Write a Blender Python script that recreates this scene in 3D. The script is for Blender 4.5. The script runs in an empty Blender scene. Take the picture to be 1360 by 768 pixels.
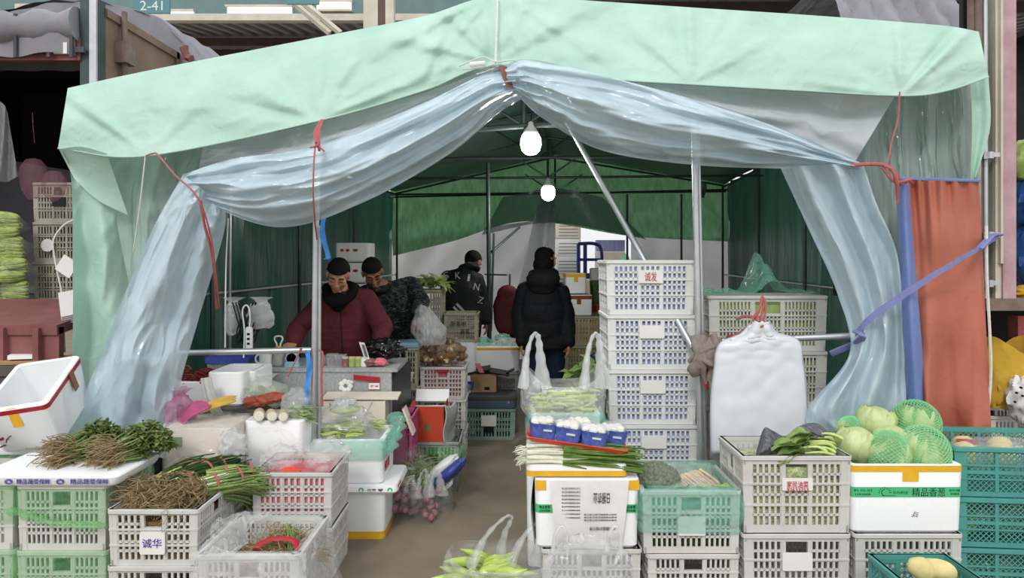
import bpy, bmesh, math, random
from mathutils import Vector, Matrix, Euler, noise
from mathutils.bvhtree import BVHTree
rnd = random.Random(11)
sc = bpy.context.scene
COL = sc.collection
PI = math.pi
V = Vector
# reference measurements: focal length in pixels, horizon row and eye height
FPX, HZ, EYE = 1000.0, 343.0, 1.62


def W(px, py, Y):
    return V(((px - 680) / FPX * Y, Y, EYE - (py - HZ) / FPX * Y))


def GX(px, Y):
    return (px - 680) / FPX * Y


def GZ(py, Y):
    return EYE - (py - HZ) / FPX * Y


def nz(p, s=1.0, seed=0.0):
    return noise.noise(V((p[0] * s + seed * 7.3, p[1] * s - seed * 3.1, p[2] * s + seed * 1.7)))


class M:
    """collects geometry for ONE mesh"""

    def __init__(self):
        self.v, self.f, self.mi, self.cur = [], [], [], 0

    def add(self, vs, fs):
        o = len(self.v)
        self.v += [V(p) for p in vs]
        for q in fs:
            self.f.append([i + o for i in q])
            self.mi.append(self.cur)
        return self

    def obox(self, c, ex, ey, ez):
        c, ex, ey, ez = V(c), V(ex), V(ey), V(ez)
        vs = [c + a * ex + b * ey + d * ez for d in (-1, 1) for b in (-1, 1) for a in (-1, 1)]
        return self.add(vs, [(0, 2, 3, 1), (4, 5, 7, 6), (0, 1, 5, 4), (2, 6, 7, 3), (0, 4, 6, 2), (1, 3, 7, 5)])

    def box(self, c, s, rot=None):
        e = [V((s[0] / 2, 0, 0)), V((0, s[1] / 2, 0)), V((0, 0, s[2] / 2))]
        if rot:
            m = Euler(rot).to_matrix()
            e = [m @ x for x in e]
        return self.obox(c, *e)

    def box2(self, x0, x1, y0, y1, z0, z1):
        return self.box(((x0 + x1) / 2, (y0 + y1) / 2, (z0 + z1) / 2), (x1 - x0, y1 - y0, z1 - z0))

    def rings(self, rs, cap0=True, cap1=True):
        n = len(rs[0])
        vs = [p for r in rs for p in r]
        fs = []
        for i in range(len(rs) - 1):
            for j in range(n):
                k = (j + 1) % n
                fs.append((i * n + j, i * n + k, (i + 1) * n + k, (i + 1) * n + j))
        if cap0:
            fs.append(tuple(range(n - 1, -1, -1)))
        if cap1:
            b = (len(rs) - 1) * n
            fs.append(tuple(range(b, b + n)))
        return self.add(vs, fs)

    def tube(self, pts, r, n=8, cap=True, flat=1.0, up=None):
        pts = [V(p) for p in pts]
        m = len(pts)
        rr = r if isinstance(r, (list, tuple)) else [r] * m
        rs = []
        prev = None
        for i, p in enumerate(pts):
            t = (pts[min(i + 1, m - 1)] - pts[max(i - 1, 0)])
            t = t.normalized() if t.length > 1e-9 else V((0, 0, 1))
            if prev is None:
                a = V(up) if up else (V((0, 0, 1)) if abs(t.z) < .9 else V((1, 0, 0)))
            else:
                a = prev
            a = a - t * a.dot(t)
            if a.length < 1e-6:
                a = t.orthogonal()
            a.normalize()
            prev = a
            b = t.cross(a)
            rs.append([p + (a * math.cos(2 * PI * k / n) * flat + b * math.sin(2 * PI * k / n)) * rr[i] for k in range(n)])
        return self.rings(rs, cap, cap)

    def grid(self, fn, nu, nv, closeu=False):
        vs = [fn(i / nu, j / nv) for j in range(nv + 1) for i in range(nu + (0 if closeu else 1))]
        w = nu if closeu else nu + 1
        fs = []
        for j in range(nv):
            for i in range(nu):
                k = (i + 1) % w if closeu else i + 1
                fs.append((j * w + i, j * w + k, (j + 1) * w + k, (j + 1) * w + i))
        return self.add(vs, fs)

    def lathe(self, prof, n=16, c=(0, 0, 0), cap0=True, cap1=True, sx=1, sy=1):
        c = V(c)
        return self.rings([[c + V((r * sx * math.cos(2 * PI * k / n), r * sy * math.sin(2 * PI * k / n), z)) for k in range(n)] for r, z in prof], cap0, cap1)

    def ell(self, c, r, nu=16, nv=10, fn=None, rot=None):
        c = V(c)
        if not isinstance(r, (tuple, list, Vector)):
            r = (r, r, r)
        mt = Euler(rot).to_matrix() if rot else None

        def pt(th, ph):
            d = V((math.cos(th) * math.sin(ph), math.sin(th) * math.sin(ph), math.cos(ph)))
            k = fn(d) if fn else 1.0
            q = V((d.x * r[0], d.y * r[1], d.z * r[2])) * k
            if mt:
                q = mt @ q
            return c + q
        rs = [[pt(2 * PI * i / nu, PI * (j + .5) / (nv + 0.0)) for i in range(nu)] for j in range(nv)]
        o = len(self.v)
        self.rings(rs[::-1], False, False)
        top, bot = pt(0, 0), pt(0, PI)
        k = len(self.v)
        self.v += [top, bot]
        b = o + (nv - 1) * nu
        for i in range(nu):
            j = (i + 1) % nu
            self.f.append([b + i, b + j, k]); self.mi.append(self.cur)
            self.f.append([o + j, o + i, k + 1]); self.mi.append(self.cur)
        return self

    def xf(self, mt):
        self.v = [mt @ p for p in self.v]
        return self

    def warp(self, fn):
        self.v = [V(fn(p)) for p in self.v]
        return self


def mesh_from(name, m, mats, smooth=35):
    me = bpy.data.meshes.new(name)
    me.from_pydata([tuple(p) for p in m.v], [], m.f)
    for x in (mats if isinstance(mats, (list, tuple)) else [mats]):
        me.materials.append(x)
    me.polygons.foreach_set('material_index', m.mi)
    bm = bmesh.new(); bm.from_mesh(me)
    bmesh.ops.recalc_face_normals(bm, faces=bm.faces)
    bm.to_mesh(me); bm.free()
    if smooth:
        me.polygons.foreach_set('use_smooth', [True] * len(me.polygons))
        me.set_sharp_from_angle(angle=math.radians(smooth))
    me.update()
    return me


def obj(name, m, mats, parent=None, loc=None, smooth=35):
    me = m if isinstance(m, bpy.types.Mesh) else mesh_from(name, m, mats, smooth)
    o = bpy.data.objects.new(name, me)
    COL.objects.link(o)
    if parent is not None:
        o.parent = parent
    if loc is not None:
        o.location = loc
    return o


def tag(o, label, cat, group=None, kind=None):
    o['label'] = label
    o['category'] = cat
    if group:
        o['group'] = group
    if kind:
        o['kind'] = kind
    return o


def thing(name, label, cat, loc=(0, 0, 0), rot=(0, 0, 0), group=None):
    o = bpy.data.objects.new(name, None)
    o.empty_display_size = .05
    COL.objects.link(o)
    o.location = loc
    o.rotation_euler = rot if isinstance(rot, (tuple, list)) else (0, 0, rot)
    return tag(o, label, cat, group)


def struct(name, m, mats, smooth=35, label=None, cat=None):
    o = obj(name, m, mats, None, None, smooth)
    o['kind'] = 'structure'
    if label:
        o['label'] = label
    if cat:
        o['category'] = cat
    return o


def kids(o):
    return [c for c in COL.objects if c.parent == o]


def dup(o, loc=None, rot=None, label=None, group=None, parent=None, scale=None):
    c = o.copy()
    COL.objects.link(c)
    if parent is not None:
        c.parent = parent
    if loc is not None:
        c.location = loc
    if rot is not None:
        c.rotation_euler = rot if isinstance(rot, (tuple, list, Euler)) else (0, 0, rot)
    if scale is not None:
        c.scale = scale if isinstance(scale, (tuple, list)) else (scale,) * 3
    if label:
        c['label'] = label
    if group:
        c['group'] = group
    for ch in kids(o):
        dup(ch, parent=c)
    return c


def resample(P, u):
    """catmull-rom through P, u in 0..1 by index"""
    n = len(P) - 1
    t = min(max(u, 0), 1) * n
    i = min(int(t), n - 1)
    t -= i
    p1, p2 = P[i], P[i + 1]
    p0 = P[i - 1] if i > 0 else [2 * a - b for a, b in zip(p1, p2)]
    p3 = P[i + 2] if i + 2 <= n else [2 * b - a for a, b in zip(p1, p2)]
    return [0.5 * (2 * b + (c - a) * t + (2 * a - 5 * b + 4 * c - d) * t * t + (-a + 3 * b - 3 * c + d) * t ** 3) for a, b, c, d in zip(p0, p1, p2, p3)]


def curve3(P, n):
    P = [tuple(p) for p in P]
    return [V(resample(P, i / n)) for i in range(n + 1)]


def rrect(w, d, r, z, n=4, cx=0, cy=0):
    pts = []
    for (sx, sy, a0) in ((1, 1, 0), (-1, 1, PI / 2), (-1, -1, PI), (1, -1, 1.5 * PI)):
        for k in range(n + 1):
            a = a0 + PI / 2 * k / n
            pts.append(V((cx + sx * (w / 2 - r) + r * math.cos(a), cy + sy * (d / 2 - r) + r * math.sin(a), z)))
    return pts


# ---------------------------------------------------------------- materials
def _n(nt, typ, **kw):
    n = nt.nodes.new(typ)
    for k, v in kw.items():
        if k in n.inputs:
            n.inputs[k].default_value = v
        else:
            setattr(n, k, v)
    return n


def lin(c):
    """sRGB 0-255 -> linear"""
    r = []
    for x in c[:3]:
        x /= 255
        r.append(x / 12.92 if x <= .04045 else ((x + .055) / 1.055) ** 2.4)
    return r


def mat(name, c, rough=.6, var=.15, scale=6, bump=0, bscale=40, spec=.3, metal=0, trans=0, alpha=1, c2=None, crease=0, stretch=None, tc='Object', wave=None, emit=0, bdist=.01, detail=4):
    m = bpy.data.materials.new(name)
    m.use_nodes = True
    nt = m.node_tree
    nt.nodes.clear()
    out = _n(nt, 'ShaderNodeOutputMaterial')
    b = _n(nt, 'ShaderNodeBsdfPrincipled')
    L = nt.links.new
    t = _n(nt, 'ShaderNodeTexCoord')
    src = t.outputs[tc]
    if stretch:
        mp = _n(nt, 'ShaderNodeMapping')
        mp.inputs['Scale'].default_value = stretch
        L(src, mp.inputs['Vector'])
        src = mp.outputs['Vector']
    no = _n(nt, 'ShaderNodeTexNoise', Scale=scale, Detail=detail, Roughness=.6)
    L(src, no.inputs['Vector'])
    cr = _n(nt, 'ShaderNodeValToRGB')
    a = lin(c)
    bcol = lin(c2) if c2 else [min(1, x * (1 + var)) for x in a]
    acol = a if c2 else [x * (1 - var) for x in a]
    cr.color_ramp.elements[0].position = .3
    cr.color_ramp.elements[1].position = .7
    cr.color_ramp.elements[0].color = (*acol, 1)
    cr.color_ramp.elements[1].color = (*bcol, 1)
    L(no.outputs['Fac'], cr.inputs['Fac'])
    L(cr.outputs['Color'], b.inputs['Base Color'])
    b.inputs['Roughness'].default_value = rough
    b.inputs['Specular IOR Level'].default_value = spec
    b.inputs['Metallic'].default_value = metal
    hgt = None
    if bump:
        nb = _n(nt, 'ShaderNodeTexNoise', Scale=bscale, Detail=3, Roughness=.6)
        if crease:
            nb.noise_type = 'RIDGED_MULTIFRACTAL'
            nb.normalize = True
            nb.inputs['Distortion'].default_value = .6
        L(src, nb.inputs['Vector'])
        bp = _n(nt, 'ShaderNodeBump', Strength=bump, Distance=bdist)
        L(nb.outputs['Fac'], bp.inputs['Height'])
        L(bp.outputs['Normal'], b.inputs['Normal'])
        hgt = nb
    sh = b.outputs[0]
    if trans:
        tr = _n(nt, 'ShaderNodeBsdfTranslucent')
        L(cr.outputs['Color'], tr.inputs['Color'])
        mx = _n(nt, 'ShaderNodeMixShader', Fac=trans)
        L(sh, mx.inputs[1]); L(tr.outputs[0], mx.inputs[2])
        sh = mx.outputs[0]
    if alpha < 1:
        tp = _n(nt, 'ShaderNodeBsdfTransparent')
        mx = _n(nt, 'ShaderNodeMixShader', Fac=alpha)
        L(tp.outputs[0], mx.inputs[1]); L(sh, mx.inputs[2])
        if crease and hgt:
            # crumpled film turns milky along its creases
            mr = _n(nt, 'ShaderNodeMapRange')
            mr.inputs['From Min'].default_value = .35
            mr.inputs['From Max'].default_value = .95
            mr.inputs['To Min'].default_value = max(0, alpha - .12)
            mr.inputs['To Max'].default_value = min(1, alpha + crease)
            L(hgt.outputs['Fac'], mr.inputs['Value'])
            L(mr.outputs[0], mx.inputs['Fac'])
        sh = mx.outputs[0]
    if emit:
        em = _n(nt, 'ShaderNodeEmission', Strength=emit)
        em.inputs['Color'].default_value = (*a, 1)
        sh = em.outputs[0]
    L(sh, out.inputs['Surface'])
    return m


def film(name, c, alpha, rough=.22, crease=.35, bscale=9, bump=.5, trans=.35, spec=.6, stretch=None, bdist=.02):
    return mat(name, c, rough, .06, 5, bump, bscale, spec, 0, trans, alpha, None, crease, stretch, bdist=bdist)
# ---------------------------------------------------------------- the materials of the market
K = {}
K['floor'] = mat('worn_concrete', (120, 108, 92), .75, .22, 1.6, .35, 22, .25, c2=(146, 134, 116), bdist=.006)
K['mint'] = mat('mint_tarpaulin', (176, 212, 196), .5, .07, 3, .4, 16, .35, trans=.12, crease=.1, c2=(194, 224, 209), bdist=.012)
K['mint_in'] = mat('green_tarpaulin_wall', (72, 150, 118), .5, .1, 2.5, .35, 14, .3, trans=.2, crease=.1)
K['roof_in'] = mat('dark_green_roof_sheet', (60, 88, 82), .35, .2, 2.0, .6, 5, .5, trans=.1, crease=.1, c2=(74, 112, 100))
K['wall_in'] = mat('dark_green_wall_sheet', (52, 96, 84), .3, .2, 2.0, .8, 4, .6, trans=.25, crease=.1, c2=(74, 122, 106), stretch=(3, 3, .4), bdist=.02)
K['net'] = mat('green_shade_net', (104, 160, 112), .8, .25, 14, .25, 60, .1, trans=.7, c2=(140, 192, 146), stretch=(1, 1, .35))
K['sag'] = film('sagging_dark_film', (78, 98, 106), .82, .3, .1, 6, .5, .3)
K['blue_film'] = film('blue_plastic_film', (204, 224, 234), .88, .12, .12, 11, .35, .1, .8, bdist=.015)
K['clear_film'] = film('clear_plastic_film', (206, 228, 220), .58, .12, .42, 6, 1.0, .12, .9, stretch=(2.6, 2.6, .4), bdist=.04)
K['band_film'] = film('greyish_plastic_film', (216, 222, 226), .84, .2, .25, 10, .8, .15, .8, bdist=.02)
K['thin_bag'] = film('thin_clear_bag', (234, 238, 234), .2, .12, .4, 16, 1.0, .15, .9)
K['bag'] = film('clear_plastic_bag', (234, 236, 236), .40, .12, .55, 14, 1.0, .15, .9, bdist=.02)
K['white_bag'] = film('milky_plastic_bag', (238, 240, 241), .62, .2, .38, 14, .9, .25, .8)
K['green_film'] = film('green_plastic_bag', (138, 216, 138), .42, .15, .45, 16, .9, .25, .8)
K['teal_film'] = film('teal_plastic_bag', (146, 214, 194), .55, .2, .35, 16, .8, .3)
K['pink_film'] = film('pink_plastic_bag', (206, 132, 168), .62, .25, .3, 20, .8, .4)
K['navy_film'] = film('navy_plastic_bag', (28, 44, 96), .95, .2, .05, 14, .7, .1)
K['black_film'] = film('black_plastic_bag', (22, 23, 26), .97, .2, .03, 16, .7, .05)
K['white_sheet'] = mat('white_plastic_sheet', (246, 246, 248), .5, .03, 3, .6, 4, .35, trans=.75, crease=.1)
K['orange'] = mat('orange_tarpaulin', (182, 104, 84), .6, .08, 3, .3, 16, .25, trans=.06, crease=.1, c2=(192, 118, 98))
K['bluetarp'] = mat('blue_tarpaulin', (116, 136, 190), .55, .08, 4, .3, 18, .3, trans=.05, crease=.1)
K['strap'] = mat('blue_webbing', (126, 132, 180), .7, .1, 20, .3, 120, .2)
K['pipe'] = mat('galvanised_pipe', (196, 198, 200), .32, .08, 12, .05, 60, .5, metal=.75)
K['pipe_dark'] = mat('dull_steel_pipe', (74, 84, 84), .45, .15, 8, .05, 60, .4, metal=.5)
K['rope_red'] = mat('red_plastic_rope', (178, 100, 96), .6, .15, 60, .4, 160)
K['rope_white'] = mat('white_cord', (222, 218, 210), .7, .1, 60, .3, 160)
K['rope_blue'] = mat('blue_plastic_ribbon', (70, 140, 214), .4, .12, 20, .3, 40)
K['crate'] = mat('white_crate_plastic', (214, 212, 206), .5, .07, 5, .1, 30, .35, trans=.08)
K['crate_white'] = mat('bright_white_crate_plastic', (232, 232, 230), .5, .04, 5, .1, 30, .35, trans=.08)
K['crate_grey'] = mat('grey_crate_plastic', (150, 152, 148), .55, .12, 6, .1, 30)
K['crate_dingy'] = mat('dingy_crate_plastic', (176, 170, 152), .55, .12, 6, .1, 30)
K['crate_green'] = mat('sage_crate_plastic', (136, 164, 150), .55, .1, 6, .1, 30)
K['crate_teal'] = mat('teal_crate_plastic', (80, 152, 144), .5, .1, 6, .1, 30, .35)
K['plate'] = mat('label_plate_plastic', (232, 230, 226), .5, .03, 6)
K['foam'] = mat('white_foam', (242, 243, 243), .75, .02, 60, .12, 220, .2, bdist=.002)
K['foam_dirty'] = mat('scuffed_white_foam', (222, 220, 214), .8, .07, 5, .12, 200, .2, bdist=.002)
K['tape_yel'] = mat('yellow_tape', (232, 178, 48), .35, .08, 20)
K['tape_grn'] = mat('green_printed_tape', (82, 190, 128), .35, .06, 20)
K['tape_red'] = mat('red_tape', (176, 40, 52), .35, .08, 20)
K['tape_brown'] = mat('brown_tape', (140, 78, 34), .35, .08, 20)
K['ink'] = mat('black_ink', (38, 40, 40), .7, .05)
K['ink_red'] = mat('red_ink', (186, 50, 60), .7, .05)
K['ink_purple'] = mat('purple_ink', (74, 66, 150), .7, .05)
K['ink_grey'] = mat('grey_ink', (110, 106, 110), .7, .05)
K['ink_white'] = mat('white_ink', (222, 226, 222), .6, .03)
K['ink_silver'] = mat('silver_print', (172, 172, 176), .5, .05)
K['paper'] = mat('newsprint', (222, 218, 214), .85, .05, 14, .2, 30)
K['card'] = mat('cardboard', (176, 142, 104), .85, .1, 8, .1, 60)
K['card_pale'] = mat('pale_cardboard', (222, 210, 194), .85, .08, 8, .1, 60)
K['red_print'] = mat('red_printed_card', (186, 66, 44), .6, .08, 8)
K['pinkred'] = mat('pink_red_net', (222, 118, 130), .7, .2, 60, .4, 90)
K['magenta'] = mat('magenta_plastic', (184, 88, 130), .5, .15, 20, .4, 30)
K['blue_liner'] = mat('blue_crate_liner', (138, 156, 204), .6, .2, 22, .3, 40, c2=(186, 198, 226))
K['bluegrey'] = mat('blue_grey_plastic', (84, 102, 118), .5, .12, 7)
K['metal_grey'] = mat('speckled_grey_sheet', (150, 153, 154), .5, .15, 70, .2, 30, .35, metal=.1, c2=(186, 188, 188))
K['metal_dark'] = mat('dark_sheet_metal', (70, 74, 76), .5, .2, 9, .2, 30, .4, metal=.35)
K['brown_panel'] = mat('brown_truck_panel', (118, 94, 80), .6, .15, 3, .15, 12, .3, c2=(142, 116, 100))
K['truck_red'] = mat('faded_red_paint', (124, 74, 72), .6, .2, 4, .2, 14, .3, c2=(148, 98, 94))
K['pink_post'] = mat('faded_pink_paint', (172, 132, 140), .65, .15, 6, .2, 30, .25, c2=(196, 166, 170))
K['rust'] = mat('rusty_steel', (104, 84, 76), .7, .25, 8, .3, 30, .25, c2=(140, 122, 114))
K['greytarp'] = mat('grey_tarpaulin', (128, 126, 132), .7, .15, 3, .5, 8, .2, c2=(154, 152, 158), crease=.1)
K['darkcloth'] = mat('dark_truck_lining', (40, 36, 38), .85, .2, 4, .2, 10)
K['slate'] = mat('dark_grey_panel', (84, 82, 86), .8, .15, 3, .1, 10)
K['deck'] = mat('dusty_dark_board', (92, 86, 82), .85, .2, 6, .2, 30)
K['beam'] = mat('cream_painted_steel', (196, 186, 168), .6, .12, 3, .1, 20, c2=(216, 208, 194))
K['beam_brown'] = mat('brown_painted_steel', (96, 76, 66), .6, .15, 3)
K['corr'] = mat('corrugated_roof_steel', (94, 84, 80), .6, .15, 2, .1, 10, c2=(116, 106, 102))
K['sign'] = mat('teal_sign_board', (92, 136, 142), .5, .05, 4)
K['sky_win'] = mat('bright_window_glass', (250, 252, 255), emit=1.5)
K['teal_panel'] = mat('teal_grey_panel', (104, 130, 128), .6, .08, 3)
K['bulb'] = mat('lit_lamp_glass', (255, 252, 246), emit=14)
K['black'] = mat('black_plastic', (24, 24, 26), .45, .15, 10)
K['white'] = mat('white_plastic', (232, 232, 230), .4, .03, 10)
K['ceramic'] = mat('white_ceramic', (236, 236, 232), .2, .02, 10, spec=.5)
K['tea'] = mat('tea_glass', (176, 124, 40), .15, .15, 20, spec=.6, alpha=.85)
K['glass'] = mat('clear_glass', (214, 224, 222), .08, .03, 10, spec=.8, alpha=.3)
K['blue'] = mat('blue_plastic', (58, 76, 150), .4, .1, 12)
K['blue_pale'] = mat('pale_blue_plastic', (146, 190, 210), .45, .06, 12)
K['punnet'] = mat('blue_printed_punnet', (62, 88, 176), .45, .15, 50, c2=(104, 128, 200))
K['red_tray'] = mat('red_plastic_tray', (226, 84, 60), .4, .06, 12)
K['cloth_taupe'] = mat('taupe_cloth', (140, 128, 120), .9, .15, 18, .3, 60, .1)
K['cloth_grey'] = mat('speckled_grey_wool', (74, 74, 80), .95, .35, 55, .5, 120, .1, c2=(136, 136, 142))
K['cloth_pale'] = mat('pale_grey_towel', (186, 186, 184), .95, .1, 30, .4, 120, .1)
K['yellow_cloth'] = mat('yellow_sack_cloth', (206, 164, 60), .7, .12, 10, .4, 20, .2, crease=.1)
K['cleanbag'] = mat('stacked_white_bags', (230, 232, 237), .3, .02, 8, .4, 4, .5, trans=.1, crease=.1, bdist=.012)
# vegetables
K['root'] = mat('dry_roots', (160, 138, 104), .9, .3, 60, .4, 160, .1)
K['root_dark'] = mat('earthy_roots', (124, 100, 72), .9, .3, 60, .4, 160, .1)
K['leaf'] = mat('green_leaf', (96, 128, 54), .55, .3, 26, .3, 60, .3, trans=.25, c2=(134, 160, 84))
K['leaf_dark'] = mat('dark_green_leaf', (60, 92, 44), .55, .3, 26, .3, 60, .3, trans=.25)
K['leaf_light'] = mat('light_green_leaf', (168, 190, 104), .5, .2, 18, .3, 50, .3, trans=.3, c2=(204, 216, 146))
K['stem_green'] = mat('green_stalk', (110, 136, 72), .5, .25, 40, .2, 90, .3, c2=(150, 168, 104))
K['stem_white'] = mat('white_stalk', (226, 226, 206), .5, .1, 40, .2, 90, .3)
K['cabbage'] = mat('pale_cabbage_leaf', (180, 200, 128), .5, .18, 9, .6, 22, .35, trans=.12, c2=(216, 226, 172), crease=.1, bdist=.008)
K['cab_net'] = mat('green_net_string', (136, 204, 150), .6, .1, 40)
K['broccoli'] = mat('broccoli_floret', (112, 124, 104), .85, .3, 90, .8, 220, .15, c2=(142, 152, 130))
K['pepper'] = mat('lime_green_pepper', (164, 188, 76), .25, .12, 14, .15, 20, .5, c2=(188, 206, 108))
K['chili'] = mat('dried_red_chili', (116, 36, 30), .45, .3, 30, .3, 60, .4)
K['mush_white'] = mat('white_mushroom', (236, 232, 222), .7, .06, 20, .2, 60, .2)
K['mush_brown'] = mat('brown_shiitake', (128, 94, 62), .7, .3, 16, .3, 60, .2)
K['mush_gill'] = mat('cream_gills', (214, 194, 154), .8, .1, 30)
K['radish'] = mat('radish_skin', (204, 188, 156), .5, .1, 14, .15, 40)
K['beans'] = mat('green_beans', (112, 140, 84), .5, .25, 40, .2, 80, .3, c2=(166, 184, 128))
K['potato'] = mat('pale_yellow_tuber', (222, 206, 144), .6, .12, 12, .3, 30, .25)
K['shallot'] = mat('purple_shallot', (112, 58, 74), .5, .3, 20, .2, 60, .35, c2=(164, 118, 122))
K['mustard'] = mat('mustard_yellow_packet', (202, 168, 76), .45, .15, 24, .4, 30)
K['carrot'] = mat('red_brown_packet', (150, 74, 56), .5, .25, 18, .3, 30)
K['choy'] = mat('choy_stem', (176, 196, 100), .4, .2, 20, .2, 40, .4, c2=(204, 220, 142))
K['leaf_mid'] = mat('mid_green_leaf', (122, 152, 74), .5, .25, 22, .3, 60, .3, trans=.25, c2=(164, 190, 116))
# people
K['skin'] = mat('warm_skin', (188, 138, 112), .5, .06, 14, .15, 90, .35, bdist=.002)
K['skin_dark'] = mat('tanned_skin', (148, 102, 80), .5, .08, 14, .15, 90, .35, bdist=.002)
K['lip'] = mat('lip_skin', (158, 92, 84), .45, .05)
K['eye'] = mat('dark_eye', (34, 24, 20), .3, .05)
K['hair'] = mat('black_hair', (20, 18, 18), .75, .3, 60, .6, 160, .15, stretch=(1, 1, .3))
K['maroon'] = mat('maroon_jacket_cloth', (92, 38, 46), .75, .1, 8, .3, 120, .2)
K['blackcloth'] = mat('black_jacket_cloth', (22, 23, 27), .7, .2, 8, .3, 90, .25)
K['collar'] = mat('black_fleece', (22, 22, 25), .95, .2, 30, .5, 150, .1)
K['jeans'] = mat('dark_denim', (34, 42, 66), .85, .2, 20, .3, 160, .15)
K['trouser'] = mat('charcoal_trousers', (44, 44, 48), .85, .15, 20, .2, 120, .15)
K['shoe'] = mat('dark_shoe', (30, 28, 28), .6, .1)


def camo():
    m = mat('dark_camouflage', (46, 52, 50), .8, .1, 8, .3, 90, .15)
    nt = m.node_tree
    cr = [n for n in nt.nodes if n.type == 'VALTORGB'][0]
    cr.color_ramp.interpolation = 'CONSTANT'
    e = cr.color_ramp.elements
    e[0].position = 0; e[0].color = (*lin((30, 32, 34)), 1)
    e[1].position = .47; e[1].color = (*lin((58, 66, 62)), 1)
    x = e.new(.56); x.color = (*lin((24, 26, 28)), 1)
    x = e.new(.64); x.color = (*lin((92, 98, 94)), 1)
    n = [n for n in nt.nodes if n.type == 'TEX_NOISE'][0]
    n.inputs['Scale'].default_value = 13
    n.inputs['Detail'].default_value = 2
    mp = nt.nodes.new('ShaderNodeMapping')
    mp.inputs['Scale'].default_value = (1, 1, 1.8)
    t = [q for q in nt.nodes if q.type == 'TEX_COORD'][0]
    nt.links.new(t.outputs['Object'], mp.inputs['Vector'])
    nt.links.new(mp.outputs['Vector'], n.inputs['Vector'])
    return m


K['camo'] = camo()


# ---------------------------------------------------------------- writing
def text_mesh(s, w, h, ext=.001, name='lettering'):
    """flat lettering in the local XZ plane, centred, facing -Y, fitted to w x h"""
    cu = bpy.data.curves.new(name, 'FONT')
    cu.body = s
    cu.align_x = 'CENTER'
    cu.extrude = ext
    cu.resolution_u = 3
    o = bpy.data.objects.new(name, cu)
    COL.objects.link(o)
    dg = bpy.context.evaluated_depsgraph_get()
    me = bpy.data.meshes.new_from_object(o.evaluated_get(dg))
    bpy.data.objects.remove(o)
    me.name = name
    xs = [v.co.x for v in me.vertices]; ys = [v.co.y for v in me.vertices]; zs = [v.co.z for v in me.vertices]
    if not xs:
        return me
    cx, cy = (min(xs) + max(xs)) / 2, (min(ys) + max(ys)) / 2
    sx = w / max(1e-6, max(xs) - min(xs)); sy = h / max(1e-6, max(ys) - min(ys))
    if w <= 0:
        sx = sy
    for v in me.vertices:
        v.co = V(((v.co.x - cx) * sx, -v.co.z, (v.co.y - cy) * sy))
    return me


def text(s, w, h, m, parent, loc, rot=(0, 0, 0), name='lettering', ext=.001):
    me = text_mesh(s, w, h, ext, name)
    me.materials.clear(); me.materials.append(m)
    o = obj(name, me, m, parent, loc)
    o.rotation_euler = rot
    return o


# ---------------------------------------------------------------- crates
_crates = {}


def wall_bars(m, L, h, mp, style, cols, rows, handle, t=.010):
    """one lattice wall; mp(s, out, z) -> point; s in -L/2..L/2"""
    def bx(s0, s1, z0, z1, o0=-t / 2, o1=t / 2):
        c = mp((s0 + s1) / 2, (o0 + o1) / 2, (z0 + z1) / 2)
        ex = (mp(s1, 0, 0) - mp(s0, 0, 0)) / 2
        ey = (mp(0, o1, 0) - mp(0, o0, 0)) / 2
        m.obox(c, ex, ey, V((0, 0, (z1 - z0) / 2)))
    cp = .085 * L
    zb, zt = .10 * h, .89 * h
    bx(-L / 2, -L / 2 + cp, 0, h, -t * .6, t * .7)
    bx(L / 2 - cp, L / 2, 0, h, -t * .6, t * .7)
    bx(-L / 2, L / 2, 0, zb)
    bx(-L / 2, L / 2, zt, h)
    # outer stiffening ribs
    for f in (.36, .64):
        bx(-L / 2, L / 2, h * f - .004, h * f + .004, t * .2, t * 1.1)
    x0, x1 = -L / 2 + cp, L / 2 - cp
    if style == 'mesh':
        for k in range(1, cols):
            s = x0 + (x1 - x0) * k / cols
            bx(s - .008, s + .008, zb, zt, -t * .5, t * .9)
        for k in range(1, rows):
            z = zb + (zt - zb) * k / rows
            bx(x0, x1, z - .008, z + .008, -t * .5, t * .9)
        g = .026
        H = zt - zb
        n = int((x1 - x0 + H) / g)
        for k in range(n + 1):
            for sg in (1, -1):
                a = -H + k * g
                p0x, p1x = a, a + H
                za, zc = 0.0, H
                if p0x < 0:
                    za = -p0x; p0x = 0
                if p1x > x1 - x0:
                    zc = H - (p1x - (x1 - x0)); p1x = x1 - x0
                if p1x - p0x < .005:
                    continue
                if sg > 0:
                    A, B = mp(x0 + p0x, 0, zb + za), mp(x0 + p1x, 0, zb + zc)
                else:
                    A, B = mp(x1 - p0x, 0, zb + za), mp(x1 - p1x, 0, zb + zc)
                d = B - A
                sd = d.normalized().cross((mp(0, 1, 0) - mp(0, 0, 0)).normalized())
                m.obox((A + B) / 2, d / 2, sd * .0022, (mp(0, .0025, 0) - mp(0, 0, 0)))
        return
    # three panels, thin vertical bars, horizontal bars
    Wd = x1 - x0
    pan = [(x0, x0 + Wd * .33), (x0 + Wd * .36, x0 + Wd * .64), (x0 + Wd * .67, x1)]
    for s in (x0 + Wd * .345, x0 + Wd * .655):
        bx(s - Wd * .016, s + Wd * .016, zb, zt, -t * .5, t * .8)
    for i, (a, b) in enumerate(pan):
        n = max(2, round(cols * (b - a) / Wd))
        g = (b - a) / n
        hole = handle and i == 1
        for k in range(n + 1):
            s = a + g * k
            bx(s - g * .2, s + g * .2, zb, zt if not hole else h * .66)
        for k in range(1, rows):
            z = zb + (zt - zb) * k / rows
            if hole and z > h * .66:
                continue
            bx(a, b, z - .0055, z + .0055)
        if hole:
            bx(a, b, h * .64, h * .68, -t * .6, t)
            bx(a - .004, a + .006, h * .64, zt, -t * .6, t)
            bx(b - .006, b + .004, h * .64, zt, -t * .6, t)


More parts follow.
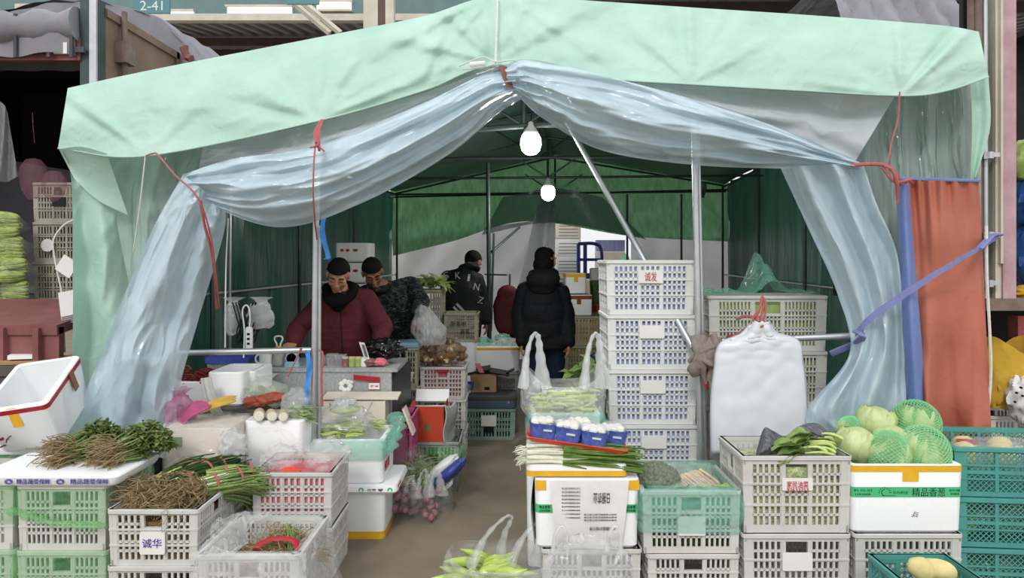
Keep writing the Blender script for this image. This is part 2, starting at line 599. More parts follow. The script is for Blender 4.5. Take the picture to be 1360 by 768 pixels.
def crate(name, label, loc, w, d, h, m='crate', rotz=0, style='bars', cols=14, rows=5, plate=None, group=None, handle=True, cat='crate', liner=None, taper=.03, pz=(.36, .62)):
    root = thing(name, label, cat, loc, (0, 0, rotz), group)
    key = (round(w, 3), round(d, 3), round(h, 3), m, style, cols, rows, handle)
    if key not in _crates:
        b = M()
        cd = max(3, round(cols * d / w)) if style == 'bars' else max(2, round(cols * d / w))
        t = .010
        wall_bars(b, w - .004, h, lambda s, o, z: V((s, -d / 2 + t - o, z)), style, cols, rows, handle)
        wall_bars(b, w - .004, h, lambda s, o, z: V((s, d / 2 - t + o, z)), style, cols, rows, handle)
        wall_bars(b, d - .004, h, lambda s, o, z: V((-w / 2 + t - o, s, z)), style, cd, rows, handle)
        wall_bars(b, d - .004, h, lambda s, o, z: V((w / 2 - t + o, s, z)), style, cd, rows, handle)
        b.box2(-w / 2 + .01, w / 2 - .01, -d / 2 + .01, d / 2 - .01, .004, .016)
        tp = lambda p: (p.x * (1 - taper * (1 - p.z / h)), p.y * (1 - taper * (1 - p.z / h)), p.z)
        b.warp(tp)
        r = M()
        r.rings([rrect(w, d, .02, h - .022), rrect(w + .012, d + .012, .024, h - .018), rrect(w + .012, d + .012, .024, h - .002), rrect(w + .006, d + .006, .022, h),
                 rrect(w - .034, d - .034, .014, h), rrect(w - .034, d - .034, .014, h - .022), rrect(w, d, .02, h - .022)], False, False)
        _crates[key] = (mesh_from('lattice_body', b, K[m], 30), mesh_from('rim', r, K[m], 40))
    bm_, rm_ = _crates[key]
    obj('lattice_body', bm_, None, root)
    obj('rim', rm_, None, root)
    if plate:
        pw = w * .28
        z0, z1 = h * pz[0], h * pz[1]
        p = M()
        p.rings([rrect(pw, z1 - z0, .008, 0, 3), rrect(pw, z1 - z0, .008, .006, 3)])
        p.xf(Matrix.Translation((0, -d / 2 - .0015, (z0 + z1) / 2)) @ Matrix.Rotation(PI / 2, 4, 'X'))
        po = obj('label_plate', p, K['plate'], root)
        if isinstance(plate, (tuple, list)):
            s, tw, th, mm = plate
            text(s, tw, th, K[mm], po, (0, -d / 2 - .009, (z0 + z1) / 2))
    if liner:
        q = M()
        ww, dd = w - .05, d - .05
        q.rings([rrect(ww * .96, dd * .96, .02, .02), rrect(ww, dd, .02, h * .5), rrect(ww, dd, .02, h * .86), rrect(ww * .9, dd * .9, .04, h * .9)])
        obj('liner', q, K[liner], root)
    return root


def crate_px(name, label, x0, x1, ytop, Y, h, d, **kw):
    """crate whose front rim runs x0..x1 at row ytop when its front stands at distance Y"""
    w = (x1 - x0) / FPX * Y
    zt = GZ(ytop, Y)
    return crate(name, label, (GX((x0 + x1) / 2, Y), Y + d / 2, zt - h), w, d, h, **kw)


# ---------------------------------------------------------------- foam boxes
def foam_box(name, label, loc, w, d, h, rot=0, group=None, open_top=True, taper=.05, m='foam', cat='foam box', wall=.028):
    root = thing(name, label, cat, loc, rot, group)
    b = M()
    k = 1 - taper
    r = .028
    rs = [rrect(w * k - .02, d * k - .02, r, 0), rrect(w * k, d * k, r, .012), rrect(w, d, r, h - .006), rrect(w - .008, d - .008, r, h)]
    if open_top:
        rs += [rrect(w - 2 * wall, d - 2 * wall, r * .7, h), rrect(w - 2 * wall, d - 2 * wall, r * .7, h - .01), rrect(w * k - 2 * wall, d * k - 2 * wall, r * .7, wall)]
    b.rings(rs)
    obj('body', b, K[m], root)
    root['w'] = w; root['d'] = d; root['h'] = h; root['taper'] = taper
    return root


def foam_lid(root, z, w, d, h=.04, m='foam', name='lid'):
    b = M()
    b.rings([rrect(w - .004, d - .004, .03, z), rrect(w + .012, d + .012, .03, z + .004), rrect(w + .012, d + .012, .03, z + h - .006), rrect(w, d, .03, z + h)])
    return obj(name, b, K[m] if isinstance(m, str) else m, root)


def band(root, z0, z1, m, off=.0015, name='tape_band', arc=None):
    """tape round the box between heights z0..z1"""
    w, d, h, tp = root['w'], root['d'], root['h'], root['taper']

    def s(z):
        return 1 - tp * (1 - z / h)
    b = M()
    b.rings([rrect(w * s(z0) + 2 * off, d * s(z0) + 2 * off, .028, z0), rrect(w * s(z1) + 2 * off, d * s(z1) + 2 * off, .028, z1)], False, False)
    return obj(name, b, K[m] if isinstance(m, str) else m, root)


# ---------------------------------------------------------------- bags and sheets
def sheet(A, B, nu, nv, dep, disp=None, mid=None):
    """A, B: pixel polylines [(px, py, Y)...] of equal length; returns a grid mesh"""
    m = M()

    def fn(u, v):
        a = resample(A, u); b = resample(B, u)
        if mid is not None:
            c = resample(mid, u)
            p = resample([a, c, b], v)
        else:
            p = [x * (1 - v) + y * v for x, y in zip(a, b)]
        Y = p[2]
        if disp:
            Y += disp(u, v, p[0], p[1])
        return W(p[0], p[1], Y)
    m.grid(fn, nu, nv)
    return m


def pouch(c, r, seed=0, crump=.14, nu=28, nv=18, knot=0.0, freq=4, flatb=.75):
    """a filled bag: lumpy ellipsoid, flat underneath, gathered to a knot on top"""
    m = M()
    c = V(c)

    def f(d):
        k = 1 + crump * noise.noise(d * freq * .5 + V((seed, 0, 0))) + crump * .6 * noise.noise(d * freq + V((0, seed, 0))) + crump * .4 * abs(noise.noise(d * freq * 2.3 + V((0, 0, seed))))
        if d.z < -flatb:
            k *= flatb / -d.z
        return k
    m.ell(c, r, nu, nv, f)
    if knot:
        top = c + V((0, 0, r[2] * .95))
        m.grid(lambda u, v: top + V((math.cos(u * 2 * PI) * (.35 * r[0] * (1 - v) ** 2 + .012 + .05 * v * v * (1 + .4 * math.sin(u * 2 * PI * 5))), math.sin(u * 2 * PI) * (.35 * r[1] * (1 - v) ** 2 + .012 + .05 * v * v * (1 + .4 * math.cos(u * 2 * PI * 4))), v * knot - .02)), 20, 8, True)
    return m


def bag_skirt(w, d, z0, z1, flare, seed, nu=64, nv=10, crump=.02, r=.03, top_var=0, low=None):
    """open film skirt round a box w x d, from height z0 up to z1 (liner folded over a crate)"""
    m = M()

    def fn(u, v):
        k = u * nu
        base = rrect(w, d, r, 0, nu // 4 - 1)
        p = base[int(k) % len(base)]
        z = z0 + (z1 - z0) * v
        n_ = V((p.x / w, p.y / d, 0)).normalized()
        off = flare * math.sin(v * PI) + crump * (nz(p, 9, seed) + .6 * nz((p.x, p.y, z), 22, seed + 2))
        zz = z + (1 - v) * (low(p) if low else 0) + top_var * nz(p, 6, seed + 4) * v
        return V((p.x, p.y, zz)) + n_ * off
    n2 = len(rrect(w, d, r, 0, nu // 4 - 1))
    m.grid(lambda u, v: fn(round(u * n2) / nu, v), n2, nv, True)
    return m


def cloth_blob(c, r, seed, amp=.25, nu=36, nv=22, freq=3):
    m = M()
    m.ell(c, r, nu, nv, lambda d: 1 + amp * noise.noise(d * freq + V((seed, 0, 0))) - amp * .8 * abs(noise.noise(d * freq * 2 + V((0, seed, 0)))))
    return m


# ---------------------------------------------------------------- vegetables
def leaf(m, p, dirv, L, wd, curl=.3, nrm=(0, 0, 1), ripple=.12, nu=4, nv=6):
    p = V(p); t = V(dirv).normalized(); n = V(nrm)
    s = t.cross(n)
    if s.length < .01:
        s = t.orthogonal()
    s.normalize(); n = s.cross(t)
    ph = rnd.random() * 6

    def fn(u, v):
        x = (u - .5) * 2
        ww = wd * math.sin(PI * min(.97, .06 + .94 * v ** .8)) ** .7
        return p + t * L * v * (1 - curl * .3 * v) + s * x * ww / 2 + n * (-curl * L * v * v + abs(x) * ww * .25 + ripple * wd * math.sin(v * 9 + ph + x * 2) * abs(x))
    return m.grid(fn, nu, nv)


def strands(m, p, dirv, L, n, r, spread, sp0, wig=.1, seg=4, sides=4, droop=.0, rr=None):
    """n thin stalks or roots starting round p and running along dirv"""
    R_ = rr or rnd
    p = V(p); t = V(dirv).normalized()
    a = t.orthogonal().normalized(); b = t.cross(a)
    for _ in range(n):
        th = R_.random() * 2 * PI; q = math.sqrt(R_.random())
        o = (a * math.cos(th) + b * math.sin(th)) * q
        l = L * R_.uniform(.75, 1.1)
        pts = []
        w1 = V((R_.uniform(-1, 1), R_.uniform(-1, 1), R_.uniform(-1, 1))) * wig * l
        w2 = V((R_.uniform(-1, 1), R_.uniform(-1, 1), R_.uniform(-1, 1))) * wig * l
        for k in range(seg + 1):
            v = k / seg
            pts.append(p + o * (sp0 + (spread - sp0) * v) + t * l * v + w1 * math.sin(v * PI) + w2 * v * v - V((0, 0, droop * l * v * v)))
        m.tube(pts, [r * (1 - .5 * k / seg) for k in range(seg + 1)], sides)
    return m

K['crinkle'] = film('crinkled_carrier_bag', (238, 240, 240), .46, .14, .6, 16, 1.0, .15, .9, stretch=(1.6, 1.6, .6), bdist=.03)

K['cabbage_green'] = mat('green_cabbage_leaf', (158, 192, 124), .5, .18, 9, .6, 22, .35, trans=.12, c2=(194, 216, 158), crease=.1, bdist=.008)
K['choy_fill'] = mat('packed_choy', (140, 160, 92), .5, .2, 30, .9, 34, .3, c2=(224, 226, 186), bdist=.03)

K['pak'] = mat('pak_choi_stem', (116, 142, 56), .4, .25, 30, .3, 40, .4, c2=(196, 208, 128))
K['herb'] = mat('herb_leaf', (92, 116, 58), .55, .3, 26, .3, 60, .3, trans=.2, c2=(140, 156, 92))
# ---------------------------------------------------------------- the market hall
m = M(); m.box2(-14, 16, -8, 34, -.1, 0)
struct('floor', m, K['floor'], label='worn bare concrete floor of the market hall', cat='floor')
# corrugated roof deck of the hall
m = M()
prof = []
x = -14.0
while x < 16:
    for dx, dz in ((0, 0), (.12, 0), (.16, .07), (.28, .07), (.32, 0)):
        prof.append((x + dx, dz))
    x += .32
ZR = lambda Y: 6.62 + (Y - 16) * .17
for i in range(len(prof) - 1):
    (a, za), (b, zb) = prof[i], prof[i + 1]
    if b - a < 1e-6:
        continue
    y_ = 16 if a < .2 else 10
    m.add([(a, y_, ZR(y_) + za), (b, y_, ZR(y_) + zb), (b, 30, ZR(30) + zb), (a, 30, ZR(30) + za)], [(0, 1, 2, 3)])
struct('ceiling', m, K['corr'], 0, 'brown corrugated steel roof of the market hall', 'roof')
m = M()
for y in (13.2, 18.4, 21, 24, 27.5):
    m.box2(-14 if y > 16 else .4, 16, y, y + .12, ZR(y) - .22, ZR(y) - .02)
struct('trim_2', m, K['beam_brown'], 0, 'brown purlins under the corrugated roof', 'beam')
Y0 = 15.8
m = M(); m.box2(-14, 1.5, Y0 - .1, Y0 + .1, GZ(29, Y0), GZ(20, Y0))
struct('trim_1', m, K['beam'], 0, 'cream painted steel beam along the roof edge', 'beam')
m = M(); m.box2(-14, 1.5, Y0 + .25, Y0 + .35, GZ(19, Y0), GZ(-60, Y0))
struct('wall_rear', m, K['teal_panel'], 0, 'teal grey panels above the steel beam', 'wall')
for i, (a, b, y0, y1) in enumerate(((18, 82, 34, 22), (222, 252, 20, 11), (298, 384, 18, 5), (418, 464, 11, -2))):
    m = M(); m.box2(GX(a, Y0), GX(b, Y0), Y0 + .16, Y0 + .22, GZ(y0, Y0), GZ(y1, Y0))
    o = struct('window_%d' % (i + 1), m, K['sky_win'], 0, 'bright daylight window strip under the hall roof', 'window')
    f = M()
    for zz in (GZ(y0, Y0), GZ(y1, Y0)):
        f.box2(GX(a, Y0) - .03, GX(b, Y0) + .03, Y0 + .1, Y0 + .24, zz - .02, zz + .02)
    obj('window_frame', f, K['beam'], o, None, 0)
m = M()
m.box2(GX(22, 13), GX(128, 13), 12.95, 13.1, GZ(19, 13), GZ(6, 13))
struct('trim_3', m, K['beam'], 0, 'cream painted crossbeam above the covered truck', 'beam')
for i, (a, b, mm, lb) in enumerate(((484, 503, 'beam', 'pale steel column left of the brown one at the hall roof'), (503, 513, 'beam_brown', 'brown steel column between two pale ones'), (513, 524, 'beam', 'narrow cream column beside the brown column'), (1037, 1064, 'beam', 'white steel column showing above the tent on the right'))):
    m = M(); m.box2(GX(a, 14), GX(b, 14), 13.9, 14.1, 0, 7.6)
    struct('trim_%d' % (i + 4), m, K[mm], 0, lb, 'column')
m = M()
for a, b in (((388, 2), (438, 44)), ((402, 2), (452, 44))):
    m.tube([W(*a, 14.5), W(*b, 14.5)], .06, 4)
struct('trim_8', m, K['beam'], 0, 'diagonal steel brace under the hall roof', 'beam')
# hanging bay signs
for (a, b, y0, y1, s, lb) in ((178, 226, 18, -14, '2-41', 'teal bay sign reading 2-41 in white'), (381, 424, 6, -14, '', 'teal sign board without readable writing, cut by the picture top')):
    Y = 12.0
    r = thing('hanging_sign', lb, 'sign', (GX((a + b) / 2, Y), Y, GZ((y0 + y1) / 2, Y)))
    m = M(); wd = (b - a) / FPX * Y; hg = (y0 - y1) / FPX * Y
    m.box((0, 0, 0), (wd, .04, hg)); obj('board', m, K['sign'], r, None, 0)
    m = M()
    for sx in (-.35, .35):
        m.tube([(sx * wd, 0, hg / 2), (sx * wd, 0, hg / 2 + .9)], .008, 6)
    obj('hanger', m, K['pipe_dark'], r)
    if s:
        text(s, wd * .62, .15, K['ink_white'], r, (0.0, -.023, GZ(8, Y) - GZ((y0 + y1) / 2, Y) - .0))

# ---------------------------------------------------------------- trucks
XT = -3.0
t = thing('cargo_truck', 'tarpaulin covered cargo truck with brown side panel standing left of the tent', 'truck', (-3.9, 5.5, 0))
o_ = V((-3.9, 5.5, 0))


def part(name, m, k, p, smooth=35):
    m.v = [q - V(p.location) for q in m.v]
    return obj(name, m, K[k], p, None, smooth)


m = M(); m.box2(XT - .05, XT, 5.55, 6.75, 1.25, 3.42); m.box2(XT - .06, XT + .02, 5.55, 6.75, 3.40, 3.46); m.box2(XT - .06, XT + .02, 6.7, 6.76, 1.25, 3.46)
part('side_panel', m, 'brown_panel', t, 0)
m = M(); m.box2(XT - .1, XT - .04, 6.8, 10.5, 1.25, 3.42)
part('front_side_panel', m, 'brown_panel', t, 0)
m = M(); m.box2(XT - .11, XT + .005, 5.42, 5.55, 1.2, 3.5)
part('corner_post', m, 'pipe_dark', t, 0)
m = M(); m.box2(XT - .035, XT + .015, 5.405, 5.425, 1.2, 3.5)
part('edge_strip', m, 'pipe', t, 0)
m = M(); m.tube([(XT + .04, 5.75, 1.3), (XT + .04, 5.75, 3.5)], .022, 10)
lr = part('locking_rod', m, 'rust', t)
m = M(); m.box2(XT, XT + .09, 5.68, 5.82, 3.1, 3.26)
part('rod_bracket', m, 'rust', t, 0)
m = M()
pts = [(XT - 2.2, 5.42, 3.24), (XT - 1.4, 5.4, 3.26), (XT - .7, 5.41, 3.27), (XT - .12, 5.42, 3.3)]
m.tube(curve3(pts, 30), [.11 + .02 * math.sin(i * 1.3) for i in range(31)], 12)
m.grid(lambda u, v: V((XT - 2.2 + 2.08 * u, 5.36 - .02 * math.sin(u * 30), 3.24 - .17 * v + .015 * math.sin(u * 22))), 60, 6)
part('rolled_cover', m, 'greytarp', t)
m = M(); m.box2(XT - 2.2, XT - .1, 5.4, 5.46, 3.04, 3.2)
part('header_board', m, 'truck_red', t, 0)
m = M()
for px in (22, 66, 96):
    m.box2(GX(px - 2, 5.37), GX(px + 2, 5.37), 5.35, 5.37, 3.05, 3.36)
m.box2(GX(36, 5.38), GX(58, 5.38), 5.37, 5.395, 3.09, 3.13)
m.box2(GX(96, 5.38), GX(112, 5.38), 5.37, 5.395, 3.09, 3.13)
part('cover_strap', m, 'slate', t, 0)
m = M(); m.box2(GX(72, 5.38), GX(90, 5.38), 5.37, 5.39, 3.08, 3.16)
part('number_plate', m, 'plate', t, 0)
m = M(); m.box2(XT - 2.2, XT - .05, 5.5, 10.5, 1.18, 1.28)
part('cargo_floor', m, 'slate', t, 0)
m = M(); m.box2(XT - 2.2, XT - .06, 5.6, 10.4, 3.38, 3.42); m.box2(XT - 2.25, XT - 2.2, 5.5, 10.5, 1.2, 3.42); m.box2(XT - 2.2, XT, 8.0, 8.05, 1.2, 3.4)
part('dark_lining', m, 'darkcloth', t, 0)
m = M(); m.obox((XT - 1.2, 7.0, 1.85), (1.05, 0, -.18), (0, .02, 0), (0, 0, .6))
part('loading_board', m, 'slate', t, 0)
m = M()
m.grid(lambda u, v: V((XT - 1.9 + 2.12 * v + .0, 6.75 + 4 * u, 3.5 + .42 * math.sin(PI * min(1, v * 1.05)) ** .5 - .5 * max(0, v - .82) ** 1.2 * 2 + .03 * math.sin(u * 60 + v * 5) + .04 * nz((u * 5, v * 5, 0), 2))), 80, 24)
m.grid(lambda u, v: V((XT - 1.9 + 2.12 * u, 6.75 - .02 * math.sin(u * 40), 3.3 + (.2 + .42 * math.sin(PI * min(1, u * 1.05)) ** .5 - .5 * max(0, u - .82) ** 1.2 * 2) * v)), 40, 6)
part('hood_cover', m, 'greytarp', t)
m = M(); m.tube([W(243, 62, 6.6), W(248, 75, 6.62), W(254, 78, 6.6)], .035, 6); m.tube([W(247, 60, 6.6), W(245, 80, 6.62)], .025, 6)
part('red_tie', m, 'truck_red', t)
m = M()
m.obox((-3.6, 5.0, 1.24), (.85, 0, 0), (0, .45, .055), (0, -.004, .03))
tg = part('tailgate', m, 'truck_red', t, 0)
m = M()
m.box2(-4.4, -2.75, 4.57, 4.62, 1.0, 1.2)
for i in range(8):
    x = -4.35 + i * .21
    m.box2(x, x + .035, 4.52, 4.58, 1.0, 1.2)
part('tailgate_ribs', m, 'truck_red', t, 0)
for yy in (6.6, 9.4):
    m = M(); m.tube([(-3.35, yy, .48), (-3.09, yy, .48)], .48, 24)
    part('wheel', m, 'black', t)
# work bench in front of the tailgate
b = thing('board_bench', 'dusty dark board bench under the lowered red tailgate', 'bench', (-3.3, 4.4, 0))
m = M(); m.box2(-4.4, -2.62, 4.40, 4.85, .93, .985); part('bench_board', m, 'deck', b, 0)
m = M(); m.box2(-4.4, -2.62, 4.42, 4.46, .80, .93); part('bench_apron', m, 'slate', b, 0)
for xx in (-4.3, -2.7):
    for yy in (4.5, 4.8):
        m = M(); m.box2(xx - .03, xx + .03, yy - .03, yy + .03, 0, .93); part('leg', m, 'slate', b, 0)
m = M(); m.obox((-3.0, 4.58, .996), (.22, .06, 0), (-.04, .12, 0), (0, 0, .008)); m.obox((-2.86, 4.62, 1.005), (.18, .06, .008), (-.01, .02, 0), (0, 0, .008))
tag(obj('cardboard_sheet', m, K['card'], None, None, 0), 'torn brown cardboard sheet lying on the dark bench', 'cardboard')
m = M(); m.obox((-2.96, 4.56, 1.026), (.07, .02, 0), (-.02, .05, 0), (0, 0, .012))
tag(obj('white_carton', m, K['foam'], None, None, 0), 'small flat white carton lying on the torn cardboard', 'carton')

# goods on the truck floor
crs = []
for i in range(3):
    c = crate('produce_crate', ('dingy plastic crate with a black label, topmost of the stack inside the truck', 'dingy plastic crate in the middle of the stack inside the truck', 'dingy plastic crate at the bottom of the stack inside the truck')[i],
              (-3.53, 6.05, 1.28 + .31 * (2 - i)), .42, .36, .31, m='crate_dingy', cols=14, rows=4, handle=(i == 0), group='crates stacked inside the truck')
    if i == 0:
        m = M(); m.box((0, -.186, .16), (.10, .008, .07)); obj('black_label', m, K['black'], c, None, 0)
    if i == 1:
        m = M(); m.lathe([(.05, 0), (.05, .012)], 16); m.xf(Matrix.Translation((-.08, -.19, .13)) @ Matrix.Rotation(PI / 2, 4, 'X')); obj('round_sticker', m, K['plate'], c)


def choy_mesh():
    m = M()
    for k in range(5):
        a = 2 * PI * k / 5
        m.ell((.012 * math.cos(a), .012 * math.sin(a), .06), (.022, .02, .075), 8, 7, None, (0, 0, a))
    m.cur = 1
    for k in range(6):
        a = 2 * PI * k / 6 + .3
        leaf(m, (.008 * math.cos(a), .008 * math.sin(a), .10), (.25 * math.cos(a), .25 * math.sin(a), 1), .085, .05, .15, (math.cos(a), math.sin(a), 0), nu=2, nv=4)
    return mesh_from('pak_choi', m, [K['pak'], K['leaf']], 40)


CHOY = choy_mesh()
for b_ in range(4):
    zc = 1.285 + .165 * b_
    for k in range(9):
        o = obj('pak_choi', CHOY, None)
        row, col_ = k // 3, k % 3
        o.location = (-3.93 + .105 * col_ + .025 * (3 - b_) + rnd.uniform(-.01, .01), 5.66 + rnd.uniform(-.03, .03), zc + .035 + .05 * row)
        o.rotation_euler = (0, -PI / 2 * rnd.choice((.92, 1.05)), rnd.uniform(-.3, .3) + (0 if k % 2 else .3))
        o.scale = (1.35,) * 3
        tag(o, 'pak choi packed in the %s bag of the stack on the truck' % ('lowest', 'second lowest', 'second highest', 'topmost')[b_], 'pak choi', 'pak choi bagged on the truck')
    m = pouch((-3.85 + .025 * (3 - b_), 5.66, zc + .085), (.20, .15, .085), b_ * 3 + 1, .10, 26, 14)
    tag(obj('produce_bag', m, K['thin_bag']), 'clear bag of pak choi, %s in the stack on the truck' % ('lowest', 'second lowest', 'second highest', 'topmost')[b_], 'plastic bag', 'bags of pak choi on the truck')
m = sheet([(-6, 130, 5.4), (6, 140, 5.38), (10, 150, 5.4)], [(-8, 238, 5.4), (8, 242, 5.38), (24, 234, 5.42)], 16, 26, 0, lambda u, v, x, y: .05 * math.sin(u * 9 + v * 3) * (.2 + v))
tag(obj('hanging_film', m, K['bag']), 'strip of clear plastic film hanging at the open truck end', 'plastic film')
m = M()
m.ell(W(44, 228, 5.45), (.10, .07, .20), 18, 16, lambda d: (1 - .55 * max(0, d.z)) * (1 + .12 * nz(d, 4)))
m.ell(W(72, 240, 5.45), (.09, .06, .15), 18, 16, lambda d: (1 - .55 * max(0, d.z)) * (1 + .12 * nz(d, 4, 3)))
m.tube([W(46, 190, 5.45), W(44, 170, 5.42), W(43, 150, 5.42)], .003, 6)
tag(obj('net_bag', m, film('pink_net_film', (168, 112, 128), .38, .4, .3, 30, .7, .3)), 'pink mesh bags hanging in the dark truck opening', 'net bag')
# card and clip board on a cord
r = thing('hanging_cards', 'white cord with a tilted card and a printed clipboard hanging beside the tent edge', 'hanging cards', W(85, 300, 4.75))
m = M(); m.tube(curve3([W(98, 292, 4.75), W(84, 300, 4.74), W(71, 320, 4.72), W(74, 350, 4.72), W(82, 390, 4.72), (W(84, 430, 4.72)), W(86, 468, 4.72)], 40), .006, 6); part('cord', m, 'rope_white', r)
m = M(); m.obox(W(89, 354, 4.7), (.045, 0, -.03), (0, .004, 0), (.03, 0, .045)); part('card', m, 'plate', r, 0)
m = M(); m.obox(W(92, 408, 4.7), (.055, 0, .01), (0, .006, 0), (-.012, 0, .10)); part('clipboard', m, 'plate', r, 0)
m = M()
for k in range(5):
    m.obox(W(90 + k * .2, 420 + k * 2.4, 4.69), (.04, 0, .008), (0, .002, 0), (0, 0, .0025))
part('printed_lines', m, 'ink_grey', r, 0)
m = M(); m.tube([W(80, 446, 4.7), W(76, 432, 4.69), W(82, 448, 4.69), W(74, 456, 4.7), W(84, 440, 4.7)], .008, 6); part('red_tie', m, 'rope_red', r)

# truck on the right
t2 = thing('stake_truck', 'truck bed with pipes and a faded pink corner post standing right of the tent', 'truck', (3.2, 4.3, 0))
Y = 4.66
m = M(); m.obox(W(1334, 190, Y), (.04, 0, 0), (0, .05, 0), (0, 0, 1.0)); part('pink_post', m, 'pink_post', t2, 0)
m = M(); m.box2(GX(1318, Y), GX(1327, Y), Y - .03, Y + .04, GZ(410, Y), 3.3); m.box2(GX(1321, Y), GX(1324, Y), Y - .06, Y - .03, GZ(350, Y), 3.3); part('channel', m, 'beam', t2, 0)
for a, rr, k in ((1313, .017, 'pipe'), (1303, .026, 'rust'), (1294, .02, 'rust')):
    m = M(); m.tube([(GX(a, Y - .05), Y - .02, 1.33), (GX(a - 1, Y - .05), Y - .02, 3.5)], rr, 12); part('pipe', m, k, t2)
for yy in (206, 312, 376):
    m = M(); m.tube([W(1313, yy - 4, Y - .07), W(1313, yy + 5, Y - .07)], .028, 10)
    m.obox(W(1318, yy, Y - .06), (.035, 0, 0), (0, .02, 0), (0, 0, .014))
    part('pipe_clamp', m, 'pipe', t2)
m = M(); m.box2(GX(1284, Y), GX(1314, Y), Y + .04, Y + .08, 1.35, 3.3); part('inner_board', m, 'darkcloth', t2, 0)
m = M(); m.box2(GX(1302, Y), 4.6, Y - .06, Y + .06, GZ(412, Y), GZ(396, Y)); part('bed_edge', m, 'rust', t2, 0)
m = M(); m.box2(3.1, 4.6, Y + .06, 6.6, 1.3, GZ(397, Y)); part('bed_floor', m, 'rust', t2, 0)
m = M(); m.box2(2.75, 4.6, 6.4, 6.45, 1.3, 3.5); m.obox((3.55, 5.75, 2.4), (.6, .95, 0), (-.02, .014, 0), (0, 0, 1.1)); m.box2(4.2, 4.6, Y + .4, 6.4, 3.45, 3.5); part('dark_lining', m, 'darkcloth', t2, 0)
m = M()
m.tube([(3.05, 5.55, .5), (3.3, 5.55, .5)], .5, 28)
part('wheel', m, 'black', t2)
m = M(); m.box2(3.08, 4.5, 6.1, 6.2, .3, 1.3); part('under_shield', m, 'darkcloth', t2, 0)
m = M(); m.box2(GX(1281, 4.9), GX(1291, 4.9), 4.88, 4.94, GZ(60, 4.9), GZ(-10, 4.9)); mp_ = part('marker_pole', m, 'ink_white', t2, 0)
m = M(); m.box2(GX(1280.5, 4.9), GX(1291.5, 4.9), 4.87, 4.95, GZ(40, 4.9), GZ(14, 4.9)); m.v = [q - V(t2.location) for q in m.v]; obj('red_band', m, K['tape_red'], mp_, None, 0)
m = M(); m.tube(curve3([W(1310, 300, 4.1), W(1311, 370, 4.08), W(1315, 450, 4.08), W(1316, 500, 4.1), W(1312, 560, 4.12), W(1318, 575, 4.1)], 40), .008, 6)
tag(obj('pale_rope', m, K['rope_white']), 'pale cord hanging down beside the orange tarpaulin', 'cord')
# covered load of a truck behind the tent
m = M()
m.grid(lambda u, v: V((GX(1118 + 160 * u, 9.0), 9.0 + .5 * v - .10 * abs(math.sin(u * 17 + 1.5 * math.sin(v * 2))), GZ(40, 9) + (GZ(-75, 9) - GZ(40, 9)) * v - .25 * (1 - u) ** 3 * v + .05 * nz((u * 8, v * 3, 0), 2))), 60, 20)
m.grid(lambda u, v: V((GX(1118 + 160 * u, 9.0), 9.5 + 2.5 * v, GZ(-75, 9) - .25 * (1 - u) ** 3 + .06 * nz((u * 8, v * 3, 0), 2))), 40, 10)
m.box2(GX(1120, 9), GX(1278, 9), 9.6, 12, 0, GZ(38, 9))
tag(obj('covered_load', m, K['greytarp']), 'grey blue tarpaulin over a load rising behind the tent on the right', 'covered load')
# goods on the right truck
for (px, py, a, b, c, k, lb) in ((1362, 215, .13, .12, .14, 'leaf_light', 'green cabbage bag on the right truck bed, uppermost'),):
    m = pouch(W(px, py, 4.9), (a, b, c), 3, .2, 24, 16)
    tag(obj('cabbage_bag', m, K[k]), lb, 'bag')
for (py, hh, lb, sd) in ((268, .16, 'upper blue plastic bundle behind the pink post', 4), (338, .22, 'lower blue plastic bundle behind the pink post', 6)):
    m = cloth_blob(W(1372, py, 4.9), (.17, .16, hh), sd, .2)
    tag(obj('blue_bundle', m, film('blue_wrap%d' % sd, (60, 104, 168), .92, .2, .08, 8, .9, .2)), lb, 'bundle', 'blue bundles on the right truck')
m = cloth_blob(W(1364, 389, 4.8), (.10, .08, .05), 9, .2); tag(obj('yellow_strap_roll', m, K['yellow_cloth']), 'yellow rolled cloth on the edge of the right truck bed', 'cloth')

# ---------------------------------------------------------------- the tent
XL = lambda Y: -2.5 + .0842 * (Y - 4.4)
XR = lambda Y: 2.78 + .08 * (Y - 4.4)
XM = lambda Y: -.08 + .0974 * (Y - 4.3)
ZL = lambda Y: 2.62 + .007 * (Y - 4.4)
ZE = lambda Y: 2.86 - .008 * (Y - 4.4)
ZM = lambda Y: 3.08 + .024 * (Y - 4.3)
tent = thing('market_tent', 'large green tarpaulin market tent with plastic film front over the vegetable stall', 'tent', (0, 8, 0))
YF, YB = 4.58, 12.0


def tpart(name, m, k, smooth=45):
    return part(name, m, k, tent, smooth)


def roof(off, sag):
    m = M()

    def side(XA, ZA, s):
        def fn(u, v):
            Y = YF + (YB - YF) * u
            x = XM(Y) + (XA(Y) - XM(Y)) * v
            z = ZM(Y) + (ZA(Y) - ZM(Y)) * v
            bay = abs(math.sin(u * PI * 4))
            return V((x, Y, z + off - sag * bay * math.sin(v * PI) + .015 * nz((x, Y, 0), 1.7)))
        m.grid(fn, 60, 20)
    side(XL, ZL, -1); side(XR, ZE, 1)
    return m


tpart('roof_sheet', roof(.05, .05), 'mint')
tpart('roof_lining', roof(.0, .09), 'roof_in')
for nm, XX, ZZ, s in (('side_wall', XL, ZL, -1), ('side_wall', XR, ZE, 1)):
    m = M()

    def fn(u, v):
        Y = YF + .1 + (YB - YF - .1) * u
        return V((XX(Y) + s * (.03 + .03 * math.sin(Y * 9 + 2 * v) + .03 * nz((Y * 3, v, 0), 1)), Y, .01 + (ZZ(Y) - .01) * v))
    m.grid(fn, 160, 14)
    tpart(nm, m, 'wall_in')
